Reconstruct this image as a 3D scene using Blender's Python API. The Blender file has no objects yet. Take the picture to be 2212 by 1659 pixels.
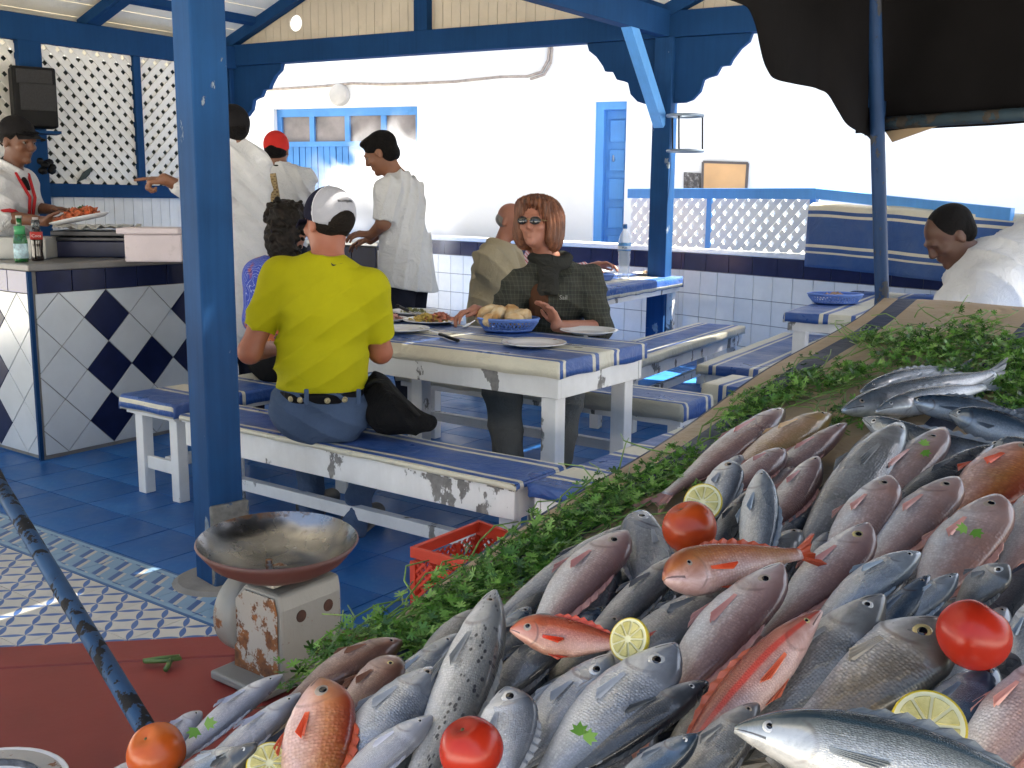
import bpy, math, random
import numpy as np
from mathutils import Matrix, Vector

# ------------------------------------------------------------ camera, sky, sun, exposure
SC = bpy.context.scene
F, CX, CY, HC = 2240.0, 1106.0, 829.5, 1.35
PITCH, ROLL = math.radians(10), math.radians(0.6)
def _rx(a): c, s = math.cos(a), math.sin(a); return np.array([[1,0,0],[0,c,-s],[0,s,c]])
def _rz(a): c, s = math.cos(a), math.sin(a); return np.array([[c,-s,0],[s,c,0],[0,0,1]])
RC = _rx(math.pi/2 - PITCH) @ _rz(ROLL)
CC = np.array([0.0, 0.0, HC])
cam = bpy.data.cameras.new('camera'); camo = bpy.data.objects.new('camera', cam)
SC.collection.objects.link(camo)
M4 = Matrix([list(RC[0])+[0], list(RC[1])+[0], list(RC[2])+[HC], [0,0,0,1]])
camo.matrix_world = M4
cam.sensor_width = 36; cam.lens = 36*F/2212; cam.clip_start = 0.05; cam.clip_end = 800
SC.camera = camo

SUN_EL, SUN_AZ = math.radians(64), (0.97, 0.12)        # horizontal direction towards the sun
w = bpy.data.worlds.new('World'); SC.world = w; w.use_nodes = True
nt = w.node_tree; nt.nodes.clear()
wo = nt.nodes.new('ShaderNodeOutputWorld'); bg = nt.nodes.new('ShaderNodeBackground')
sky = nt.nodes.new('ShaderNodeTexSky'); sky.sky_type = 'NISHITA'; sky.sun_disc = False
sky.sun_elevation = SUN_EL; sky.sun_rotation = math.atan2(SUN_AZ[0], SUN_AZ[1])
sky.air_density = 1.0; sky.dust_density = 4.0; sky.ozone_density = 1.0
bg.inputs[1].default_value = 0.075
nt.links.new(sky.outputs[0], bg.inputs[0]); nt.links.new(bg.outputs[0], wo.inputs[0])
sl = bpy.data.lights.new('sun', 'SUN'); sl.energy = 5.0; sl.angle = math.radians(0.53); sl.color = (1, .95, .87)
so = bpy.data.objects.new('sun', sl); SC.collection.objects.link(so)
_h = math.hypot(*SUN_AZ)
_d = Vector((SUN_AZ[0]/_h*math.cos(SUN_EL), SUN_AZ[1]/_h*math.cos(SUN_EL), math.sin(SUN_EL)))
so.rotation_euler = _d.to_track_quat('Z', 'Y').to_euler(); so.location = (0, 0, 12)
SC.view_settings.view_transform = 'Standard'; SC.view_settings.look = 'None'
SC.view_settings.exposure = 2.68; SC.view_settings.gamma = 1.0
SC.view_settings.use_white_balance = True; SC.view_settings.white_balance_temperature = 6750; SC.view_settings.white_balance_tint = 7
SC.render.engine = 'CYCLES'
SC.cycles.use_denoising = True; SC.cycles.max_bounces = 6; SC.cycles.diffuse_bounces = 4
SC.cycles.glossy_bounces = 3; SC.cycles.transmission_bounces = 5; SC.cycles.volume_bounces = 1
SC.cycles.transparent_max_bounces = 8; SC.cycles.sample_clamp_indirect = 8
SC.cycles.caustics_reflective = False; SC.cycles.caustics_refractive = False

# ------------------------------------------------------------ helpers
rng = random.Random(7)
A2 = np.array([0.588, 0.809]); B2 = np.array([0.809, -0.588])    # the two directions the terrace is laid out in
A3 = np.array([.588, .809, 0]); B3 = np.array([.809, -.588, 0]); Z3 = np.array([0, 0, 1.0])
def V(*a): return np.array(a, dtype=float)
def nrm(v): v = np.asarray(v, float); return v/np.linalg.norm(v)
def ray(x, y): return RC @ np.array([(x-CX)/F, -(y-CY)/F, -1.0])
def G(x, y, z=0.0):
    r = ray(x, y); return CC + r*((z-HC)/r[2])
def Y(x, y, d):
    r = ray(x, y); return CC + r*(d/r[1])
def inplane(x, y, p0, n):
    r = ray(x, y); return CC + r*(np.dot(np.asarray(p0)-CC, n)/np.dot(r, n))

def link(o, parent=None):
    SC.collection.objects.link(o)
    if parent is not None:
        o.parent = parent
        if parent.type == 'EMPTY': o.matrix_parent_inverse = Matrix.Translation(-Vector(parent.location))
    return o
def piece(name, me, loc, rotz, parent, mat3=None):      # one of many alike pieces sharing a mesh
    o = bpy.data.objects.new(name, me)
    if mat3 is None: o.location = tuple(map(float, loc)); o.rotation_euler = (0, 0, rotz)
    else: o.matrix_basis = Matrix([list(mat3[0])+[loc[0]], list(mat3[1])+[loc[1]], list(mat3[2])+[loc[2]], [0,0,0,1]])
    return link(o, parent)
def thing(name, label, cat, loc=(0,0,0), group=None, kind=None):
    o = bpy.data.objects.new(name, None); SC.collection.objects.link(o)
    o.empty_display_size = 0.1; o.location = tuple(float(c) for c in loc)
    return tag(o, label, cat, group, kind)
def tag(o, label, cat=None, group=None, kind=None):
    if label: o['label'] = label
    if cat: o['category'] = cat
    if group: o['group'] = group
    if kind: o['kind'] = kind
    return o

class MB:
    def __init__(s): s.v = []; s.f = []; s.uv = None; s.n = 0
    def add(s, vs, fs):
        b = s.n; s.v.extend([tuple(map(float, p)) for p in vs]); s.n = len(s.v)
        s.f.extend([tuple(i+b for i in q) for q in fs]); return s
    def obox(s, o, a, b, c):            # corner o, edge vectors a, b, c
        o, a, b, c = map(np.asarray, (o, a, b, c))
        if np.dot(np.cross(a, b), c) < 0: a, b = b, a
        p = [o, o+a, o+a+b, o+b, o+c, o+a+c, o+a+b+c, o+b+c]
        return s.add(p, [(0,3,2,1),(4,5,6,7),(0,1,5,4),(1,2,6,5),(2,3,7,6),(3,0,4,7)])
    def cbox(s, c, a, b, d):            # centre and full edge vectors
        c, a, b, d = map(np.asarray, (c, a, b, d)); return s.obox(c-(a+b+d)/2, a, b, d)
    def beam(s, p, q, wv, hv):          # bar from p to q, full width and height vectors, centred
        p, q, wv, hv = map(np.asarray, (p, q, wv, hv)); return s.obox(p-(wv+hv)/2, q-p, wv, hv)
    def prism(s, poly, h):              # planar polygon (3d points) extruded by vector h
        poly = [np.asarray(p, float) for p in poly]; h = np.asarray(h, float); n = len(poly)
        nn = np.zeros(3)
        for i in range(n): nn += np.cross(poly[i]-poly[0], poly[(i+1) % n]-poly[0])
        if np.dot(nn, h) < 0: poly = poly[::-1]
        s.add(poly + [p+h for p in poly], [tuple(range(n))[::-1], tuple(range(n, 2*n))] + [(i, (i+1) % n, n+(i+1) % n, n+i) for i in range(n)])
        return s
    def tube(s, pts, rad, seg=10, caps=True):
        pts = [np.asarray(p, float) for p in pts]; n = len(pts)
        rad = [rad]*n if np.isscalar(rad) else rad
        t0 = nrm(pts[1]-pts[0]); up = V(0,0,1) if abs(t0[2]) < .9 else V(1,0,0)
        x = nrm(np.cross(up, t0)); vs = []
        for i in range(n):
            t = nrm(pts[min(i+1, n-1)]-pts[max(i-1, 0)])
            x = nrm(x - t*np.dot(x, t)); y = np.cross(t, x)
            for k in range(seg):
                a = 2*math.pi*k/seg; vs.append(pts[i]+rad[i]*(math.cos(a)*x+math.sin(a)*y))
        fs = []
        for i in range(n-1):
            for k in range(seg):
                k2 = (k+1) % seg; fs.append((i*seg+k, i*seg+k2, (i+1)*seg+k2, (i+1)*seg+k))
        if caps: fs += [tuple(range(seg))[::-1], tuple(range((n-1)*seg, n*seg))]
        return s.add(vs, fs)
    def lathe(s, c, prof, seg=32, axis=(0,0,1), squash=1.0):   # prof: (radius, height)
        c = np.asarray(c, float); ax = nrm(axis); up = V(1,0,0) if abs(ax[0]) < .9 else V(0,1,0)
        x = nrm(up-ax*np.dot(up, ax)); y = np.cross(ax, x); vs = []; n = len(prof)
        for r, h in prof:
            for k in range(seg):
                a = 2*math.pi*k/seg; vs.append(c+ax*h+max(r, 1e-5)*(math.cos(a)*x+squash*math.sin(a)*y))
        fs = [(i*seg+k, i*seg+(k+1) % seg, (i+1)*seg+(k+1) % seg, (i+1)*seg+k) for i in range(n-1) for k in range(seg)]
        return s.add(vs, fs)
    def sheet(s, rows):                 # rows of points
        n = len(rows); m = len(rows[0]); vs = [p for r in rows for p in r]
        return s.add(vs, [(i*m+j, i*m+j+1, (i+1)*m+j+1, (i+1)*m+j) for i in range(n-1) for j in range(m-1)])
    def mesh(s, name, smooth=False, uv=None):
        me = bpy.data.meshes.new(name); me.from_pydata(s.v, [], s.f)
        if uv is not None:
            l = me.uv_layers.new(name='UVMap'); idx = np.zeros(len(me.loops), int); me.loops.foreach_get('vertex_index', idx)
            l.data.foreach_set('uv', np.asarray(uv, dtype=np.float32)[idx].ravel())
        if smooth: me.polygons.foreach_set('use_smooth', [True]*len(me.polygons))
        me.update(); return me
    def build(s, name, mat, parent=None, smooth=False, uv=None, bevel=0, solid=0, seg=2):
        o = bpy.data.objects.new(name, s.mesh(name, smooth, uv)); o.data.materials.append(mat)
        link(o, parent)
        if solid: m = o.modifiers.new('solid', 'SOLIDIFY'); m.thickness = solid; m.offset = 0
        if bevel:
            m = o.modifiers.new('bevel', 'BEVEL'); m.width = bevel; m.segments = seg; m.limit_method = 'ANGLE'; m.angle_limit = math.radians(40)
            if not smooth: m.harden_normals = False
        return o

def clip(poly, rect):                   # 2d Sutherland-Hodgman against (x0,y0,x1,y1)
    def cut(ps, ins, inter):
        out = []
        for i in range(len(ps)):
            a, b = ps[i-1], ps[i]
            if ins(b):
                if not ins(a): out.append(inter(a, b))
                out.append(b)
            elif ins(a): out.append(inter(a, b))
        return out
    x0, y0, x1, y1 = rect
    ix = lambda c: lambda a, b: (c, a[1]+(b[1]-a[1])*(c-a[0])/(b[0]-a[0]))
    iy = lambda c: lambda a, b: (a[0]+(b[0]-a[0])*(c-a[1])/(b[1]-a[1]), c)
    for ins, inter in ((lambda p: p[0] >= x0, ix(x0)), (lambda p: p[0] <= x1, ix(x1)), (lambda p: p[1] >= y0, iy(y0)), (lambda p: p[1] <= y1, iy(y1))):
        if poly: poly = cut(poly, ins, inter)
    return poly

# ------------------------------------------------------------ materials
class N:
    def __init__(s, name):
        s.m = bpy.data.materials.new(name); s.m.use_nodes = True; s.t = s.m.node_tree; s.b = s.t.nodes['Principled BSDF']; s._c = {}
    def n(s, typ, **kw):
        x = s.t.nodes.new(typ)
        for k, v in kw.items():
            if k[0] == 'i' and k[1:].isdigit(): x.inputs[int(k[1:])].default_value = v
            else: setattr(x, k, v)
        return x
    def l(s, a, b): s.t.links.new(a, b)
    def coord(s, which='Object'):
        if which not in s._c: s._c[which] = s.n('ShaderNodeTexCoord').outputs[which]
        return s._c[which]
    def scaled(s, sc, which='Object'):
        m = s.n('ShaderNodeMapping'); m.inputs['Scale'].default_value = sc; s.l(s.coord(which), m.inputs[0]); return m.outputs[0]
    def noise(s, scale, detail=4, rough=.55, vec=None, dist=0):
        x = s.n('ShaderNodeTexNoise'); x.inputs['Scale'].default_value = scale; x.inputs['Detail'].default_value = detail
        x.inputs['Roughness'].default_value = rough; x.inputs['Distortion'].default_value = dist
        s.l(vec if vec is not None else s.coord(), x.inputs['Vector']); return x.outputs[0]
    def vor(s, scale, vec=None, feature='F1', out='Distance', rnd=1.0):
        x = s.n('ShaderNodeTexVoronoi'); x.feature = feature; x.inputs['Scale'].default_value = scale; x.inputs['Randomness'].default_value = rnd
        s.l(vec if vec is not None else s.coord(), x.inputs['Vector']); return x.outputs[out]
    def ramp(s, fac, stops, interp='LINEAR'):
        x = s.n('ShaderNodeValToRGB'); x.color_ramp.interpolation = interp; e = x.color_ramp.elements
        while len(e) < len(stops): e.new(.5)
        for el, (p, c) in zip(e, stops):
            el.position = p; el.color = tuple(c)+(1,) if not np.isscalar(c) else (c, c, c, 1)
        s.l(fac, x.inputs[0]); return x.outputs[0]
    def mix(s, fac, a, b, typ='MIX'):
        x = s.n('ShaderNodeMix'); x.data_type = 'RGBA'; x.blend_type = typ
        for sock, val in ((x.inputs[0], fac), (x.inputs[6], a), (x.inputs[7], b)):
            if hasattr(val, 'is_linked'): s.l(val, sock)
            elif np.isscalar(val): sock.default_value = val
            else: sock.default_value = tuple(val)+(1,)
        return x.outputs[2]
    def math(s, op, a, b=0.0, c=0.0, clamp=False):
        x = s.n('ShaderNodeMath', operation=op); x.use_clamp = clamp
        for i, val in enumerate((a, b, c)):
            if hasattr(val, 'is_linked'): s.l(val, x.inputs[i])
            else: x.inputs[i].default_value = val
        return x.outputs[0]
    def sep(s, vec):
        x = s.n('ShaderNodeSeparateXYZ'); s.l(vec, x.inputs[0]); return x.outputs
    def bump(s, h, strength=.3, dist=.01):
        x = s.n('ShaderNodeBump'); x.inputs['Strength'].default_value = strength; x.inputs['Distance'].default_value = dist
        s.l(h, x.inputs['Height']); s.l(x.outputs[0], s.b.inputs['Normal']); return x
    def fin(s, col=None, rough=None, metal=None, spec=None):
        for key, val in (('Base Color', col), ('Roughness', rough), ('Metallic', metal), ('Specular IOR Level', spec)):
            if val is None: continue
            if hasattr(val, 'is_linked'): s.l(val, s.b.inputs[key])
            elif np.isscalar(val): s.b.inputs[key].default_value = val
            else: s.b.inputs[key].default_value = tuple(val)+(1,)
        return s.m
MATS = {}
def plain(name, col, rough=.5, var=.15, scale=6, bump=.0, bscale=60, metal=0, spec=.5, dirt=None):
    if name in MATS: return MATS[name]
    n = N(name); c = np.array(col)
    nz = n.noise(scale, 5)
    out = n.ramp(nz, [(.3, tuple(np.clip(c*(1-var), 0, 1))), (.7, tuple(np.clip(c*(1+var), 0, 1)))])
    if dirt is not None:
        dz = n.ramp(n.noise(dirt[1], 6, .65), [(dirt[2], 0.0), (dirt[2]+.12, 1.0)])
        out = n.mix(n.math('MULTIPLY', dz, dirt[3]), out, dirt[0])
    if bump: n.bump(n.noise(bscale, 4), bump, .01)
    MATS[name] = n.fin(out, rough, metal, spec); return MATS[name]
def painted(name, col, chip=(.22,.2,.18), amount=.62, scale=5, rough=.45, var=.1, grime=(.25,.22,.18), gr=.35, edge=.03, spec=.4):
    if name in MATS: return MATS[name]
    n = N(name); c = np.array(col)
    base = n.ramp(n.noise(3, 5), [(.3, tuple(c*(1-var))), (.7, tuple(np.clip(c*(1+var), 0, 1)))])
    st = n.ramp(n.noise(1.0, 5, .65, n.scaled((34, 34, 1.6))), [(.3, tuple(c*(1-var))), (.52, tuple(c)), (.75, tuple(np.clip(c*(1+.8*var), 0, 1)))]); base = n.mix(.5, base, st)
    g = n.ramp(n.noise(1.7, 6, .7), [(.45, 0.0), (.75, 1.0)])
    base = n.mix(n.math('MULTIPLY', g, gr), base, grime)
    vec = n.scaled((1, 1, .55))
    ch = n.noise(scale, 8, .62, vec)
    m = n.ramp(ch, [(amount, 0.0), (amount+.012, 1.0)])
    chipc = n.ramp(n.noise(40, 3), [(.3, tuple(np.array(chip)*.6)), (.7, chip)])
    n.bump(n.ramp(ch, [(amount-.01, 1.0), (amount+.015, 0.0)]), .5, .004)
    MATS[name] = n.fin(n.mix(m, base, chipc), n.mix(m, (rough,)*3, (.8,)*3), 0, spec); return MATS[name]
def stripes(name, seq, period, axis, cols, rough=.35, spec=.5, off=0.0):
    """striped oilcloth: seq = [(width, colour index)] across uv axis (metres)"""
    if name in MATS: return MATS[name]
    n = N(name); uv = n.sep(n.coord('UV'))
    x = n.math('FRACT', n.math('DIVIDE', n.math('ADD', uv[axis], 10*period+off), period))
    pos = 0; stops = []; tot = sum(q[0] for q in seq)
    for wd, ci in seq: stops.append((pos/tot, cols[ci])); pos += wd
    c = n.ramp(x, stops, 'CONSTANT')
    g = n.ramp(n.noise(2.2, 6, .7), [(.4, 0.0), (.8, 1.0)])
    c = n.mix(n.math('MULTIPLY', g, .28), c, (.2, .19, .16))
    n.bump(n.noise(8, 6, .6, None, 1.2), .5, .025)
    MATS[name] = n.fin(c, n.ramp(n.noise(5, 3), [(.3, rough*.7), (.7, rough*1.5)]), 0, spec); return MATS[name]

BLUE = (.022, .115, .33); CREAM = (.66, .63, .5); WHITE = (.76, .76, .76)
m_post = painted('blue_post_paint', (.012, .058, .165), (.25, .3, .36), .655, 9, .6, .35, (.02, .045, .11), .6, spec=.1)
m_blue = painted('blue_beam_paint', (.010, .048, .14), (.2, .25, .3), .74, 7, .7, .2, (.01, .04, .1), .4, spec=.08)
m_sky = painted('bright_blue_paint', (.10, .33, .72), (.5, .55, .6), .72, 8, .5, .12, (.12, .25, .5), .3)
m_white = painted('white_bench_paint', WHITE, (.26, .25, .24), .6, 6, .5, .06, (.35, .33, .3), .4)
m_white2 = painted('white_slat_paint', (.8, .79, .75), (.3, .28, .25), .78, 6, .55, .06, (.4, .36, .3), .35)
m_wall = plain('whitewash', (.84, .84, .82), .85, .04, 2, .25, 12, dirt=((.55, .5, .42), 3.0, .68, .55))
m_glaze = plain('white_wall_tile', (.84, .82, .77), .12, .05, 9, .02, 30, dirt=((.3, .28, .3), 14, .67, .6))
m_navy = plain('navy_tile', (.010, .016, .06), .3, .2, 9, .02, 30, spec=.25, dirt=((.3, .3, .35), 18, .72, .5))
m_grout = plain('grout', (.24, .22, .2), .9, .2, 12)
m_cream = plain('ceiling_cream', (.8, .75, .63), .7, .1, 1.5, .1, 30, dirt=((.3, .26, .2), 2.5, .6, .35))
m_plank = plain('plank_cream', (.62, .54, .42), .6, .1, 3, .15, 40, dirt=((.3, .25, .18), 5, .62, .3))
m_black = plain('black_plastic', (.008, .008, .009), .5, .2, 8, spec=.15)
m_steel = plain('steel', (.5, .5, .5), .3, .15, 20, metal=1)
ST_COL = [(.012, .072, .29), (.6, .57, .46), (.06, .05, .04)]
SEQ = [(.19, 0), (.022, 1), (.028, 0), (.022, 1), (.10, 1), (.024, 0), (.02, 1)]
PER = sum(q[0] for q in SEQ)
m_stu = stripes('striped_oilcloth_across', SEQ, PER, 1, ST_COL, off=-.036)
m_stv = stripes('striped_oilcloth_along', SEQ, PER, 0, ST_COL)
# ------------------------------------------------------------ ground and floor
m_ground = plain('pale_pavement', (.62, .59, .54), .9, .1, 1.2, .3, 30)
g = MB().sheet([[V(-300, -300, -.06), V(300, -300, -.06)], [V(-300, 300, -.06), V(300, 300, -.06)]][::1]).build('ground', m_ground)
tag(g, 'pale paving around the terrace and alley', None, None, 'structure')
ANG_B = math.atan2(B2[1], B2[0])
m_slab = plain('floor_slab', (.05, .07, .1), .8, .2, 4)
FO = V(-1.10, 3.52)                     # a point on the border line between the patterned tiles and the blue ones
def fl(b, a, z=0): return V(*(FO + B2*b + A2*a), z)
fs = MB().obox(fl(-5.5, -3.2, -.058), B3*11.5, A3*12.2, V(0, 0, .052)).build('floor', m_slab)
tag(fs, 'terrace floor slab', None, None, 'structure')
def floor_blue():
    n = N('blue_floor_tile'); 
    c = n.ramp(n.noise(2.3, 6, .6), [(.3, (.012, .075, .26)), (.55, (.02, .12, .38)), (.75, (.06, .20, .48))])
    oi = n.n('ShaderNodeObjectInfo')
    c = n.mix(n.math('MULTIPLY', oi.outputs['Random'], .35), c, (.012, .06, .2))
    d = n.ramp(n.noise(9, 6, .7), [(.56, 0.0), (.72, 1.0)])
    c = n.mix(n.math('MULTIPLY', d, .45), c, (.11, .21, .36))
    n.bump(n.noise(5, 4), .12, .02)
    return n.fin(c, n.ramp(n.noise(4, 4), [(.3, .25), (.7, .6)]), 0, .22)
m_ftile = floor_blue()
def lens_tile():
    n = N('patterned_floor_tile')
    v = n.n('ShaderNodeTexCoord').outputs['Object']
    mp = n.n('ShaderNodeMapping'); mp.inputs['Rotation'].default_value = (0, 0, math.radians(45)); n.l(v, mp.inputs[0])
    s = n.sep(mp.outputs[0]); P = .08
    def lens(u, vv):   # lens centred on grid lines of vv, spanning cells of u
        fu = n.math('SUBTRACT', n.math('FRACT', n.math('ADD', n.math('DIVIDE', u, P), 20.0)), .5)
        fv = n.math('SUBTRACT', n.math('FRACT', n.math('ADD', n.math('DIVIDE', vv, P), 20.5)), .5)
        half = n.math('MULTIPLY', n.math('SUBTRACT', .25, n.math('MULTIPLY', fu, fu)), .5)
        return n.math('LESS_THAN', n.math('ABSOLUTE', fv), half)
    k = n.math('MAXIMUM', lens(s[0], s[1]), lens(s[1], s[0]))
    base = n.ramp(n.noise(5, 5), [(.3, (.5, .49, .45)), (.7, (.62, .6, .56))])
    blue = n.ramp(n.noise(7, 5), [(.3, (.04, .10, .3)), (.7, (.07, .16, .4))])
    c = n.mix(k, base, blue)
    d = n.ramp(n.noise(6, 6, .7), [(.55, 0.0), (.75, 1.0)])
    return n.fin(n.mix(n.math('MULTIPLY', d, .3), c, (.28, .27, .25)), .45)
def border_tile():
    n = N('border_floor_tile'); v = n.n('ShaderNodeTexCoord').outputs['Object']; s = n.sep(v)
    # s0 along the band, s1 across: blue edge lines, tumbling blocks between
    x = n.math('FRACT', n.math('ADD', n.math('DIVIDE', n.math('ADD', s[0], n.math('MULTIPLY', s[1], .5)), .1), 10.0))
    y = n.math('FRACT', n.math('ADD', n.math('DIVIDE', s[1], .075), 10.0))
    y2 = n.math('FLOOR', n.math('ADD', n.math('DIVIDE', s[1], .075), 10.0))
    x2 = n.math('FRACT', n.math('ADD', x, n.math('MULTIPLY', y2, .37)))
    c = n.ramp(x2, [(0, (.2, .33, .48)), (.45, (.035, .1, .28)), (.72, (.5, .47, .43)), (.9, (.2, .33, .48))], 'CONSTANT')
    e = n.math('GREATER_THAN', n.math('ABSOLUTE', s[1]), .082)
    e2 = n.math('GREATER_THAN', n.math('ABSOLUTE', s[1]), .1)
    c = n.mix(e, c, (.24, .38, .52)); c = n.mix(e2, c, (.04, .13, .32))
    d = n.ramp(n.noise(6, 6, .7), [(.5, 0.0), (.75, 1.0)])
    return n.fin(n.mix(n.math('MULTIPLY', d, .35), c, (.1, .17, .27)), .45)
def tile_mesh(name, w, h, mat, th=.006, gap=.0015):
    o = MB().cbox((0, 0, -th/2), V(w-gap*2, 0, 0), V(0, h-gap*2, 0), V(0, 0, th)); me = o.mesh(name); me.materials.append(mat); return me
S1 = .2263
tm = tile_mesh('tile', S1, S1, lens_tile()); bm_ = tile_mesh('tile', S1, S1, border_tile()); fm = tile_mesh('tile', .3, .3, m_ftile, gap=.0025)
far_blue = MB()
nb = 0
for i in range(-18, 30):                # b direction
    for j in range(-12, 0):
        p = fl((i+.5)*S1, (j+.5)*S1 - S1)
        if p[1] < 1.9 or p[1] > 5.2 or p[0] < -2.9 or p[0] > .2: continue
        x, y = p[0]/p[1], 0
        if abs(x) > .62: continue
        piece('tile', tm, (p[0], p[1], 0.0), ANG_B, fs)
for i in range(-9, 9):
    p = fl((i+.5)*S1, -.5*S1+.0); 
    if p[1] > 1.8: piece('border_tile', bm_, (p[0], p[1], 0.0), ANG_B, fs)
for i in range(-16, 20):
    for j in range(0, 28):
        p = fl((i+.5)*.3, (j+.5)*.3)
        if p[1] < 2.4 or abs(p[0]) > .6*p[1]+.3: continue
        vis = p[1] < 6.6 and p[0] < 1.4
        if vis and nb < 300: piece('tile', fm, (p[0], p[1], 0.0), ANG_B, fs); nb += 1
        else: far_blue.cbox(fl((i+.5)*.3, (j+.5)*.3, -.003), B3*.295, A3*.295, V(0, 0, .006))
o = far_blue.build('floor_tiles', m_ftile, fs); o['kind'] = 'stuff'

# ------------------------------------------------------------ white building across the alley
WL, WR = Y(-500, 430, 15.6), Y(2900, 430, 9.2)
wdir = nrm(V(WR[0]-WL[0], WR[1]-WL[1], 0)); wn = V(wdir[1], -wdir[0], 0); wn = wn if wn[1] < 0 else -wn
wp = V(WL[0], WL[1], 0)
def onwall(x, y, off=0): return inplane(x, y, wp + wn*off, wn)
wlen = np.linalg.norm((WR-WL)[:2])
bld = thing('white_building', 'long whitewashed building with blue doors across the alley', 'building', wp + wdir*wlen/2)
# wall with two recesses: build as slabs between openings
def ws(p): return float(np.dot(p-wp, wdir))
gx0, gx1 = ws(onwall(592, 300)), ws(onwall(902, 300)); gz = float(onwall(740, 232)[2])
dx0, dx1 = ws(onwall(1284, 300)), ws(onwall(1352, 300)); dz = float(onwall(1320, 219)[2])
HW = 4.6
def wslab(mb, s0, s1, z0, z1, t=.35): mb.obox(wp + wdir*s0 + V(0, 0, z0) - wn*t, wdir*(s1-s0), wn*t, V(0, 0, z1-z0))
mb = MB()
for s0, s1, z0, z1 in ((0, gx0, -.06, HW), (gx0, gx1, gz, HW), (gx1, dx0, -.06, HW), (dx0, dx1, dz, HW), (dx1, wlen, -.06, HW)): wslab(mb, s0, s1, z0, z1)
mb.build('wall', m_wall, bld)
mb = MB(); wslab(mb, 0, wlen, HW, HW+.15, .45); mb.build('parapet', m_wall, bld)
m_gpane = plain('dusty_pane', (.23, .2, .19), .25, .3, 4)
m_gdoor = plain('garage_blue', (.10, .29, .62), .6, .1, 4, spec=.2, dirt=((.06, .2, .45), 5, .6, .5))
gd = MB().obox(wp + wdir*gx0 + V(0, 0, -.05) - wn*.16, wdir*(gx1-gx0), wn*.03, V(0, 0, gz+.04)).build('garage_door', m_gdoor, bld)
gh = gz; zt = gh - .38
for k in range(5):
    a = gx0 + (gx1-gx0)*k/4
    MB().obox(wp + wdir*(a-.03*(k > 0)-.03*(k == 4)) - wn*.13 + V(0, 0, zt if 0 < k < 4 else 0), wdir*.06, wn*.05, V(0, 0, gh-(zt if 0 < k < 4 else 0))).build('frame', m_gdoor, gd)
MB().obox(wp + wdir*gx0 - wn*.129 + V(0, 0, gh-.09), wdir*(gx1-gx0), wn*.052, V(0, 0, .09)).build('frame', m_gdoor, gd)
MB().obox(wp + wdir*gx0 - wn*.129 + V(0, 0, zt-.06), wdir*(gx1-gx0), wn*.052, V(0, 0, .06)).build('frame', m_gdoor, gd)
for k in range(4):
    a = gx0 + (gx1-gx0)*(k+.02)/4
    MB().obox(wp + wdir*a - wn*.128 + V(0, 0, zt), wdir*((gx1-gx0)/4*.96), wn*.01, V(0, 0, gh-.09-zt)).build('pane', m_gpane, gd)
nbd = 22
for k in range(nbd):
    a = gx0 + .03 + (gx1-gx0-.06)*k/nbd
    MB().obox(wp + wdir*(a+.004) - wn*.127 + V(0, 0, .0), wdir*((gx1-gx0-.06)/nbd-.008), wn*(.018+.004*(k % 3)), V(0, 0, zt-.06)).build('board', m_gdoor, gd, bevel=.004)
nd = MB().obox(wp + wdir*dx0 + V(0, 0, -.05) - wn*.2, wdir*(dx1-dx0), wn*.03, V(0, 0, dz+.04)).build('narrow_door', m_sky, bld)
MB().obox(wp + wdir*dx0 - wn*.165, wdir*.09, wn*.12, V(0, 0, dz)).build('frame', m_sky, nd)
MB().obox(wp + wdir*(dx0+.09) - wn*.165 + V(0, 0, dz-.08), wdir*(dx1-dx0-.09), wn*.12, V(0, 0, .08)).build('frame', m_sky, nd)
for k in range(7):
    MB().obox(wp + wdir*(dx0+.13) - wn*.166 + V(0, 0, dz-.2-.31*k-.21), wdir*(dx1-dx0-.17), wn*.025, V(0, 0, .23)).build('panel', m_sky, nd, bevel=.015)
MB().tube([onwall(1325, 336, -.15), onwall(1325, 348, -.12)], .012).build('handle', m_steel, nd)
# cable, lamp, patches
cab = [onwall(x, y, .03) for x, y in ((520, 196), (600, 192), (700, 186), (760, 180), (830, 182), (900, 180), (985, 176), (1080, 166), (1140, 165), (1170, 155), (1184, 130), (1187, 100), (1180, 60))]
m_cable = plain('old_cable', (.33, .28, .24), .7, .3, 20)
MB().tube(cab, .016, 6).build('cable', m_cable, bld, smooth=True)
MB().tube([p + V(0, 0, -.03) + wdir*.03 for p in cab[8:]], .014, 6).build('cable', m_cable, bld, smooth=True)
lp = onwall(735, 205, .0); MB().lathe(lp, [(.0, .0), (.13, .0), (.13, .03), (.11, .06), (.0, .07)], 20, wn).build('wall_lamp', plain('frosted_lamp', (.45, .43, .4), .4), bld, smooth=False, bevel=.005)
pb = [onwall(x, y, 0) for x, y in ((1520, 350), (1616, 353), (1612, 416), (1518, 414))]
m_ply = plain('plywood_panel', (.62, .36, .16), .6, .12, 3, dirt=((.3, .2, .1), 8, .64, .4))
bd = thing('wooden_board', 'tan plywood board with dark edge fixed on the white wall', 'board', pb[2])
MB().prism(pb, wn*.04).build('board_panel', m_ply, bd, bevel=.004)
for i in range(4):
    a, b = pb[i]+wn*.02, pb[(i+1) % 4]+wn*.02; MB().beam(a, b, wn*.05, nrm(np.cross(b-a, wn))*.025).build('frame', plain('board_edge', (.12, .1, .09), .7), bd)
pq = [onwall(x, y, 0) for x, y in ((1478, 372), (1514, 374), (1514, 412), (1477, 411))]
mr = plain('rough_grey', (.12, .11, .1), .95, .5, 30, 1.0, 60, dirt=((.5, .48, .44), 30, .55, .6))
tag(MB().prism(pq, wn*.02).build('grey_plaque', mr), 'small rough grey square patch left of the plywood board', 'plaque')

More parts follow.
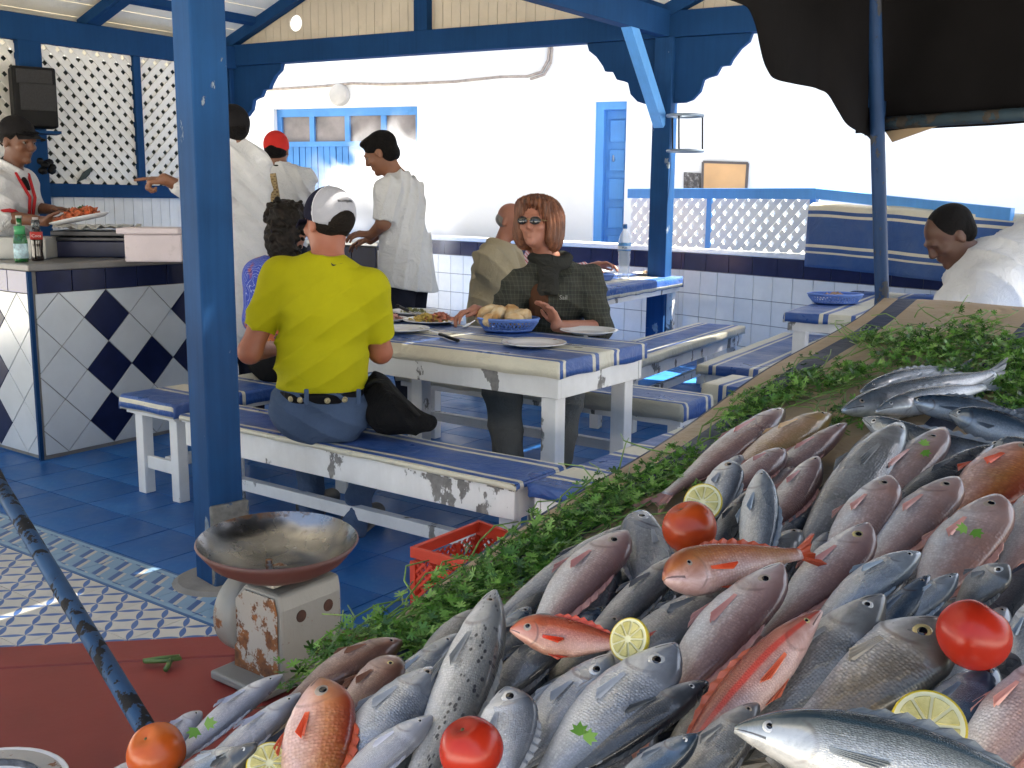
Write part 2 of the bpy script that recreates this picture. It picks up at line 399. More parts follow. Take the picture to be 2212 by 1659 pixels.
# ------------------------------------------------------------ low tiled wall with lattice on it
W0, W1, W2 = Y(800, 500, 12.3), Y(1480, 545, 9.2), Y(2330, 600, 6.45)
lw = thing('low_wall', 'low white tiled wall with navy tile band along the terrace edge', 'wall', V(W1[0], W1[1], 0))
ZT = .92
m_cap = plain('white_cap', (.85, .85, .84), .6, .04, 3, dirt=((.6, .58, .55), 4, .66, .5))
t15, t20 = {}, {}
for (P, Q) in ((W0, W1), (W1, W2)):
    P, Q = V(P[0], P[1], 0), V(Q[0], Q[1], 0); d = nrm(Q-P); n_ = V(d[1], -d[0], 0); n_ = n_ if n_[1] < 0 else -n_
    L = np.linalg.norm(Q-P)
    MB().obox(P - n_*.2 + V(0, 0, -.05), d*L, n_*.2, V(0, 0, ZT+.05)).build('core', m_grout, lw)
    MB().obox(P - n_*.24 + V(0, 0, ZT+.002), d*(L+.02), n_*.255, V(0, 0, .045)).build('cap', m_cap, lw, bevel=.008)
    ang = math.atan2(d[1], d[0])
    def tl(w_, h_, mat, key):
        if key not in t20:
            mb = MB().cbox((0, 0, 0), V(w_-.006, 0, 0), V(0, .008, 0), V(0, 0, h_-.006)); me = mb.mesh('tile'); me.materials.append(mat); t20[key] = me
        return t20[key]
    s = 0.0; k = 0
    while s < L-.02:
        w_ = min(.26, L-s)
        p = P + d*(s+w_/2) + n_*.002 + V(0, 0, ZT-.075)
        jitter = rng.uniform(-.004, .004)
        piece('tile', tl(w_, .15, m_navy, ('n', round(w_, 3))), p + n_*.001*rng.random(), ang + jitter, lw); s += w_
    s = 0.0
    while s < L-.02:
        w_ = min(.2, L-s)
        for r in range(4):
            h_ = .2 if r < 3 else .17
            z = ZT-.15-.2*r-h_/2
            piece('tile', tl(w_, h_, m_glaze, ('w', round(w_, 3), h_)), P + d*(s+w_/2) + n_*(.002+.001*rng.random()) + V(0, 0, z), ang + rng.uniform(-.006, .006), lw)
        s += w_
def lattice(parent, o, u, v, L, H, pitch, wd, first, mat, th=.012, nrmv=None):
    """crossed slats filling a rectangle at o with unit vectors u (along) and v (up)"""
    nn = nrmv
    for layer, sg in ((0, first), (1, -first)):
        off = nn*(th*(.5 - layer))
        k0 = -int((L+H)/pitch)-2
        for k in range(k0, -k0):
            c = k*pitch*math.sqrt(2)
            a, b = (c-5, -5*sg), (c+5, 5*sg); dx = wd/2*.7071
            poly = [(a[0]-dx*1, a[1]+dx*sg), (a[0]+dx, a[1]-dx*sg), (b[0]+dx, b[1]-dx*sg), (b[0]-dx, b[1]+dx*sg)]
            if sg < 0: poly = poly[::-1]
            q = clip(poly, (0, 0, L, H))
            if len(q) < 3: continue
            ar = abs(sum(q[i-1][0]*q[i][1]-q[i][0]*q[i-1][1] for i in range(len(q)))/2)
            if ar < wd*wd*.6: continue
            MB().prism([o + off + u*x + v*y for x, y in q], nn*th*(.98 if layer else 1)).build('slat', mat, parent)
# fence on the wall
fa, fb = Y(1352, 410, 9.55), Y(1757, 437, 8.02)
fd = nrm(V(fb[0]-fa[0], fb[1]-fa[1], 0)); fn = V(fd[1], -fd[0], 0); fn = fn if fn[1] < 0 else -fn
LF = float(np.linalg.norm((fb-fa)[:2])); zb = ZT+.05
fe = thing('lattice_fence', 'white diagonal lattice fence with bright blue rail on the low wall', 'fence', V(fa[0], fa[1], zb))
mslat = plain('white_lattice', (.8, .79, .76), .55, .05, 5)
hf = .43
lattice(fe, V(fa[0], fa[1], zb)-fn*.09, fd, V(0, 0, 1), LF, hf, .085, .05, 1, mslat, .012, fn)
# blue rail following the fence and going on behind the striped cloth
re_ = Y(2187, 465, 6.6); r0, r1 = V(fa[0], fa[1], zb+hf+.03)-fn*.05, V(fb[0], fb[1], zb+hf+.03)-fn*.05
rl = MB()
MB().beam(r0, r1, fn*.06, V(0, 0, .085)).build('rail', m_sky, fe, bevel=.004)
MB().beam(r1, V(re_[0], re_[1], 1.30), fn*.058, V(0, 0, .08)).build('rail', m_sky, fe, bevel=.004)
for x in (1540, 1745):
    t = (x-1352)/(1757-1352); p = V(fa[0], fa[1], zb)+fd*LF*(t*.93+.06*t*t); MB().obox(p-fn*.12, fd*.055, fn*.05, V(0, 0, hf)).build('post', m_sky, fe, bevel=.004)
MB().obox(V(fa[0], fa[1], zb)-fn*.13, fd*LF, fn*.02, V(0, 0, .02)).build('bottom_rail', mslat, fe)

# striped cloth hung over the far fence
c0, c1 = Y(1754, 452, 7.85), Y(2420, 470, 6.15)
cd = nrm(V(c1[0]-c0[0], c1[1]-c0[1], 0)); Lc = float(np.linalg.norm((c1-c0)[:2])); cn = V(cd[1], -cd[0], 0); cn = cn if cn[1] < 0 else -cn
rows, uvs = [], []
for j in range(22):
    r = []
    for i in range(60):
        s = Lc*i/59; t = j/21*.47
        p = V(c0[0], c0[1], 0) + cd*s + cn*(.04 + .012*math.sin(s*7+t*3)+.008*math.sin(s*17)); z = 1.36 - .055*s/Lc*1.3 - t + .004*math.sin(s*4)*(1-t) + .004*math.sin(s*11)*(1-2*t)
        if j == 0: p = p - cn*.05
        r.append(p + V(0, 0, z)); uvs.append((s, t))
    rows.append(r)
SEQC = [(.055, 1), (.025, 0), (.02, 1), (.20, 0), (.022, 1), (.03, 0), (.015, 1), (.103, 0)]
m_hang = stripes('hung_striped_cloth', SEQC, sum(q[0] for q in SEQC), 1, [(.018, .075, .24), (.68, .62, .48), (.1, .1, .1)], .6)
tag(MB().sheet(rows).build('striped_cloth', m_hang, None, True, uvs, solid=.004), 'blue and cream striped cloth hung over the low wall at right', 'cloth')
# ------------------------------------------------------------ pavilion: posts, beams, gables, roof
RLp, Mp = V(-2.86, 10.75, 0), V(1.21, 8.62, 0)
gd_ = nrm(Mp-RLp); GL = float(np.linalg.norm(Mp-RLp)); M2 = Mp + gd_*GL; gn = V(gd_[1], -gd_[0], 0); gn = gn if gn[1] < 0 else -gn
ZB, BH, RISE, EXT = 2.64, .20, 1.0, 13.0  # roof run extended past the camera, out of view, to darken the terrace
pav = thing('pavilion', 'open wooden pavilion with blue posts and beams and cream gables', 'pavilion', Mp)
def post(name, c, w_, z0, z1, mat, ang):
    u = V(math.cos(ang), math.sin(ang), 0)*w_; v = V(-math.sin(ang), math.cos(ang), 0)*w_
    return MB().cbox(c + V(0, 0, (z0+z1)/2), u, v, V(0, 0, z1-z0)).build(name, mat, pav, bevel=.006)
FP = G(478, 1252)
fpost = post('post', V(FP[0], FP[1], 0), .128, 0, 3.3, m_post, math.radians(43))
fpost['label'] = 'thick chipped blue post in front of the counter'
# worn concrete-grey sleeve and foot at the base of the near post
m_foot = painted('post_foot', (.03, .075, .16), (.2, .19, .17), .5, 12, .8, .2, (.1, .1, .1), .6)
post('post_foot', V(FP[0]+.012, FP[1]-.002, 0), .142, 0, .30, m_foot, math.radians(43))
MB().lathe(V(FP[0], FP[1], 0), [(0, .012), (.15, .012), (.17, .0)], 24).build('post_footing', plain('cement', (.22, .21, .2), .9, .2, 9, .4, 40), pav)
mpost = post('post', Mp, .155, 0, ZB, m_post, math.radians(62))
post('post', RLp, .155, 0, ZB, m_post, math.radians(62)); post('post', M2, .155, 0, ZB, m_post, math.radians(62))
for P in (RLp, Mp):                       # gable beam, king post, rafters, planks
    Q = P + gd_*GL
    MB().beam(P + V(0, 0, ZB+BH/2), Q + V(0, 0, ZB+BH/2), gn*.11, V(0, 0, BH)).build('beam', m_blue, pav, bevel=.005)
    ap = (P+Q)/2 + V(0, 0, ZB+BH+RISE)
    MB().obox((P+Q)/2 - gd_*.07 - gn*.045 + V(0, 0, ZB+BH), gd_*.14, gn*.1, V(0, 0, RISE-.05)).build('king_post', m_blue, pav, bevel=.004)
    for E_ in (P, Q):
        e0 = E_ + V(0, 0, ZB+BH); nn = nrm(np.cross(ap-e0, gn)); nn = nn if nn[2] > 0 else -nn
        MB().beam(e0 + nn*.0 - gn*-.03, ap + gn*.03, gn*.09, nn*.1).build('rafter', m_blue, pav)
    npk = 50; pw = GL/npk
    for k in range(npk):
        x0, x1 = k*pw+.002, (k+1)*pw-.002
        def hz(x): return RISE*(1-abs(x-GL/2)/(GL/2))
        poly = [(x0, 0), (x1, 0), (x1, hz(x1))] + ([(GL/2, RISE)] if x0 < GL/2 < x1 else []) + [(x0, hz(x0))]
        hole = P is RLp and k in (8, 9)
        if hole:                           # the little round opening in the gable
            cx_, cz_, R_ = 9*pw, .17, .075
            top = poly
            pts = []
            for q in range(13):
                a = math.pi*q/12; sg = -1 if k == 8 else 1
                pts.append((cx_+sg*R_*math.sin(a), cz_+R_*math.cos(a)))
            xe = x0 if k == 8 else x1; xi = x1 if k == 8 else x0
            h_i, h_e = hz(xi), hz(xe)
            ring = [(xi, h_i)] + [(min(max(px, x0), x1), pz) for px, pz in pts] + [(xi, 0), (xe, 0), (xe, h_e)]
            poly = ring
        MB().prism([P - gn*(.03+.002*(k % 2)) + gd_*x + V(0, 0, ZB+BH+z) for x, z in poly], -gn*.018).build('plank', m_plank, pav)
    # roof slopes towards the camera; unseen length behind it added to cut light
    for s_ in (0, 1):
        e0 = (P if s_ == 0 else Q) + V(0, 0, ZB+BH+.05); a0 = ap + V(0, 0, .05)
        ov = nrm(e0-a0)*.0
        n2 = 12; EX_ = EXT if P is RLp else 8.5
        for k in range(-3 if (P is RLp and s_ == 0) else 0, n2):
            t0, t1 = k/n2, (k+1)/n2-.004
            p0, p1 = e0+(a0-e0)*t0 + A3*.25, e0+(a0-e0)*t1 + A3*.25; ex = -A3*(EX_+.25)
            MB().prism([p0, p1, p1+ex, p0+ex], V(0, 0, .03)).build('ceiling_board', m_cream, pav)
        mid = (e0+a0)/2
        for t in (.18, .5, .82):
            q0 = e0+(a0-e0)*t - V(0, 0, .03); MB().beam(q0, q0-A3*EX_, nrm(a0-e0)*.06, V(0, 0, .06)).build('purlin', m_blue, pav)
        for dd in [q_ for q_ in (1.6, 3.2, 4.8, 6.4, 8.0, 9.6, 11.2) if q_ < EX_]:
            q0, q1 = e0-A3*dd - V(0, 0, .07), a0-A3*dd - V(0, 0, .07)
            MB().beam(q0, q1, A3*.07, V(0, 0, .09)).build('rafter', m_blue, pav)
for P in (RLp, Mp, M2):                   # eave / valley beams towards the camera
    MB().beam(P + V(0, 0, ZB+.1) - A3*.06, P + V(0, 0, ZB+.1) - A3*(8.5 if P is M2 else EXT), B3*.1, V(0, 0, .2)).build('eave_beam', m_blue, pav, bevel=.004)
# tie rail crossing the ceiling and the brown boxed tie seen at upper left
q = RLp - A3*1.55
MB().beam(q + V(0, 0, ZB+.26), q + gd_*1.5 + V(0, 0, ZB+.9), A3*.1, V(0, 0, .17)).build('boxed_tie', plain('brown_tie', (.36, .28, .2), .7, .12, 4), pav)
MB().beam(q + V(0, 0, ZB+.16), q + gd_*1.5 + V(0, 0, ZB+.8), A3*.11, V(0, 0, .05)).build('tie_edge', m_blue, pav)
def bracket(P, sgn, run=.62, drop=.5):
    pr = [(0, 0), (run, 0), (run-.02, -.06), (run*.86, -.11), (run*.76, -.19), (run*.73, -.23), (run*.62, -.235), (run*.56, -.30), (run*.46, -.315), (run*.40, -.33), (run*.36, -.42), (run*.26, -.48), (run*.16, -.5), (0, -.5)]
    return MB().prism([P - gn*.03 + gd_*sgn*(x+.07) + V(0, 0, ZB-.002+z) for x, z in pr], gn*.055).build('bracket', m_blue, pav, bevel=.004)
bracket(RLp, 1); bracket(Mp, -1); bracket(Mp, 1); bracket(M2, -1)
MB().beam(Mp - A3*.06 + V(0, 0, 1.97), Mp - A3*.62 + V(0, 0, ZB+.03), B3*.09, nrm(np.cross(B3, V(-.56*.588, -.56*.809, .7)))*.1).build('knee_brace', m_sky, pav, bevel=.004)
# light steel candle-ring holder on the middle post
hc = Y(1472, 290, 8.5)
hold = thing('bottle_holder', 'thin metal ring holder fixed to the blue post beside the fence', 'holder', hc)
for yy in (250, 326):
    c = Y(1480, yy, 8.42); MB().tube([c + V(.14*math.cos(a), .14*math.sin(a), 0) for a in np.linspace(0, 2*math.pi, 25)], .012, 6, False).build('ring', plain('dull_steel', (.22, .27, .32), .4, .2, 9, metal=.6), hold, smooth=True)
for a in (0.1, 2.2, 4.2):
    c0_, c1_ = Y(1480, 250, 8.42), Y(1480, 326, 8.42); d_ = V(.14*math.cos(a), .14*math.sin(a), 0)
    MB().tube([c0_+d_, c1_+d_], .007, 6).build('upright', m_black, hold)

# ------------------------------------------------------------ lattice partition behind the counter
La, Lb = Y(-260, 60, 8.05), V(-2.95, 10.6, 0)
Lp0 = G(77, 91, ZB-.02); Lp1 = G(390, 133, ZB-.02)
ld = nrm(V(Lp1[0]-Lp0[0], Lp1[1]-Lp0[1], 0)); ln = V(ld[1], -ld[0], 0); ln = ln if ln[1] < 0 else -ln
lo = V(Lp0[0], Lp0[1], 0)
def lat(s, z, off=0): return lo + ld*s + ln*off + V(0, 0, z)
def lsx(x, y): return float(np.dot(inplane(x, y, lo, ln)-lo, ld))
s_mid0, s_mid1, s_end = lsx(287, 250), lsx(302, 250), lsx(505, 250)
zlo = float(inplane(200, 398, lo, ln)[2]); zhi = ZB-.03
par = thing('lattice_partition', 'blue framed partition with white diagonal lattice above plank boarding', 'partition', lat(.6, 0))
zl2 = zlo-.115
lattice(par, lat(.0, zlo), ld, Z3, s_mid0, zhi-zlo, .088, .05, -1, m_white2, .012, ln)
lattice(par, lat(s_mid1, zlo), ld, Z3, s_end-s_mid1-.08, zhi-zlo, .088, .05, 1, m_white2, .012, ln)
lattice(par, lat(-1.35, zlo), ld, Z3, 1.15, zhi-zlo, .088, .05, -1, m_white2, .012, ln)
MB().obox(lat(-2.2, zhi), ld*(s_end+2.2), ln*.07, V(0, 0, .21)).build('top_rail', m_blue, par, bevel=.004)
MB().obox(lat(-2.2, zl2), ld*(s_end+2.2), ln*.055, V(0, 0, .115)).build('middle_rail', m_blue, par, bevel=.004)
MB().obox(lat(s_mid0, zlo), ld*(s_mid1-s_mid0), ln*.05, V(0, 0, zhi-zlo)).build('mullion', m_blue, par, bevel=.003)
MB().obox(lat(-.2, 0, -.02), ld*.2, ln*.1, V(0, 0, zhi)).build('post', m_blue, par, bevel=.004)
wpk = .098; k = 0
while -2.2+k*wpk < s_end-.1:
    s = -2.2+k*wpk; k += 1
    MB().obox(lat(s+.0015, 0, -.004-.0015*(k % 2)), ld*(wpk-.004), ln*.018, V(0, 0, zl2)).build('plank', m_white2, par)
MB().obox(lat(-2.2, 0, -.5), ld*(s_end+2.2), ln*.02, V(0, 0, 2.6)).build('shade_sheet', plain('dark_void', (.05, .06, .05), .9), par)  # dark sheet standing in for the unlit space seen through the lattice
# loudspeaker on its bracket
sp = thing('loudspeaker', 'black loudspeaker mounted on the lattice near the ceiling', 'loudspeaker', lat(.0, 1.98, .2))
c = inplane(72, 212, lat(0, 0, .18), ln)
u1 = nrm(ld*.93+ln*.37); v1 = nrm(np.cross(Z3, u1)); v1 = v1 if np.dot(v1, ln) > 0 else -v1
MB().cbox(c, u1*.33, v1*.24, V(0, 0, .48)).build('cabinet', m_black, sp, bevel=.02, seg=3)
MB().cbox(c + v1*.121 + u1*.02, u1*.27, v1*.012, V(0, 0, .21) ).build('grille', plain('grille_black', (.02, .02, .022), .7, .3, 90, .5, 300), sp, bevel=.005)
MB().cbox(c + v1*.121 + V(0, 0, .16), u1*.27, v1*.012, V(0, 0, .11)).build('grille', plain('grille_black', (0, 0, 0)), sp, bevel=.005)
MB().cbox(c - V(0, 0, .275), u1*.36, v1*.26, V(0, 0, .022)).build('shelf', m_blue, sp)
MB().beam(c - V(0, 0, .33) - v1*.12, c - V(0, 0, .33) + v1*.1 + u1*.05, u1*.03, V(0, 0, .03)).build('bracket_arm', m_blue, sp)
p0 = inplane(165, 394, lat(0, 0, .03), ln); p1 = inplane(196, 363, lat(0, 0, .03), ln); du = p1-p0
pf = nrm(np.cross(du, ln))*.03
tag(MB().prism([p0, p0+du*.35+pf*.8, p0+du*.7+pf, p1+pf*.3, p1-pf*.2, p0+du*.6-pf*.7], ln*.012).build('dark_strip', plain('dark_green_strip', (.02, .035, .03), .6)), 'dark strip stuck slantwise into the lattice', 'strip')
c = inplane(95, 356, lat(0, 0, .06), ln)
mb = MB()
for k in range(9):
    q = c + ld*rng.uniform(-.05, .06) + V(0, 0, rng.uniform(-.06, .06)) + ln*rng.uniform(0, .03); mb.lathe(q, [(0, -.035), (.03, -.02), (.038, 0), (.028, .022), (0, .034)], 8)
tag(mb.build('black_rag', m_black, None, True), 'small black bunched rag hanging on the blue lattice post', 'rag')

# ------------------------------------------------------------ tiled counter
ck = G(95, 993); ck = V(ck[0], ck[1], 0)
e1 = G(300, 955) - G(95, 993); e1 = nrm(V(e1[0], e1[1], 0)); e2 = G(-200, 905) - G(95, 993); e2 = nrm(V(e2[0], e2[1], 0))
cu, cv = nrm(V(.55, .835, 0)), nrm(V(-.80, .60, 0))
ctr = thing('tiled_counter', 'serving counter faced with white and navy diamond tiles', 'counter', ck)
LU, LV, HCt = 1.12, 2.2, .86
n1 = np.cross(cu, Z3); n1 = n1 if n1[1] < 0 else -n1                   # outward normal of long side
n1 = n1 - cv*0; n2_ = np.cross(cv, Z3); n2_ = n2_ if n2_[1] < 0 else -n2_
core = [ck, ck+cu*LU, ck+cu*LU+cv*.62, ck+cu*.62+cv*.62, ck+cu*.62+cv*LV, ck+cv*LV]
MB().prism(core, V(0, 0, .975)).build('core', m_grout, ctr)
D = .28
def diamond(o, u, nn, L, pat):
    for i in range(-1, int(L/(D/2))+2):
        for j in range(-1, 8):
            if (i+j) % 2: continue
            cx_, cz_ = i*D/2, .02 + j*D/2
            q = clip([(cx_-D/2+.003, cz_), (cx_, cz_-D/2+.003), (cx_+D/2-.003, cz_), (cx_, cz_+D/2-.003)], (.012, .02, L, HCt))
            if len(q) < 3: continue
            ar = abs(sum(q[k-1][0]*q[k][1]-q[k][0]*q[k-1][1] for k in range(len(q)))/2)
            if ar < 2e-4: continue
            MB().prism([o + u*x + V(0, 0, z) + nn*.001 for x, z in q], nn*.008).build('tile', m_navy if pat(i, j) else m_ctile, ctr, bevel=.0012, seg=1)
m_ctile = plain('counter_white_tile', (.62, .65, .68), .16, .06, 5, .03, 20, dirt=((.3, .28, .25), 9, .7, .4))
diamond(ck, cu, n1, LU, lambda i, j: j % 2 == 1 and (i in (3, 7, 9, 13) or (i == 5 and j == 3) or (i == 11 and j != 3)))
diamond(ck, cv, n2_, LV, lambda i, j: j % 2 == 1 and i in (3, 7, 11))
for (o, u, nn, L) in ((ck, cu, n1, LU), (ck, cv, n2_, LV)):
    s = .02
    while s < L-.03:
        w_ = min(.2, L-s)
        MB().obox(o + u*(s+.003) + V(0, 0, HCt+.003) + nn*.001, u*(w_-.006), nn*.010, V(0, 0, .112)).build('band_tile', m_navy if u is cu else plain('cobalt_tile', (.016, .028, .17), .12, .2, 8), ctr, bevel=.002); s += w_
MB().obox(ck + (n1+n2_)*.012 - cu*.012 - V(0, 0, 0), cu*.02, cv*.02, V(0, 0, .975)).build('corner_strip', m_blue, ctr)
top = [ck+(n1+n2_)*.03, ck+cu*LU+n1*.03, ck+cu*LU+cv*.66, ck+cu*.66+cv*.66, ck+cu*.66+cv*LV, ck+cv*LV+n2_*.03]
m_ctop = plain('grey_counter_top', (.2, .19, .18), .4, .25, 4, .1, 20, dirt=((.35, .32, .28), 6, .6, .5))
MB().prism([p+V(0, 0, .977) for p in top], V(0, 0, .035)).build('counter_top', m_ctop, ctr, bevel=.006)
MB().prism([ck+(n1+n2_)*.01, ck+cu*LU+n1*.01, ck+cu*LU+n1*.001, ck+cv*.0], V(0, 0, .018)).build('plinth', m_ctop, ctr)
ZC = 1.013

# ------------------------------------------------------------ benches and tables
def cover(parent, o, u, v, L, W, z, hang, mat, seed=0, du=.03, flip=False):
    """oilcloth stapled over a top: corner o, unit u (length L), v (width W)"""
    r = random.Random(seed); ph = [r.uniform(0, 6) for _ in range(6)]
    def axis(T):
        a = [-hang, -hang*.66, -hang*.33, -.012, 0, .012]; n = max(3, int(T/.06))
        return a + [T*i/n for i in range(1, n)] + [T-.012, T, T+.012, T+hang*.33, T+hang*.66, T+hang]
    S, T = axis(L), axis(W); rows = []; uv = []
    for t in T:
        row = []
        for s in S:
            es = max(-s, s-L, 0); et = max(-t, t-W, 0); e = max(es, et)
            cs, ct = min(max(s, 0), L), min(max(t, 0), W)
            out = .010*(1-math.exp(-e/.01))
            wav = .003*math.sin(s*17+ph[0])+.003*math.sin(t*19+ph[1])
            hs = e*(1+.035*math.sin((s if et > es else t)*23+ph[2])*(e/max(hang, 1e-3))**2)
            x = cs + (out+wav*(e > .02))*((s > L)-(s < 0)); y = ct + (out+wav*(e > .02))*((t > W)-(t < 0))
            zz = z + .004 - max(0, hs-.008) + (.0015*math.sin(s*9+ph[3])*math.sin(t*13+ph[4]) if e == 0 else 0)
            if es > 0 and et > 0: zz = z + .004 - max(es, et)*.95; x += -.35*min(es, et)*((s > L)-(s < 0)); y += -.35*min(es, et)*((t > W)-(t < 0))
            row.append(o + u*x + v*y + V(0, 0, zz)); uv.append((s, t))
        rows.append(row)
    return MB().sheet(rows).build('cloth_cover', mat, parent, True, uv, solid=.003)
def furniture(name, label, cat, o, u, v, L, W, z, apron, leg, mat, hang=.05, group=None, low=True, seed=0, wood=None, splay=0, tilt=0, inset=.0):
    wood = wood or m_white
    o = V(o[0], o[1], 0); t = thing(name, label, cat, o + u*L/2 + v*W/2, group)
    MB().obox(o + V(0, 0, z-.028), u*L, v*W, V(0, 0, .026)).build('top', wood, t, bevel=.004)
    ap = apron
    for (p, d, l, nn) in ((o + v*.012, u, L, v), (o + v*(W-.034), u, L, v)):
        MB().obox(p + u*.01 + V(0, 0, z-.029-ap), d*(l-.02), nn*.022, V(0, 0, ap)).build('apron', wood, t, bevel=.003)
    for p in (o + u*.012, o + u*(L-.034)):
        MB().obox(p + v*.036 + V(0, 0, z-.03-ap), u*.022, v*(W-.072), V(0, 0, ap)).build('apron', wood, t, bevel=.003)
    for a in (0, 1):
        for b in (0, 1):
            p = o + u*(.036 if a == 0 else L-.036-leg) + v*(.036 if b == 0 else W-.036-leg)
            MB().obox(p + V(0, 0, .001), u*leg, v*leg, V(0, 0, z-.031)).build('leg', wood, t, bevel=.004)
    if low:
        for a in (0, 1):
            p = o + u*(.036+leg*.3 if a == 0 else L-.036-leg*.7) + v*(.036+leg)
            MB().obox(p + V(0, 0, .12), u*leg*.4, v*(W-.072-2*leg), V(0, 0, .06)).build('stretcher', wood, t, bevel=.003)
        MB().obox(o + u*(.036+leg) + v*(W/2-.02) + V(0, 0, .13), u*(L-.072-2*leg), v*.04, V(0, 0, .05)).build('stretcher', wood, t, bevel=.003)
    cover(t, o, u, v, L, W, z, hang, mat, seed)
    return t
# dining table in the middle (long side along B)
T1r = G(1208, 780, .75); T1L, T1W = 1.30, .68
T1o = V(T1r[0], T1r[1], 0) - B3*T1L
furniture('dining_table', 'white dining table with striped oilcloth, laid with plates and bread', 'table', T1o, B3, A3, T1L, T1W, .745, .12, .07, m_stu, .075, low=False, seed=3)
bc = G(1112, 1043, .45); bco = V(bc[0], bc[1], 0) - B3*1.74
furniture('bench', 'white peeling bench the yellow shirted man sits on', 'bench', bco, B3, A3, 1.74, .29, .445, .10, .055, m_stu, .03, 'striped benches', seed=5)
b3o = G(1128, 1037, .45); b3o = V(b3o[0], b3o[1], 0)
furniture('bench', 'cross striped bench beside the fish stall, its end against the peeling bench', 'bench', b3o + B3*.03, A3, B3, 1.36, .36, .44, .09, .055, stripes('bench3_cloth', SEQ, PER, 0, ST_COL, off=.1), .05, 'striped benches', seed=6)
furniture('bench', 'bench under the plaid shirted woman, behind the dining table', 'bench', V(.78, 4.66, 0) - B3*1.75, B3, A3, 1.75, .30, .44, .08, .055, m_stu, .09, 'striped benches', seed=7)
fo = G(375, 880, .45); lo_ = G(275, 857, .45)
furniture('bench', 'small white bench end with lower rung left of the blue post', 'bench', V(fo[0], fo[1], 0), A3, -B3, 1.25, .38, .46, .05, .055, stripes('left_cloth', SEQ, PER, 0, ST_COL, off=.02), .07, 'striped benches', seed=8)
a6 = nrm(V(.5, .866, 0)); b6 = nrm(V(.866, -.5, 0))
furniture('bench', 'sunlit bench pointing at the tiled wall right of the water bottle table', 'bench', V(.42, 6.13, 0), a6, b6, 1.98, .36, .45, .10, .06, stripes('bench1_cloth', SEQ, PER, 1, ST_COL, off=.33), .06, 'striped benches', seed=9)
furniture('bench', 'low striped bench between the fence and the basket table', 'bench', V(1.05, 5.78, 0), a6, b6, 1.75, .36, .45, .10, .06, stripes('bench2_cloth', SEQ, PER, 1, ST_COL, off=.3), .06, 'striped benches', seed=10)
furniture('bench', 'cream sided bench end just beyond the edge of the fish stall', 'bench', V(.97, 5.16, 0), B3, A3, 1.0, .34, .45, .09, .06, stripes('bench4_cloth', SEQ, PER, 0, ST_COL, off=.28), .13, 'striped benches', seed=11)
T2r = V(1.40, 8.62, 0); T2o = T2r - a6*1.65 - b6*.92
furniture('dining_table', 'far dining table with the tall water bottle on it', 'table', T2o, a6, b6, 1.65, .92, .745, .09, .07, stripes('t2_cloth', SEQ, PER, 1, ST_COL, off=.02), .09, low=False, seed=12)
T3o = G(1697, 674, .75); T3o = V(T3o[0], T3o[1], 0)
furniture('dining_table', 'small dining table at right with a blue basket on it', 'table', T3o, a6, b6, 1.75, .9, .745, .07, .075, stripes('t3_cloth', SEQ, PER, 1, ST_COL, off=.0), .06, low=False, seed=13)

furniture('stool', 'white stool under the balding man in the beige jacket', 'stool', V(-.33, 7.22, 0), b6, a6, .4, .32, .45, .08, .05, m_stu, .04, low=False, seed=14)
furniture('bench', 'bench on the far side of the water bottle table', 'bench', T2o - b6*.47 + a6*.7, a6, b6, 1.0, .34, .45, .09, .055, m_stu, .05, 'striped benches', seed=15)
# ------------------------------------------------------------ fish stall: sloping table, cloth, pole, awning
KF = G(1905, 640, 1.10); KN = G(640, 1480, .76)
sl3 = KF-KN; sl_l = float(np.linalg.norm(sl3[:2])); SU = nrm(sl3); SB = nrm(V(sl3[1], -sl3[0], 0)); SN = nrm(np.cross(SB, SU)); SN = SN if SN[2] > 0 else -SN
def S(x, y, h=0.0): return inplane(x, y, KF + SN*h, SN)
SLEN, SWID = 3.0, 2.0
stall = thing('fish_stall', 'sloping fish stall with striped cloth, pole and black awning', 'stall', KF - SU*1.5 + SB*.9 - V(0, 0, .95))
MB().obox(KF - SU*SLEN - SN*.045, SU*SLEN, SB*SWID, SN*.03).build('table_board', plain('stall_board', (.3, .22, .14), .8), stall)
for a, b in ((.1, .1), (.1, 1.8), (2.7, .1), (2.7, 1.8)):
    p = KF - SU*a + SB*b; MB().obox(V(p[0], p[1], 0), V(.05, 0, 0), V(0, .05, 0), V(0, 0, p[2]-.04)).build('leg', m_blue, stall)
rows, uvs = [], []
for j in range(90):
    t = -.05 + j/89*1.5; row = []
    for i in range(110):
        s = i/109*(SLEN+.05)
        e = max(0, -t); sag = .008*math.sin(s*9+1)+.006*math.sin(s*21)
        edge = (.012*math.sin(s*6.3)+.010*math.sin(s*2.6+1))*math.exp(-max(t, 0)/.12)
        p = KF - SU*s + SB*(max(t, -.008)+edge) + SN*(.003+.004*math.sin(s*11+t*9)*math.sin(t*7)) - V(0, 0, e*1.6)
        ef = max(0, .02-s)
        row.append(p - V(0, 0, ef*2)); uvs.append((s, t))
    rows.append(row)
TAN = (.42, .31, .2); NV = (.02, .035, .085)
SQ = [(.022, 1), (.032, 0), (.05, 1), (.235, 0), (.05, 1), (.03, 0), (.16, 1), (.03, 0), (.05, 1), (.24, 0), (.6, 0)]
SQ = [(.03, 1), (.045, 0), (.05, 1), (.30, 0), (.055, 1), (.03, 0), (.20, 1), (.03, 0), (.05, 1), (.30, 0), (.42, 1)]
m_scloth = stripes('stall_cloth', SQ, sum(q[0] for q in SQ), 1, [TAN, NV], .6, off=.03)
MB().sheet(rows).build('cloth', m_scloth, stall, True, uvs)
pt = Y(1886, -60, 2.84); pt2 = pt + (pt-KF)*.45
m_pole = painted('stall_pole_paint', (.012, .042, .12), (.06, .065, .08), .58, 22, .55, .3, (.01, .02, .05), .5, spec=.2)
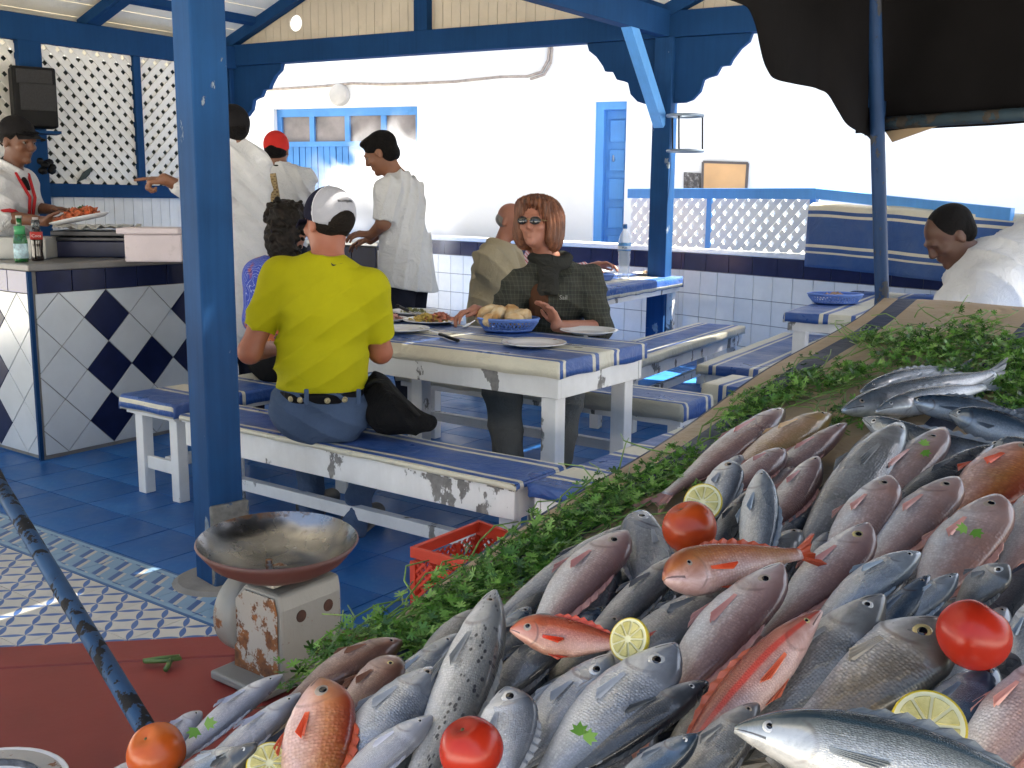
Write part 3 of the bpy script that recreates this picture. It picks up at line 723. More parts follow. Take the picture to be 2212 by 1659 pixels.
MB().tube([KF - V(0, 0, 1.08) + (KF-pt2)*0, KF, pt, pt2], .019, 14).build('pole', m_pole, stall, smooth=True)
b0 = inplane(1890, 268, KF, nrm(np.cross(SB, Z3))); b1 = inplane(2260, 243, KF, nrm(np.cross(SB, Z3)))
MB().tube([b0, b1 + (b1-b0)*1.5], .017, 12).build('crossbar', painted('crossbar_paint', (.03, .055, .075), (.07, .06, .05), .52, 25, .6, .3, (.05, .05, .045), .5, spec=.2), stall, smooth=True)
MB().tube([b0 - V(0, 0, .03), b0 + V(0, 0, .06)], .026, 12).build('clamp', m_pole, stall, smooth=True)
MB().tube([V(pt[0], pt[1], pt[2])*0 + KF + (pt-KF)*.60 - SB*.025, KF + (pt-KF)*1.4 - SB*.025], .012, 8).build('inner_pole', m_pole, stall, smooth=True)
m_tarp = plain('black_tarp', (.006, .0055, .006), .9, .3, 3, .3, 8, spec=.08)
SH = nrm(V(SU[0], SU[1], 0))
def sidept(x, y): return inplane(x, y, KF - SB*.06, SB)
low = [sidept(x, y) for x, y in ((1884, 306), (1869, 294), (1845, 284), (1820, 268), (1803, 238), (1787, 204), (1775, 194), (1764, 188), (1725, 180), (1685, 170), (1665, 152), (1648, 125), (1634, 90), (1623, 57), (1607, 20), (1585, 6), (1562, -4), (1530, -20), (1480, -60), (1400, -75), (1300, -160))]
ZTOP = 2.30
_l = np.array(low); _t = np.arange(len(low)); _q = np.linspace(0, len(low)-1, 90)
def _cr(P_, u):
    i = int(min(max(math.floor(u), 0), len(P_)-2)); f_ = u-i; a, b, c2, d2 = P_[max(i-1, 0)], P_[i], P_[i+1], P_[min(i+2, len(P_)-1)]
    return .5*((2*b)+(-a+c2)*f_+(2*a-5*b+4*c2-d2)*f_**2+(-a+3*b-3*c2+d2)*f_**3)
low = [_cr(_l, u) for u in _q]
top_e = [V(p[0], p[1], ZTOP - .02) for p in low]
rows = [[low[i]*(1-t)+top_e[i]*t + SB*(.012*math.sin(i*.13)*(1-t)) for i in range(len(low))] for t in (0, .25, .5, .75, 1)]
MB().sheet(rows).build('awning_side', m_tarp, stall, True, solid=.004)
ptc = KF + (pt-KF)*1.0
bar_e = b1 + (b1-b0)*1.5
b0w = b0 - SB*.07
rows = [[(b0w*(1-s)+bar_e*s)*(1-t) + (V(b0w[0], b0w[1], ZTOP)*(1-s)+V(bar_e[0], bar_e[1], ZTOP)*s)*t + SH*(.05+.012*math.sin(s*25)*(1-t)) - V(0,0,.02*(1-t)) for s in np.linspace(0, 1, 24)] for t in np.linspace(0, 1, 6)]
MB().sheet(rows).build('awning_back', m_tarp, stall, True, solid=.004)
t0_ = V(KF[0], KF[1], ZTOP) - SB*.03
c_ = [t0_, t0_ + SB*5.5, t0_ + SB*5.5 - SH*2.6, t0_ - SH*2.6]  # awning top widened beyond view, added to shade the fish and right side
rows = [[c_[0]*(1-s)*(1-t)+c_[1]*s*(1-t)+c_[2]*s*t+c_[3]*(1-s)*t + V(0, 0, .06*math.sin(s*3.14)) for s in np.linspace(0, 1, 12)] for t in np.linspace(0, 1, 12)]
MB().sheet(rows).build('awning_top', m_tarp, stall, True, solid=.004)
# torn paper-brown corner of the back flap
q = [b0 + V(.03, 0, -.02), b0 + SB*.2 + V(0, 0, .0), b0 + SB*.05 - V(0, 0, .05)]
MB().prism(q, SH*.003).build('awning_scrap', plain('brown_canvas', (.33, .24, .15), .9), stall)
# leaning blue pole in front
d0, d1 = Y(330, 1600, 1.04), Y(0, 1050, 1.5); dd_ = nrm(d1-d0)
m_dp = painted('leaning_pole_paint', (.012, .05, .12), (.018, .017, .018), .53, 45, .5, .3, (.008, .01, .015), .7, spec=.2)
ap_ = Mp - A3*6.15; post('post', ap_, .12, 0, ZB, m_post, math.radians(54))
tag(MB().tube([d0-dd_*.06, d0, (d0+d1)/2, d1, V(ap_[0]+.06, ap_[1]-.07, d1[2]+(d1[2]-d0[2])*(ap_[1]-d1[1])/(d1[1]-d0[1]))], .0112, 16).build('leaning_pole', m_dp, None, True), 'dark chipped blue metal pole leaning across the lower left', 'pole')
# ------------------------------------------------------------ things on the counter
def at_z(x, y, z): return G(x, y, z)
m_green = N('green_bottle_glass').fin((.01, .14, .03), .06, 0, .8)
m_green.node_tree.nodes['Principled BSDF'].inputs['Transmission Weight'].default_value = .35
m_cola = N('dark_cola').fin((.015, .008, .006), .05, 0, .8)
m_clear = N('clear_glass').fin((.9, .95, .95), .03, 0, .5)
m_clear.node_tree.nodes['Principled BSDF'].inputs['Transmission Weight'].default_value = .92
def on_counter(x, d):                   # point on the counter top below pixel column x at depth d
    p = Y(x, 560, d); return V(p[0], p[1], ZC)
def bottle(name, label, c, prof, mat, bands, cat='bottle'):
    t = thing(name, label, cat, c)
    b = MB().lathe(c, [(0, 0)]+prof+[(0, prof[-1][1])], 24).build('glass', mat, t, True)
    for nm, z0, z1, r, m_ in bands: MB().lathe(c, [(r, z0), (r, z1)], 24).build(nm, m_, t, True, solid=.001)
    return t
c = G(47, 566, ZC)
H_ = .235
m_lab1 = plain('pale_label', (.45, .62, .75), .5, .5, 40)
bottle('green_bottle', 'green glass bottle with pale blue label on the counter corner', c, [(.032, 0), (.034, .01), (.034, .11), (.03, .135), (.018, .165), (.0125, .19), (.0125, .225), (.014, .226), (.014, H_)], m_green,
       [('label', .02, .095, .0348, m_lab1), ('neck_label', .14, .185, .0262, plain('green_neck', (.05, .3, .12), .4)), ('cap', .224, .238, .0148, plain('foil_cap', (.45, .5, .45), .35, metal=.6))])
c = G(82, 563, ZC)
m_lab2 = plain('red_label', (.5, .035, .03), .45, .1, 9)
ct = bottle('cola_bottle', 'small cola bottle with red label right of the green bottle', c, [(.029, 0), (.031, .01), (.027, .05), (.03, .085), (.031, .12), (.026, .15), (.014, .185), (.0125, .205), (.0135, .206), (.0135, .225)], m_cola,
       [('label', .112, .152, .0312, m_lab2), ('neck', .165, .215, .0205, m_clear), ('cap', .213, .228, .0145, plain('pale_cap', (.5, .45, .45), .4))])
def text3d(s, name, origin, u, v, size, mat, parent, depth=.0008):
    cu_ = bpy.data.curves.new(name, 'FONT'); cu_.body = s; cu_.size = size; cu_.extrude = depth; cu_.align_x = 'CENTER'; cu_.align_y = 'CENTER'; cu_.resolution_u = 2
    cu_.materials.append(mat); o = bpy.data.objects.new(name, cu_); u, v = nrm(u), nrm(v); w_ = np.cross(u, v)
    o.matrix_basis = Matrix([[u[0], v[0], w_[0], origin[0]], [u[1], v[1], w_[1], origin[1]], [u[2], v[2], w_[2], origin[2]], [0, 0, 0, 1]])
    link(o, parent); dg = bpy.context.evaluated_depsgraph_get(); me = bpy.data.meshes.new_from_object(o.evaluated_get(dg)); mb_ = o.matrix_basis.copy()
    bpy.data.objects.remove(o); o = bpy.data.objects.new(name, me); me.materials.clear(); me.materials.append(mat); o.matrix_basis = mb_
    link(o, parent); return o
m_prn = plain('white_print', (.8, .78, .75), .5, .02)
tc = nrm(V(-c[0], -c[1], 0)); rt = V(-tc[1], tc[0], 0)
text3d('Coca', 'lettering', c + tc*.0325 + V(0, 0, .131), rt, Z3, .022, m_prn, ct)
# platters, box, trays
def plate(name, label, c, r, mat, cat='plate', rim=None, depth=.018, sq=1.0, group=None, parts=True):
    t = thing(name, label, cat, c, group)
    o = MB().lathe(c, [(0, .004), (r*.55, .004), (r*.62, .006), (r*.72, depth*.75), (r*.98, depth), (r, depth+.001), (r, depth-.003), (r*.72, depth*.45), (r*.6, 0), (0, 0)], 40, squash=sq).build('dish', mat, t, True)
    if rim is not None: MB().lathe(c, [(r*.80, depth*.9+.0012), (r*.94, depth+.0012)], 40, squash=sq).build('rim_band', rim, o, True)
    return t
m_china = plain('white_china', (.75, .75, .76), .12, .03, 4)
def rimband():
    n = N('floral_rim'); v = n.vor(26, None, 'F1', 'Distance')
    c = n.ramp(v, [(.16, (.5, .25, .16)), (.3, (.73, .71, .69))]); return n.fin(c, .15)
m_rim = rimband()
c = G(238, 552, ZC); sal = plate('salad_plate', 'oval plate of green salad with orange slices on the counter', c, .155, m_china, sq=.6)
m_let = plain('lettuce', (.12, .3, .03), .5, .4, 30); m_tomd = plain('diced_tomato', (.6, .06, .03), .35, .3, 30); m_orng = plain('orange_slice', (.75, .32, .02), .4, .2, 20)
r_ = random.Random(3)
def pile(parent, name, c, u, v, w, h, hh, n, s, mat, seed, kind='leaf'):
    r = random.Random(seed); mb = MB()
    for k in range(n):
        x, y = r.gauss(0, .4), r.gauss(0, .4); 
        if x*x+y*y > 1: continue
        p = c + u*w*x + v*h*y + V(0, 0, hh*(1-(x*x+y*y))*r.random())
        a = nrm(V(r.gauss(0, 1), r.gauss(0, 1), r.gauss(0, .4))); b = nrm(np.cross(a, V(r.gauss(0, 1), r.gauss(0, 1), r.gauss(0, 1))))
        if kind == 'leaf': mb.prism([p+a*s, p+a*.3*s+b*s*.6, p-a*s, p-b*s*.6], np.cross(a, b)*s*.12)
        else: mb.cbox(p, a*s, b*s*.9, np.cross(a, b)*s*.8)
    o = mb.build(name, mat, parent); return o
pile(sal, 'lettuce', c + V(.05, 0, .02), V(1, 0, 0), V(0, 1, 0), .10, .06, .035, 160, .014, m_let, 1)
pile(sal, 'diced_tomato', c + V(.05, .0, .04), V(1, 0, 0), V(0, 1, 0), .07, .05, .03, 45, .012, m_tomd, 2, 'cube')
pile(sal, 'orange_pieces', c + V(-.10, 0, .018), V(1, 0, 0), V(0, 1, 0), .05, .05, .012, 30, .02, m_orng, 3)
def basket(name, label, c, r, h, mat, sq=.75, cat='basket', u=V(1, 0, 0)):
    t = thing(name, label, cat, c); v = np.cross(Z3, u); n = 44
    def ring(rad, z): return [c + u*rad*math.cos(2*math.pi*k/n) + v*rad*sq*math.sin(2*math.pi*k/n) + V(0, 0, z) for k in range(n+1)]
    MB().tube(ring(r, h), .006, 8, False).build('rim', mat, t, True)
    MB().lathe(c, [(r*.0, .002), (r*.72, .002), (r*.76, .008), (r*.77, .012), (r*.74, .010), (0, .006)], n, squash=sq).build('base', mat, t, True) if abs(u[0]-1) < 1e-6 else MB().prism(ring(r*.76, .002)[:-1], V(0, 0, .006)).build('base', mat, t)
    MB().sheet([ring(r*.985, h*.80), ring(r, h)]).build('upper_band', mat, t, True, solid=.003)
    MB().sheet([ring(r*.76, .004), ring(r*.82, h*.25)]).build('lower_band', mat, t, True, solid=.003)
    lo_, hi_ = ring(r*.82, h*.25), ring(r*.985, h*.80)
    mb = MB()
    for k in range(n):
        for q, sg in ((k, 1),):
            a, b = lo_[k], hi_[(k+1) % n]; a2, b2 = lo_[k], hi_[(k-1) % n]
            mb.tube([a, b], .0028, 5); mb.tube([a2, b2], .0028, 5)
    w_ = mb.build('weave', mat, t); w_['kind'] = 'stuff'
    return t
m_bask = plain('blue_plastic', (.13, .24, .62), .35, .12, 8)
c = G(150, 553, ZC) ; basket('blue_bowl', 'worn blue basket bowl on the counter behind the bottles', c, .13, .045, plain('faded_blue_plastic', (.09, .2, .45), .5, .3, 20), cat='bowl')
bx = thing('foam_box', 'pinkish white foam cold box with lid on the counter', 'box', on_counter(320, 5.55))
m_foam = plain('pink_foam', (.68, .59, .6), .75, .06, 6, .15, 80, dirt=((.4, .33, .3), 8, .66, .5))
p = on_counter(270, 5.5); bu = nrm(V(.9, .12, 0)); bv = V(-bu[1], bu[0], 0)
MB().obox(p, bu*.29, bv*.25, V(0, 0, .145)).build('body', m_foam, bx, bevel=.008)
MB().obox(p - bu*.035 - bv*.02 + V(0, 0, .146), bu*.32, bv*.29, V(0, 0, .032)).build('lid', m_foam, bx, bevel=.008)
p = on_counter(385, 5.75); tag(MB().obox(p, bu*.1, bv*.14, V(0, 0, .14)).build('brown_carton', plain('carton', (.3, .17, .12), .8), None, bevel=.004), 'brown carton edge between the foam box and the post', 'carton')
dk = thing('steel_tray', 'stack of dark steel trays behind the foam box', 'tray', on_counter(170, 6.0))
p = on_counter(112, 5.85); m_dt = plain('dark_tray', (.05, .05, .055), .3, .3, 9, metal=.7); m_dt2 = plain('tray_blue', (.02, .022, .07), .4, .2, 9)
MB().obox(p + V(0, 0, .0), bu*.46, bv*.34, V(0, 0, .09)).build('lower_tray', m_dt2, dk, bevel=.006)
MB().obox(p + V(-.01, -.01, .091), bu*.47, bv*.36, V(0, 0, .022)).build('middle_tray', m_dt, dk, bevel=.005)
MB().obox(p + V(.0, .0, .118), bu*.45, bv*.34, V(0, 0, .03)).build('upper_tray', m_dt, dk, bevel=.005)
m_foil = plain('crumpled_foil', (.55, .55, .53), .3, .3, 14, .8, 40, metal=.7)
fo_ = thing('foil_platter', 'crumpled foil platter lying on the steel trays', 'platter', p + V(.2, .1, .15))
rows = [[p + V(.02, -.02, .155) + bu*.42*i/16 + bv*.30*j/10 + V(0, 0, r_.uniform(0, .03)) for i in range(17)] for j in range(11)]
MB().sheet(rows).build('foil', m_foil, fo_, solid=.002)
sb_ = MB().obox(on_counter(-60, 5.6), bu*.38, bv*.3, V(0, 0, .115)).build('white_slab', plain('pale_slab', (.5, .5, .48), .6), None, bevel=.005)
tag(sb_, 'pale slab box at the left edge of the counter behind the bottles', 'box')

# ------------------------------------------------------------ tableware on the dining table
ZT1 = .752
def t1(x, y): return G(x, y, ZT1)
plate('dinner_plate', 'empty patterned plate at the front edge of the dining table', t1(1153, 747), .138, m_china, rim=m_rim, group='plates on the dining table')
plate('dinner_plate', 'shiny empty plate in front of the plaid shirted woman', t1(1272, 720), .135, m_china, group='plates on the dining table')
plate('dinner_plate', 'white plate at the yellow shirted man\'s right elbow', t1(868, 716), .13, m_china, group='plates on the dining table')
pf_ = plate('food_plate', 'plate of fish and vegetable leftovers beside the bread basket', t1(935, 697), .15, m_china, group='plates on the dining table')
c = t1(935, 697)
pile(pf_, 'vegetable_strips', c + V(-.02, 0, .012), V(1, 0, 0), V(0, 1, 0), .10, .08, .03, 120, .017, plain('yellow_veg', (.6, .42, .1), .5, .3, 20), 5)
pile(pf_, 'prawn_scraps', c + V(.03, 0, .015), V(1, 0, 0), V(0, 1, 0), .09, .07, .035, 90, .016, plain('prawn_pink', (.6, .22, .14), .45, .35, 25), 6)
pf2 = plate('food_plate', 'small plate of pink shell scraps half hidden by the yellow shirt', t1(838, 694), .10, m_china, group='plates on the dining table')
pile(pf2, 'shell_scraps', t1(838, 694) + V(0, 0, .012), V(1, 0, 0), V(0, 1, 0), .08, .07, .03, 90, .014, plain('shell_pink', (.6, .3, .25), .45, .35, 25), 7)
pf3 = plate('dinner_plate', 'far plate with green scraps at the back of the dining table', t1(893, 678), .13, m_china, group='plates on the dining table')
pile(pf3, 'green_scraps', t1(893, 678) + V(0, 0, .012), V(1, 0, 0), V(0, 1, 0), .07, .06, .02, 50, .015, plain('olive_scraps', (.25, .25, .1), .6, .3, 20), 8)
bc_ = t1(1098, 716)
bb = basket('bread_basket', 'blue plastic basket full of bread on the dining table', bc_, .142, .062, m_bask, .72)
m_bread = N('bread'); 
_n = m_bread; _c = _n.ramp(_n.noise(14, 5), [(.35, (.5, .27, .1)), (.55, (.66, .5, .3)), (.75, (.74, .65, .48))]); _n.bump(_n.noise(60, 4), .4, .01); m_bread = _n.fin(_c, .85)
for k, (dx, dy, dz, s_, a_) in enumerate(((-.085, .01, .075, .062, .2), (-.04, -.02, .082, .05, 1.2), (.02, .03, .075, .058, 2.2), (.06, -.02, .068, .052, .7), (.03, -.05, .062, .045, 2.9), (.09, .03, .058, .045, 1.6), (-.08, -.045, .06, .042, .9))):
    cu_, cv_ = V(math.cos(a_), math.sin(a_), .3), V(-math.sin(a_), math.cos(a_), .2); cu_ = nrm(cu_); cv_ = nrm(np.cross(np.cross(cu_, cv_), cu_)); cw_ = np.cross(cu_, cv_)
    p = bc_ + V(dx, dy, dz); r = random.Random(k); mb = MB(); seg, nl = 14, 7; vs = []; fs_ = []
    for i in range(nl):
        th = math.pi*(i+.5)/nl
        for j in range(seg):
            ph = 2*math.pi*j/seg; x, y, z = math.sin(th)*math.cos(ph), math.sin(th)*math.sin(ph), math.cos(th)
            y = max(y, -.35)                       # the cut face of the bread
            q = 1+.08*r.uniform(-1, 1); vs.append(p + (cu_*x*1.15+cv_*y*.85+cw_*z*.75)*s_*q)
    fs_ = [(i*seg+j, i*seg+(j+1) % seg, (i+1)*seg+(j+1) % seg, (i+1)*seg+j) for i in range(nl-1) for j in range(seg)] + [tuple(range(seg))[::-1], tuple(range((nl-1)*seg, nl*seg))]
    lab = ('large upright bread chunk at the left of the basket', 'bread chunk leaning on the upright one', 'round crusty bread piece in the basket middle', 'bread piece right of the crusty one', 'pale cut bread piece at the front of the basket', 'small bread piece at the right end of the basket', 'low bread piece at the front left of the basket')[k]
    tag(mb.add(vs, fs_).build('bread_piece', m_bread, None, True), lab, 'bread', 'bread in the basket')
def knife(label, p, q, name='table_knife'):
    t = thing(name, label, 'knife', p, 'knives on the dining table'); d = nrm(q-p); L = np.linalg.norm(q-p); s = nrm(np.cross(Z3, d))
    MB().prism([p, p + d*L*.55 + s*.009, p + d*L*.55 - s*.007, p + d*L*.06 - s*.007], V(0, 0, .002)).build('blade', m_steel, t)
    MB().beam(p + d*L*.55, q, s*.018, V(0, 0, .013)).build('handle', m_black, t, bevel=.005)
knife('knife with black handle lying across the table edge by the elbow plate', t1(905, 712) + V(0, 0, .014), t1(990, 740) + V(0, 0, .008))
knife('knife resting upright on the far plate with green scraps', t1(905, 692) + V(0, 0, .02), Y(858, 660, 4.72))
fk = thing('fork', 'steel fork lying left of the bread basket', 'fork', t1(1010, 705)); p, q = t1(1035, 690) + V(0, 0, .008), t1(1003, 708) + V(0, 0, .004)
d = nrm(q-p); s = nrm(np.cross(Z3, d)); L = float(np.linalg.norm(q-p))
MB().beam(p, p+d*L*.62, s*.008, V(0, 0, .002)).build('handle', m_steel, fk)
MB().prism([p+d*L*.62-s*.004, p+d*L*.62+s*.004, p+d*L*.75+s*.011, p+d*L*.75-s*.011], V(0, 0, .002)).build('neck', m_steel, fk)
for k in range(4): MB().beam(p+d*L*.75+s*(.0075-.005*k), p+d*L+s*(.0075-.005*k), s*.003, V(0, 0, .002)).build('tine', m_steel, fk)

# ------------------------------------------------------------ far table things
ZT2 = .752
c = G(1347, 603, ZT2)
m_pet = N('pet_plastic').fin((.8, .88, .95), .06, 0, .7); m_pet.node_tree.nodes['Principled BSDF'].inputs['Alpha'].default_value = .32
m_blab = plain('blue_bottle_label', (.12, .35, .7), .4, .25, 30)
wb = thing('water_bottle', 'tall clear plastic water bottle with blue label and cap', 'bottle', c)
pr = [(.0, 0), (.046, 0), (.05, .015), (.047, .05), (.05, .08), (.044, .115), (.05, .15), (.047, .19), (.0505, .215), (.0505, .29), (.048, .31), (.03, .36), (.016, .385), (.016, .40)]
MB().lathe(c, pr, 28).build('body', m_pet, wb, True)
lb = MB().lathe(c, [(.0515, .225), (.0515, .285)], 28).build('label', m_blab, wb, True, solid=.0008)
MB().lathe(c, [(.0525, .235), (.0525, .262)], 28).build('label_stripe', plain('pale_stripe', (.7, .75, .78), .4), lb, True)
MB().lathe(c, [(0, .43), (.018, .43), (.019, .40), (.016, .395)], 20).build('cap', plain('blue_cap', (.02, .12, .35), .35), wb, True)
tc = nrm(V(-c[0], -c[1], 0)); rt = V(-tc[1], tc[0], 0)
text3d('Ain', 'lettering', c + tc*.0535 + V(0, 0, .249), rt, Z3, .03, plain('navy_print', (.02, .05, .2), .4), wb)
plate('oval_dish', 'white dish of food at the far end of the water bottle table', G(1405, 594, ZT2), .15, m_china, group='dishes on the far table', sq=.8)
pile(bpy.data.objects['oval_dish'], 'food_scraps', G(1405, 594, ZT2) + V(0, 0, .012), V(1, 0, 0), V(0, 1, 0), .09, .07, .02, 60, .018, plain('pale_food', (.6, .45, .3), .5, .3, 20), 11)
plate('oval_dish', 'white dish beside the water bottle under the hands', G(1290, 588, ZT2), .14, m_china, group='dishes on the far table', sq=.8)
fo2 = plate('fried_fish_dish', 'dish of small fried fish at the near end of the far table', G(1062, 610, ZT2), .13, m_china, group='dishes on the far table')
pile(fo2, 'fried_fish', G(1062, 610, ZT2) + V(0, 0, .015), V(1, 0, 0), V(0, 1, 0), .1, .08, .03, 70, .024, plain('fried_fish', (.5, .36, .22), .5, .35, 20), 12)
basket('bread_basket', 'small blue basket with bread on the far table behind the plaid sleeve', G(1296, 606, ZT2), .11, .05, m_bask, .75)
c = G(1803, 656, .752)
bb3 = basket('fruit_basket', 'oval blue basket on the small table at right', c, .165, .06, m_bask, .7)
pile(bb3, 'bread_scraps', c + V(0, 0, .045), V(1, 0, 0), V(0, 1, 0), .10, .06, .02, 60, .02, plain('crust', (.55, .36, .24), .7, .3, 20), 13)

# grill counter behind the standing man
gk = V(*Y(815, 620, 8.4)[:2], 0); gu, gv = -b6, a6
gr = thing('charcoal_grill', 'tiled charcoal grill stand behind the yellow shirted man', 'grill', gk)
MB().obox(gk, gu*1.5, gv*.6, V(0, 0, .98)).build('core', m_grout, gr)
for k in range(6):
    MB().obox(gk + gu*(.003+.25*k) - gv*.012 + V(0, 0, .80), gu*.244, gv*.011, V(0, 0, .17)).build('band_tile', m_navy, gr, bevel=.002)
    for j in range(3): MB().obox(gk + gu*(.003+.25*k) - gv*.011 + V(0, 0, .05+.25*j), gu*.244, gv*.010, V(0, 0, .244)).build('tile', m_ctile if (k+j) % 3 else m_navy, gr, bevel=.002)
for j in range(4): MB().obox(gk - gu*.011 + gv*(.003+.15*j) + V(0, 0, .05), gu*.01, gv*.144, V(0, 0, .9)).build('tile', m_glaze, gr, bevel=.002)
MB().obox(gk - gv*.03 - gu*.03 + V(0, 0, .981), gu*1.55, gv*.66, V(0, 0, .03)).build('slab', m_steel, gr, bevel=.004)
for k in range(14): MB().beam(gk + gu*(.1+.09*k) + gv*.05 + V(0, 0, 1.05), gk + gu*(.1+.09*k) + gv*.55 + V(0, 0, 1.05), gu*.01, V(0, 0, .01)).build('grill_bar', m_dt, gr)

# ------------------------------------------------------------ red table with the scale, plate and scraps
ZR = .50
ra, rb = G(-120, 1401, ZR), G(480, 1370, ZR); rd = nrm(V(rb[0]-ra[0], rb[1]-ra[1], 0)); rn = V(rd[1], -rd[0], 0); rn = rn if rn[1] < 0 else -rn
rt0 = V(ra[0], ra[1], 0) - rd*.6
m_red = plain('red_table_paint', (.225, .03, .025), .5, .16, 3, .1, 14, dirt=((.1, .05, .03), 3.5, .6, .45))
red = thing('red_table', 'worn dark red table top at lower left carrying the scale', 'table', rt0 + rd*.9 + rn*.5)
MB().obox(rt0 + V(0, 0, ZR-.03), rd*1.62, rn*.095, V(0, 0, .028)).build('edge_board', m_red, red, bevel=.003)
MB().obox(rt0 + rn*.098 + V(0, 0, ZR-.03), rd*1.62, rn*.42, V(0, 0, .0275)).build('board', m_red, red, bevel=.003)
MB().obox(rt0 + rn*.5205 + V(0, 0, ZR-.03), rd*1.62, rn*.5, V(0, 0, .0275)).build('board', m_red, red, bevel=.003)
for a, b in ((.05, .05), (1.5, .05), (.05, .9), (1.5, .9)): MB().obox(rt0 + rd*a + rn*b, rd*.05, rn*.05, V(0, 0, ZR-.031)).build('leg', m_red, red)
# scale
def rusty(name, col, amt):
    n = N(name); ch = n.noise(24, 8, .7); z = n.sep(n.coord('Object'))[2]
    big = n.noise(5, 4, .6)
    f = n.math('ADD', ch, n.math('MULTIPLY', big, .35))
    m = n.ramp(f, [(amt, 0.0), (amt+.04, 1.0)])
    rust = n.ramp(n.noise(50, 4), [(.3, (.07, .025, .012)), (.7, (.26, .1, .03))])
    base = n.ramp(n.noise(4, 5), [(.3, tuple(np.array(col)*.75)), (.7, col)])
    n.bump(f, .3, .004)
    return n.fin(n.mix(m, base, rust), n.mix(m, (.4,)*3, (.85,)*3))
m_sc1 = rusty('scale_paint_rusty', (.38, .36, .32), .62); m_sc2 = rusty('scale_paint', (.25, .245, .225), .80)
k0 = G(611, 1497, ZR); k0 = V(k0[0], k0[1], 0); kr = G(742, 1435, ZR); kl = G(470, 1440, ZR)
su = nrm(V(kr[0]-k0[0], kr[1]-k0[1], 0)); sv = V(-su[1], su[0], 0)
wl = float(np.linalg.norm((kr-k0)[:2])); dl = .135
sc = thing('weighing_scale', 'old rusty weighing scale with a shallow metal pan', 'scale', k0 + su*wl/2 + sv*dl/2 + V(0, 0, ZR))
zs = ZR+.012; hs_ = .165
base8 = [k0, k0+su*wl, k0+su*wl+sv*dl, k0+sv*dl]
inn = .038
body = MB()
bot = [p + V(0, 0, zs) for p in base8]; tp = [k0+sv*.005, k0+su*wl+sv*.005, k0+su*wl+sv*(dl-inn), k0+sv*(dl-inn)]
tp = [p + V(0, 0, zs+hs_) for p in tp]; sh = [p + V(0, 0, zs+hs_*.82) - sv*(0 if i < 2 else -.0) for i, p in enumerate([k0, k0+su*wl, k0+su*wl+sv*(dl-.012), k0+sv*(dl-.012)])]
body.add(bot+sh+tp, [(3, 2, 1, 0), (8, 9, 10, 11)] + [(i, (i+1) % 4, 4+(i+1) % 4, 4+i) for i in range(4)] + [(4+i, 4+(i+1) % 4, 8+(i+1) % 4, 8+i) for i in range(4)])
body.build('housing', m_sc2, sc, bevel=.008, seg=3)
MB().prism([k0-su*.0015+sv*.008+V(0, 0, zs+.002), k0-su*.0015+sv*(dl-.008)+V(0, 0, zs+.002), k0-su*.0015+sv*(dl-.018)+V(0, 0, zs+hs_*.82), k0-su*.0015+sv*(dl-inn-.006)+V(0, 0, zs+hs_-.008), k0-su*.0015+sv*.014+V(0, 0, zs+hs_-.008), k0-su*.0015+sv*.006+V(0, 0, zs+hs_*.8)], -su*.002).build('rusty_side_plate', m_sc1, sc, bevel=.001)
MB().obox(k0 - su*.045 - sv*.004 + V(0, 0, ZR+.001), su*(wl+.055), sv*(dl+.012), V(0, 0, .016)).build('base', m_sc2, sc, bevel=.004)
for (a, h_) in ((.32, .115), (.76, .115)):
    cc_ = k0 + su*wl*a + V(0, 0, zs+h_); MB().lathe(cc_, [(0, .001), (.011, .001), (.012, -.002)], 16, -sv).build('bolt_hole', plain('rust_hole', (.05, .02, .012), .9, .4, 60), sc)
for a in (.50, .68):
    cc_ = k0 + su*wl*a - sv*.001 + V(0, 0, zs+.03); MB().prism([cc_+V(0, 0, 0), cc_+su*.02, cc_+su*.02+V(0, 0, .022), cc_+V(0, 0, .026)], -sv*.001).build('rust_patch', plain('rust_hole', (0, 0, 0)), sc)
dc = k0 + su*wl*.42 + sv*(dl+.012) + V(0, 0, zs+.088)
dn = nrm(sv)
MB().lathe(dc, [(0, -.03), (.074, -.03), (.08, -.02), (.08, .016), (.072, .024), (.066, .018), (0, .016)], 32, dn).build('dial', m_sc2, sc, True)
MB().lathe(dc, [(.0, .0185), (.062, .0185)], 32, dn).build('dial_glass', plain('dial_glass', (.06, .07, .06), .1), sc)
MB().tube([k0+su*.02+sv*.05+V(0, 0, zs+hs_-.01), k0+su*.02+sv*.05+V(0, 0, zs+hs_+.05)], .006).build('pan_rod', m_sc1, sc)
MB().tube([k0+su*(wl-.03)+sv*.05+V(0, 0, zs+hs_-.01), k0+su*(wl-.03)+sv*.05+V(0, 0, zs+hs_+.03)], .006).build('pan_rod', m_sc1, sc)
MB().obox(k0+su*.01+sv*.03+V(0, 0, zs+hs_+.002), su*(wl-.02), sv*.06, V(0, 0, .012)).build('pan_cradle', m_sc1, sc, bevel=.003)
pc = Y(600, 1166, 1.76)
def panmat():
    n = N('pan_metal'); ch = n.noise(16, 7, .7); s = n.sep(n.coord('Object'))
    dv_ = n.n('ShaderNodeVectorMath', operation='DISTANCE'); n.l(n.coord('Object'), dv_.inputs[0]); dv_.inputs[1].default_value = tuple(pc)
    rim_ = n.ramp(dv_.outputs['Value'], [(.10, 0.0), (.14, .2)]); m = n.ramp(n.math('ADD', ch, rim_), [(.70, 0.0), (.80, 1.0)])
    base = n.ramp(n.noise(7, 5), [(.3, (.10, .10, .098)), (.7, (.34, .335, .33))])
    c_ = n.mix(m, base, (.17, .08, .035)); n.bump(n.noise(6, 3), .15, .01)
    return n.fin(c_, n.ramp(n.noise(9, 4), [(.3, .16), (.7, .36)]), n.ramp(m, [(0, 1.0), (1, .1)]))
R0 = .139; tilt = nrm(V(.02, -.05, 1))
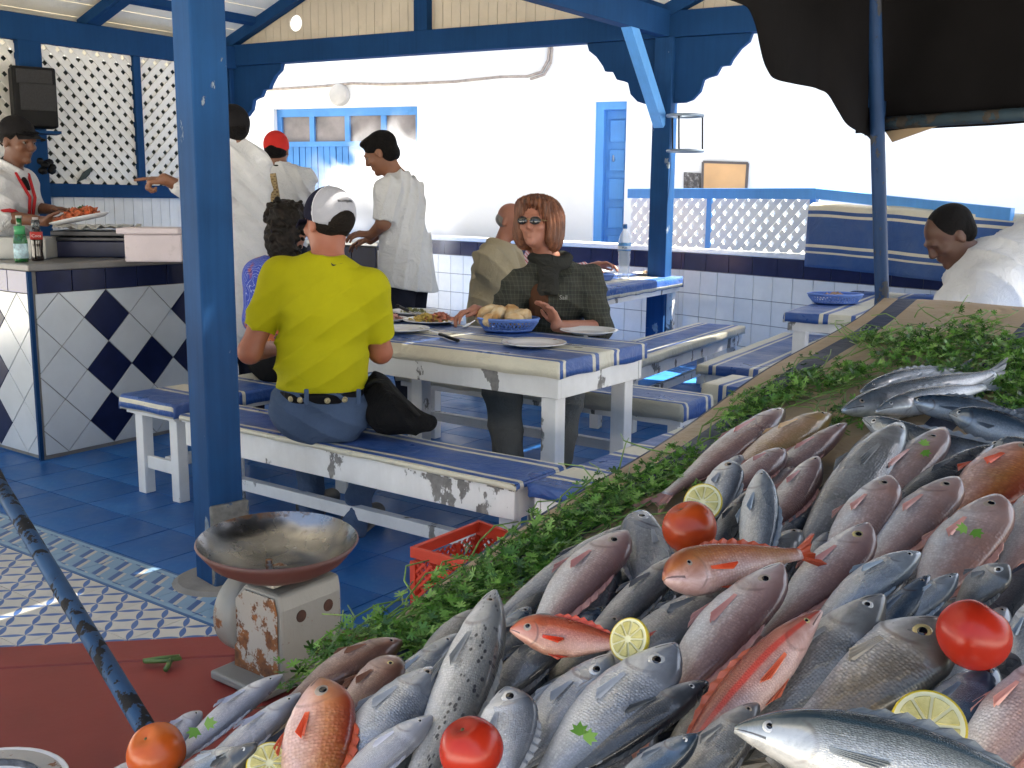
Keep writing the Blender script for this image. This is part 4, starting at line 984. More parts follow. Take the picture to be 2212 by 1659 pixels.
prof = [(0, -.052), (.05, -.051), (.09, -.043), (.118, -.026), (.133, -.006), (R0, .003), (R0+.003, .0), (.134, -.011), (.118, -.031), (.09, -.048), (.05, -.056), (0, -.057)]
MB().lathe(pc, prof[:6], 56, tilt).build('pan', panmat(), sc, True)
MB().lathe(pc, prof[5:], 56, tilt).build('pan_underside', plain('pan_under', (.09, .035, .03), .5, .3, 6, .1, 20), sc, True)
MB().tube([k0+su*.05+sv*.06+V(0, 0, zs+hs_+.01), pc + V(0, 0, -.055)], .018).build('pan_stem', m_sc1, sc, True)
# plate at the very corner
cpl = G(-45, 1735, ZR+.004)
pl = plate('patterned_plate', 'white rimmed plate with dark ring pattern at the lower left corner', cpl, .12, m_china)
MB().lathe(cpl, [(.085, .0195), (.111, .0195)], 48).build('pattern_ring', rusty('plate_pattern', (.45, .42, .38), .8), pl, True)
MB().lathe(cpl, [(.0, .0065), (.08, .0065), (.084, .0188)], 48).build('grey_centre', plain('grey_print', (.12, .11, .11), .5, .8, 60), pl, True)
# ------------------------------------------------------------ red crate
m_cr = plain('red_crate_plastic', (.55, .045, .018), .4, .12, 5, dirt=((.3, .03, .02), 6, .6, .5))
cr0 = G(885, 1182, .31); cr0 = V(cr0[0], cr0[1], 0)
crt = thing('plastic_crate', 'red plastic crate with lattice sides below the stall edge', 'crate', cr0 + A3*.17 + B3*.2)
CL, CW, CH = .42, .34, .31
def crate_wall(o, d, L, nn, notch=False):
    p = o
    MB().obox(p + V(0, 0, CH-.035), d*L, nn*.014, V(0, 0, .035)).build('rim', m_cr, crt, bevel=.003) if not notch else (
        MB().prism([p+V(0, 0, CH-.05), p+d*L+V(0, 0, CH-.05), p+d*L+V(0, 0, CH), p+d*L*.68+V(0, 0, CH-.012), p+d*L*.5+V(0, 0, CH-.038), p+d*L*.32+V(0, 0, CH-.012), p+V(0, 0, CH)], nn*.014).build('rim', m_cr, crt))
    MB().obox(p, d*L, nn*.012, V(0, 0, .03)).build('sill', m_cr, crt)
    for k in range(4):
        q = p + d*(L-.02)*k/3; MB().obox(q + V(0, 0, .03), d*.02, nn*.014, V(0, 0, CH-.078)).build('rib', m_cr, crt)
    for k in range(-3, 22):
        for sg in (1, -1):
            x0 = k*.028; poly = [(x0-.4*sg, -.1), (x0-.4*sg+.011, -.1), (x0+.3*sg+.011, .6), (x0+.3*sg, .6)]
            q = clip(poly, (.0, .03, L, CH-.045))
            if len(q) < 3: continue
            MB().prism([p + nn*(.003+.0045*(sg < 0)) + d*x + V(0, 0, z) for x, z in q], nn*.004).build('lattice_bar', m_cr, crt)
crate_wall(cr0 + V(0, 0, .002), B3, CL, A3)
crate_wall(cr0 + A3*(CW-.014) + V(0, 0, .002), B3, CL, A3, True)
crate_wall(cr0 + A3*.0145 + V(0, 0, .002), A3, CW-.029, B3)
crate_wall(cr0 + B3*(CL-.014) + A3*.0145 + V(0, 0, .002), A3, CW-.029, B3)
MB().obox(cr0 + A3*.015 + B3*.015 + V(0, 0, .004), B3*(CL-.03), A3*(CW-.03), V(0, 0, .008)).build('floor_panel', m_cr, crt)
# ------------------------------------------------------------ people: smooth implicit bodies meshed with surface nets
def _cone(P, a, b, ra, rb, flat=None):
    ab = b-a; L2 = max(float(np.dot(ab, ab)), 1e-9)
    q = [P[i]-a[i] for i in range(3)]
    t = np.clip((q[0]*ab[0]+q[1]*ab[1]+q[2]*ab[2])/L2, 0, 1)
    q = [q[i]-t*ab[i] for i in range(3)]
    sc_ = 1.0
    if flat is not None:
        ax, fac = flat; c = q[0]*ax[0]+q[1]*ax[1]+q[2]*ax[2]
        q = [q[i]+ax[i]*c*(1/fac-1) for i in range(3)]; sc_ = 1.0 if fac > 1 else fac
    return (np.sqrt(q[0]**2+q[1]**2+q[2]**2) - (ra+(rb-ra)*t))*sc_
def _ell(P, c, r, R):
    d = [P[i]-c[i] for i in range(3)]
    q = [d[0]*R[i][0]+d[1]*R[i][1]+d[2]*R[i][2] for i in range(3)]
    k0 = np.sqrt((q[0]/r[0])**2+(q[1]/r[1])**2+(q[2]/r[2])**2); k1 = np.sqrt((q[0]/r[0]**2)**2+(q[1]/r[1]**2)**2+(q[2]/r[2]**2)**2)
    return k0*(k0-1)/np.maximum(k1, 1e-6)
I3 = (V(1,0,0), V(0,1,0), V(0,0,1))
def con(a, b, ra, rb=None, flat=None, k=.025, op='u', cuts=()): return dict(t='c', a=np.asarray(a, float), b=np.asarray(b, float), ra=ra, rb=ra if rb is None else rb, flat=flat, k=k, op=op, cuts=cuts)
def ell(c, r, R=I3, k=.02, op='u', cuts=()): return dict(t='e', c=np.asarray(c, float), r=r, R=R, k=k, op=op, cuts=cuts)
def bbox(p):
    if p['t'] == 'c':
        m = max(p['ra'], p['rb'])*(max(1, p['flat'][1]) if p['flat'] else 1); return np.minimum(p['a'], p['b'])-m, np.maximum(p['a'], p['b'])+m
    m = max(p['r']); return p['c']-m, p['c']+m
def sdf(prims, h, name, mat, parent=None, cuts=(), fold=None, shift=0.0):
    us = [p for p in prims if p['op'] == 'u']
    lo = np.min([bbox(p)[0] for p in us], axis=0)-.03; hi = np.max([bbox(p)[1] for p in us], axis=0)+.03
    n = np.ceil((hi-lo)/h).astype(int)+1; f = np.full(n, .08, dtype=np.float32)
    ax = [(lo[i]+h*np.arange(n[i])).astype(np.float32) for i in range(3)]
    for p in prims:
        a, b = bbox(p); m = p['k']+.035
        i0 = np.maximum(np.floor((a-m-lo)/h).astype(int), 0); i1 = np.minimum(np.ceil((b+m-lo)/h).astype(int)+1, n)
        if np.any(i1 <= i0): continue
        sl = tuple(slice(i0[i], i1[i]) for i in range(3))
        P = np.meshgrid(ax[0][sl[0]], ax[1][sl[1]], ax[2][sl[2]], indexing='ij', sparse=True)
        d = _cone(P, p['a'], p['b'], p['ra'], p['rb'], p['flat']) if p['t'] == 'c' else _ell(P, p['c'], p['r'], p['R'])
        for pt, nn in p['cuts']: d = np.maximum(d, (P[0]-pt[0])*nn[0]+(P[1]-pt[1])*nn[1]+(P[2]-pt[2])*nn[2])
        g = f[sl]; k = p['k']
        if p['op'] == 'u':
            hh = np.maximum(k-np.abs(g-d), 0)/k; f[sl] = np.minimum(g, d)-hh*hh*k*.25
        else:
            hh = np.maximum(k-np.abs(g+d), 0)/k; f[sl] = np.maximum(g, -d)+hh*hh*k*.25
    P = np.meshgrid(ax[0], ax[1], ax[2], indexing='ij', sparse=True)
    if fold is not None:
        idx = np.nonzero(np.abs(f) < .03); f[idx] += fold(ax[0][idx[0]], ax[1][idx[1]], ax[2][idx[2]]).astype(np.float32)
    f += shift
    for pt, nn in cuts: f = np.maximum(f, (P[0]-pt[0])*nn[0]+(P[1]-pt[1])*nn[1]+(P[2]-pt[2])*nn[2])
    # surface nets
    s = f < 0; S8 = [s[i:n[0]-1+i, j:n[1]-1+j, k:n[2]-1+k] for i in (0,1) for j in (0,1) for k in (0,1)]
    cnt = sum(q.astype(np.int8) for q in S8); act = (cnt > 0) & (cnt < 8); ci = np.argwhere(act)
    if len(ci) == 0: return None
    idm = np.full(act.shape, -1, np.int32); idm[act] = np.arange(len(ci))
    acc = np.zeros((len(ci), 3)); num = np.zeros(len(ci)); cor = [(i, j, k) for i in (0,1) for j in (0,1) for k in (0,1)]
    fv = [f[ci[:, 0]+c[0], ci[:, 1]+c[1], ci[:, 2]+c[2]] for c in cor]
    for a in range(8):
        for b in range(a+1, 8):
            if sum(abs(cor[a][i]-cor[b][i]) for i in range(3)) != 1: continue
            m = (fv[a] < 0) != (fv[b] < 0); t = fv[a]/(fv[a]-fv[b]+1e-12)
            for i in range(3): acc[:, i] += np.where(m, cor[a][i]+t*(cor[b][i]-cor[a][i]), 0)
            num += m
    vs = lo + h*(ci + acc/num[:, None]); quads = []
    for axx in range(3):
        o1, o2 = [(1, 2), (2, 0), (0, 1)][axx]
        a = np.take(s, range(n[axx]-1), axx); b = np.take(s, range(1, n[axx]), axx); e = np.argwhere(a != b)
        e = e[(e[:, o1] > 0) & (e[:, o2] > 0) & (e[:, o1] < n[o1]-1) & (e[:, o2] < n[o2]-1)]
        if len(e) == 0: continue
        ins = s[e[:, 0], e[:, 1], e[:, 2]]
        def at(d1, d2):
            q = e.copy(); q[:, o1] -= d1; q[:, o2] -= d2; return idm[q[:, 0], q[:, 1], q[:, 2]]
        q = np.stack([at(1, 1), at(0, 1), at(0, 0), at(1, 0)], 1); q[~ins] = q[~ins][:, ::-1]; quads.append(q)
    quads = np.concatenate(quads); quads = quads[(quads >= 0).all(1)]
    me = bpy.data.meshes.new(name); nv, nq = len(vs), len(quads)
    me.vertices.add(nv); me.vertices.foreach_set('co', vs.astype(np.float32).ravel())
    me.loops.add(nq*4); me.loops.foreach_set('vertex_index', quads.astype(np.int32).ravel())
    me.polygons.add(nq); me.polygons.foreach_set('loop_start', np.arange(0, nq*4, 4, dtype=np.int32)); me.polygons.foreach_set('loop_total', np.full(nq, 4, dtype=np.int32))
    me.update(calc_edges=True); me.polygons.foreach_set('use_smooth', np.ones(nq, bool)); me.materials.append(mat)
    o = bpy.data.objects.new(name, me); link(o, parent)
    return o

def skinmat(name, col):
    if name in MATS: return MATS[name]
    n = N(name); c = np.array(col)
    cc = n.ramp(n.noise(9, 5), [(.3, tuple(c*np.array([.85, .78, .75]))), (.7, tuple(c*1.1))])
    n.bump(n.noise(140, 3), .12, .004); n.b.inputs['Subsurface Weight'].default_value = 0.0
    MATS[name] = n.fin(cc, .5); return MATS[name]
def clothmat(name, col, rough=.85, weave=260, var=.08, bump=.25, fn=None):
    if name in MATS: return MATS[name]
    n = N(name); c = np.array(col)
    cc = n.ramp(n.noise(5, 5), [(.3, tuple(c*(1-var))), (.7, tuple(np.clip(c*(1+var), 0, 1)))])
    if fn: cc = fn(n, cc)
    n.bump(n.math('ADD', n.noise(9, 6, .62, None, 1.6), n.math('MULTIPLY', n.noise(weave, 2), .12)), bump*1.5, .03); n.b.inputs['Sheen Weight'].default_value = 0.0
    MATS[name] = n.fin(cc, rough, 0, .15 if max(col) > .05 else .06); return MATS[name]
def hand(w, d, pn, side, curl=(.3, .35, .3), thumb=.5, size=1.0, spread=.12, point=False):
    d = nrm(d); pn = nrm(np.asarray(pn) - d*np.dot(pn, d)); th = np.cross(d, pn)*(1 if side == 'R' else -1); pr = []
    for i, (off, ln, bs) in enumerate(((.028, .95, .083), (.010, 1.05, .088), (-.009, 1.0, .085), (-.026, .8, .076))):
        kn = w + (d*bs + th*off)*size; pr.append(con(w + (d*.012+th*off*.45)*size, kn, .0145*size, .0108*size, k=.012))
        q = kn; a = 0.0; dd = nrm(d + th*(spread*(1.2-i*.8)))
        for j, L in enumerate((.043, .026, .021)):
            a += (.08 if point and i == 0 else curl[j]*(1+.12*i)); v = dd*math.cos(a) + pn*math.sin(a); q2 = q + v*L*ln*size
            pr.append(con(q, q2, (.0095-.0008*j)*size, (.0088-.0010*j)*size, k=.004)); q = q2
    b = w + (d*.018+th*.018)*size; m = b + (d*.032+th*.028+pn*.010)*size; e = m + (d*.030+th*.012*(1-thumb)+pn*.016*thumb*1.4)*size; f_ = e + (d*.024+pn*.010*thumb)*size
    pr += [con(b, m, .014*size, .0115*size, k=.012), con(m, e, .011*size, .0095*size, k=.005), con(e, f_, .0095*size, .008*size, k=.004)]
    return pr
def headp(c, f, u, s=1.0, jaw=1.0):
    f = nrm(f); u = nrm(np.asarray(u)-f*np.dot(u, f)); r = np.cross(f, u); R = (r, f, u)
    def L(x, y, z): return c + (r*x+f*y+u*z)*s
    pr = [ell(L(0, -.012, .034), (.076*s, .097*s, .088*s), R), ell(L(0, .026, -.038), (.06*s*jaw, .062*s, .076*s), R, .03),
          con(L(-.03, .084, .026), L(.03, .084, .026), .013*s, k=.012), con(L(0, .086, .026), L(0, .106, -.017), .010*s, .0125*s, k=.014), ell(L(0, .098, -.021), (.0175*s, .013*s, .010*s), R, .010),
          ell(L(.04, .066, -.016), (.022*s, .02*s, .02*s), R, .02), ell(L(-.04, .066, -.016), (.022*s, .02*s, .02*s), R, .02),
          ell(L(0, .087, -.047), (.022*s, .010*s, .0055*s), R, .006), ell(L(0, .085, -.060), (.019*s, .011*s, .006*s), R, .006), ell(L(0, .074, -.090), (.022*s, .018*s, .017*s), R, .018),
          ell(L(.033, .094, .010), (.013*s, .007*s, .007*s), R, .010, 's'), ell(L(-.033, .094, .010), (.013*s, .007*s, .007*s), R, .010, 's'),
          ell(L(.077, -.006, -.004), (.009*s, .019*s, .031*s), R, .008), ell(L(-.077, -.006, -.004), (.009*s, .019*s, .031*s), R, .008)]
    return pr, L, R
m_eye = plain('eye_white', (.13, .115, .105), .3, .05); m_pup = plain('eye_iris', (.02, .012, .01), .1, .1)
def eyes(L, R, parent, s=1.0):
    for sg in (-1, 1):
        c = L(.033*sg, .0772, .009); o = MB().lathe(c, [(0, -.011*s), (.008*s, -.007*s), (.0108*s, 0), (.008*s, .007*s), (0, .0108*s)], 14, R[1]).build('eye', m_eye, parent, True)
        MB().lathe(c + R[1]*.0082*s, [(0, .003*s), (.0055*s, .0005*s), (.006*s, -.002*s)], 12, R[1]).build('iris', m_pup, o, True)
class Body:
    def __init__(s, pelvis, chest, fw, head, hf, hu=(0,0,1), sw=.175, arms=None, legs=None, th=1.0, jaw=1.0, hs=1.0):
        s.pel, s.ch, s.fw = np.asarray(pelvis, float), np.asarray(chest, float), nrm(fw); s.up = nrm(s.ch-s.pel); s.lat = nrm(np.cross(s.fw, s.up))
        s.head = np.asarray(head, float); s.hf, s.hu = hf, hu; s.sw = sw; s.th = th; s.arms = arms or {}; s.legs = legs or {}; s.jaw = jaw; s.hs = hs
        s.sh = {'L': s.ch - s.lat*sw, 'R': s.ch + s.lat*sw}; s.hip = {'L': s.pel - s.lat*.09, 'R': s.pel + s.lat*.09}
        s.sh.update({k[-1]: v for k, v in s.arms.items() if k.startswith('sh')})
        s.wa = s.pel*.58 + s.ch*.42
    def torso(s, g=0.0):
        t = s.th; fl = (s.lat, 1.38)
        nb = s.ch + s.up*.055
        return [con(s.pel - s.lat*.045, s.pel + s.lat*.045, .105*t+g), con(s.pel, s.wa, .106*t+g, .10*t+g, (s.lat, 1.3), .04), con(s.wa, s.ch - s.up*.10, .10*t+g, .108*t+g, fl, .04),
                con(s.ch - s.up*.10, s.ch - s.up*.02, .105*t+g, .07*t+g, (s.lat, 1.45), .05), con(nb, s.sh['L'] - s.up*.015, .048+g*.6, .05*t+g, None, .06), con(nb, s.sh['R'] - s.up*.015, .048+g*.6, .05*t+g, None, .06)]
    def neckhole(s, r=.066, drop=.052, tilt=0.15):
        ax = nrm(s.up + s.fw*tilt); a = s.ch + s.up*drop
        return [con(a + ax*.01 + ax*r, a + ax*.3, r, r*1.3, None, .008, 's')]
    def armp(s, side, g=0.0, to=1.0, cut=True):
        el, wr = s.arms[side][:2]; a = s.sh[side]; t = s.th
        if to <= 1.0:
            e = a + (el-a)*to; d = nrm(el-a); c = ((e, d),) if cut else ()
            return [con(a, e+d*.03, .053*t+g, (.053-.013*to)*t+g, None, .045, 'u', c)]
        fr = to-1.0; e = el + (wr-el)*fr; d = nrm(wr-el); c = ((e, d),) if cut else ()
        return [con(a, el, .053*t+g, .040*t+g, None, .045), con(el, e+d*.02, .040*t+g, (.040-.012*fr)*t+g, None, .03, 'u', c)]
    def legp(s, side, g=0.0, to=2.0):
        kn, an = s.legs[side][:2]; h = s.hip[side]; t = s.th
        return [con(h, kn, .084*t+g, .058*t+g, None, .04), con(kn, kn+(an-kn)*(to-1), .058*t+g, .04*t+g, None, .03)]
    def skin(s, h, mat, parent, feet=False):
        hp, s.L, s.R = headp(s.head, s.hf, s.hu, s.hs, s.jaw)
        pr = s.torso() + [con(s.ch + s.up*.03, s.head + s.hs*(-np.asarray(s.R[1])*.015 - np.asarray(s.R[2])*.05), .056, .05, None, .03)] + hp
        for k in ('L', 'R'):
            if k in s.arms:
                pr += s.armp(k, 0, 2.0, False)
                if len(s.arms[k]) > 2: pr += hand(s.arms[k][1], *s.arms[k][2])
            if k in s.legs: pr += s.legp(k)
        # sockets and noses must come after the head volume
        pr = [p for p in pr if p['op'] == 'u'] + [p for p in pr if p['op'] == 's']
        return sdf(pr, h, 'body', mat, parent)
def shoes(b, t, mat=None):
    m = mat or plain('dark_shoes', (.02, .018, .017), .5, .3, 20)
    for k in ('L', 'R'):
        if k in b.legs:
            an = b.legs[k][1]; c = V(an[0], an[1], .05); sdf([con(c - b.fw*.04, c + b.fw*.16 - V(0, 0, .015), .045, .034, None, .02), con(c, V(an[0], an[1], .11), .04, .042, None, .02)], .01, 'shoe', m, t, [(V(0, 0, .004), V(0, 0, -1))])
def noise3(seed, n=7, f0=18, f1=60):
    r = np.random.RandomState(seed); ks = [(r.randn(3)*r.uniform(f0, f1)/1.7, r.uniform(0, 6.28), r.uniform(.4, 1)) for _ in range(n)]
    def fn(x, y, z): return sum(a*np.sin(k[0]*x+k[1]*y+k[2]*z+p) for k, p, a in ks)/n**.5
    return fn
def folds(seed, amp, dirv=None, freq=40, warp=.6):
    nz = noise3(seed, 5, 6, 16); nz2 = noise3(seed+9, 5, 4, 9); d = None if dirv is None else np.asarray(dirv, float)
    def fn(x, y, z):
        if d is None: return amp*nz(x, y, z)
        ph = (d[0]*x+d[1]*y+d[2]*z)*freq + 2.6*warp*nz2(x, y, z); m = .55+.45*nz(x, y, z)
        return 1.7*amp*(np.abs(np.sin(ph*.5))**.7*2-1.2)*np.clip(m, 0, 1.3)
    return fn
def add(f1, f2): return lambda x, y, z: f1(x, y, z)+f2(x, y, z)
SK_DARK = skinmat('tan_brown_skin', (.20, .085, .045)); SK_RED = skinmat('sunburnt_skin', (.36, .13, .075)); SK_MID = skinmat('olive_skin', (.27, .12, .07))
H7 = .0075

# --- man in the yellow shirt, seen from behind
def yellow_man():
    D0 = 3.86
    pel = V(*Y(690, 880, D0+.02)); ch = V(*Y(702, 607, D0-.05)); hd = V(*Y(710, 486, D0-.02)); pel[2] = .555
    fw = nrm(V(.16, .98, 0)); t = thing('person', 'seated man in yellow shirt, jeans and two tone cap seen from behind', 'person', V(pel[0], pel[1], 0))
    elL, wrL = Y(540, 760, D0-.06), Y(600, 752, D0+.30); elR, wrR = Y(822, 760, D0+.06), Y(800, 738, D0+.36)
    b = Body(pel, ch, fw, hd, (-.70, .7, -.10), (0, .06, 1), .172, {'L': (elL, wrL, (V(.3, .9, .1), V(0, 0, -1), 'L')), 'R': (elR, wrR, (V(.0, 1, 0), V(0, 0, -1), 'R'))},
             {'L': (V(pel[0]-.12, pel[1]+.42, .56), V(*G(672, 1100, .10))), 'R': (V(pel[0]+.16, pel[1]+.42, .56), V(*G(768, 1135, .10)))}, 1.01, 1.0, 1.0)
    b.skin(.0075, SK_RED, t)
    ysh = clothmat('yellow_jersey', (.38, .355, .007), .8, var=.05, bump=.15)
    f = add(folds(4, .009, nrm(V(-.55, 0, .8)), 85, .8), folds(5, .004))
    wz = float(Y(690, 838, D0)[2])
    def fl(x, y, z):
        k = np.clip((1.12-z)/.3, .1, 1)*np.clip((z-wz)/.05, .12, 1); return f(x, y, z)*k
    nk = b.ch + b.up*.075
    pr = b.torso(.016) + [dict(q, k=.022) for q in b.armp('L', .018, .72) + b.armp('R', .018, .72)] + [con(b.wa - b.up*.13, b.wa, .128, .126, (b.lat, 1.22), .04)] + b.neckhole(.064, .062, .1)
    sdf(pr, .0065, 'shirt', ysh, t, [(V(0, 0, wz), V(0, 0, -1))], fl)
    jn = clothmat('blue_jeans', (.055, .085, .15), .85, var=.2, bump=.35)
    sdf([con(b.pel - b.lat*.055, b.pel + b.lat*.055, .127), con(b.pel, b.wa, .128, .124, (b.lat, 1.24), .04)] + b.legp('L', .012, 2.0) + b.legp('R', .012, 2.0), .008, 'jeans', jn, t, [(V(0, 0, wz+.008), V(0, 0, 1))], folds(8, .006, V(.6, 0, 1), 70))
    belt = clothmat('black_belt', (.008, .008, .009), .5)
    zb = wz-.022
    bl = sdf([con(b.pel*.6+b.wa*.4 - b.up*.08, b.wa, .132, .13, (b.lat, 1.26), .02)], .006, 'belt', belt, t, [(V(0, 0, zb+.02), V(0, 0, 1)), (V(0, 0, zb-.02), V(0, 0, -1))])
    md = plain('brass_medallion', (.4, .34, .2), .45, .5, 120, .8, 200, metal=.6)
    for x in (622, 651, 705, 748):
        r0 = Y(x, 852, D0-.13); c = V(r0[0], r0[1], zb)
        c = c + nrm(V(c[0]-b.wa[0], c[1]-b.wa[1], 0))*0
        dv = nrm(V(c[0]-b.wa[0], c[1]-b.wa[1]-.02, 0)); c = V(b.wa[0], b.wa[1], zb) + V(dv[0]*.166, dv[1]*.134, 0)
        MB().lathe(c, [(0, .003), (.005, .004), (.0105, .002), (.0115, -.002)], 12, dv).build('medallion', md, bl, True)
    for x in (662, 775):                     # belt loops
        c = Y(x, 858, D0-.17); MB().cbox(c, V(.016, 0, 0), V(0, .01, 0), V(0, 0, .06)).build('belt_loop', jn, bl, bevel=.003)
    # swoosh-like tick printed at the nape
    m_ink = plain('black_ink', (.01, .01, .008), .6)
    # cap: navy front, grey back panel with arched opening, hair below
    L, R = b.L, b.R
    hair = clothmat('short_dark_hair', (.02, .016, .013), .75, bump=.8)
    sdf([ell(L(0, -.018, .028), (.079, .1, .086), R)], .006, 'hair', hair, t, [(L(0, .03, 0), R[1]), (L(0, -.03, -.055), -nrm(R[2]+R[1]*.35))], folds(3, .002, None))
    capd = clothmat('navy_cap', (.014, .014, .03), .8); capg = clothmat('grey_cap', (.42, .42, .46), .8)
    dome = lambda g: [ell(L(0, -.012, .04), (.084+g, .106+g, .096+g), R)]
    cut = (L(0, 0, .012), -nrm(R[2]*.96-R[1]*.28))
    hole = [con(L(0, -.02, .0), L(0, -.2, -.02), .052, .052, None, .004, 's')]
    sdf(dome(.003) + hole, .005, 'cap_back', capg, t, [cut, (L(0, -.022, 0), R[1])])
    sdf(dome(.004), .005, 'cap_front', capd, t, [cut, (L(0, -.023, 0), -R[1])])
    sdf([ell(L(0, -.012, .04), (.0885, .11, .1005), R)], .004, 'cap_piping', clothmat('white_piping', (.7, .7, .72), .7), t, [cut, (L(0, -.020, 0), R[1]), (L(0, -.026, 0), -R[1])])
    MB().lathe(L(0, -.012, .137), [(0, .006), (.006, .004), (.008, 0)], 10, R[2]).build('cap_button', capd, t, True)
    br = [L(x, .085+.075*(1-(x/.085)**2), .012-.02*(x/.085)**2) for x in np.linspace(-.085, .085, 11)]; bi = [L(x, .06, .022) for x in np.linspace(-.085, .085, 11)]
    MB().sheet([bi, br]).build('cap_visor', capd, t, True, solid=.004)
    # logos
    o = text3d('scorpion', 'cap_lettering', V(0, 0, 0), V(1, 0, 0), V(0, 1, 0), .018, m_ink, t, .0006)
    for v_ in o.data.vertices:
        x, z = v_.co[0], .078+v_.co[1]; q = 1-(x/.0885)**2-((z-.04)/.1005)**2; v_.co = Vector(L(x, -.012-.1105*math.sqrt(max(q, .01))-v_.co[2], z))
    c = Y(727, 571, D0-.2); 
    tick = [(-.020, .006), (-.017, -.004), (-.012, -.0065), (.024, .005), (-.008, -.001), (-.013, .0005)]
    tk = []
    for x, z in tick: tk.append(V(c[0]+x, 0, c[2]+z))
    SHIRTTICK.append((t, tk, m_ink))
    # shoes tucked under the bench
    shoe = plain('dark_trainers', (.035, .033, .032), .6, .4, 20); sole = plain('grey_sole', (.16, .15, .14), .8, .3, 25)
    for x, y in ((680, 1085), (778, 1118)):
        c = G(x, y, .06); f_ = nrm(V(.25, .95, 0)); s_ = V(f_[1], -f_[0], 0)
        so_ = sdf([con(c - f_*.05, c + f_*.17 - V(0, 0, .02), .056, .04, (Z3, .9), .02), con(c - f_*.04, c + V(0, 0, .05) - f_*.03, .054, .05)], .006, 'shoe', shoe, t, [(V(0, 0, .012), V(0, 0, -1))])
        for k in range(3): MB().tube([c - f_*.07 + s_*(.03*math.cos(a)) + V(0, 0, -.02+.022*k + .018*math.sin(a)) for a in np.linspace(0, math.pi, 7)], .004, 6).build('heel_stripe', sole, so_, True)
        MB().prism([c - f_*.085 + s_*.035 - V(0, 0, .06), c + f_*.19 + s_*.03 - V(0, 0, .06), c + f_*.19 - s_*.03 - V(0, 0, .06), c - f_*.085 - s_*.035 - V(0, 0, .06)], V(0, 0, .018)).build('sole', sole, so_, bevel=.006)
    bag = thing('black_bag', 'slumped black bag on the bench beside the yellow shirted man', 'bag', Y(850, 925, 3.8))
    q0, q1, q2 = Y(800, 870, 3.92), Y(850, 895, 3.86), Y(925, 915, 3.84)
    sdf([con(q0, q1, .075, .075, None, .05), con(q1, q2, .07, .038, None, .05), ell(Y(818, 838, 3.95), (.06, .07, .06), I3, .05)], .008, 'bag_body', clothmat('black_nylon', (.012, .012, .013), .6, bump=.8), bag, (), folds(21, .008, V(1, .2, .6), 45))
    MB().tube([Y(790, 835, 3.85), Y(810, 822, 3.83), Y(840, 826, 3.80), Y(872, 862, 3.79), Y(905, 900, 3.79)], .009, 6).build('strap', clothmat('black_strap', (.02, .02, .02), .6), bag, True)
    return t, b
SHIRTTICK = []
ym, ymb = yellow_man()
# print the tick on the shirt surface by casting onto the shirt mesh
def project_print(obj, pts, origin_y, mat, name, parent):
    dg = bpy.context.evaluated_depsgraph_get(); vs = []
    for p in pts:
        o_ = CC; d_ = nrm(V(p[0], origin_y, p[2])-CC); ok, loc, nn, _ = obj.ray_cast(Vector(o_), Vector(d_))
        if not ok: return
        vs.append(np.array(loc) - d_*.0015)
    MB().prism(vs, nrm(vs[0]-CC)*.0008).build(name, mat, parent)
for ch_ in ym.children:
    if ch_.name.startswith('shirt'): project_print(ch_, SHIRTTICK[0][1], 3.66, SHIRTTICK[0][2], 'printed_tick', ym)

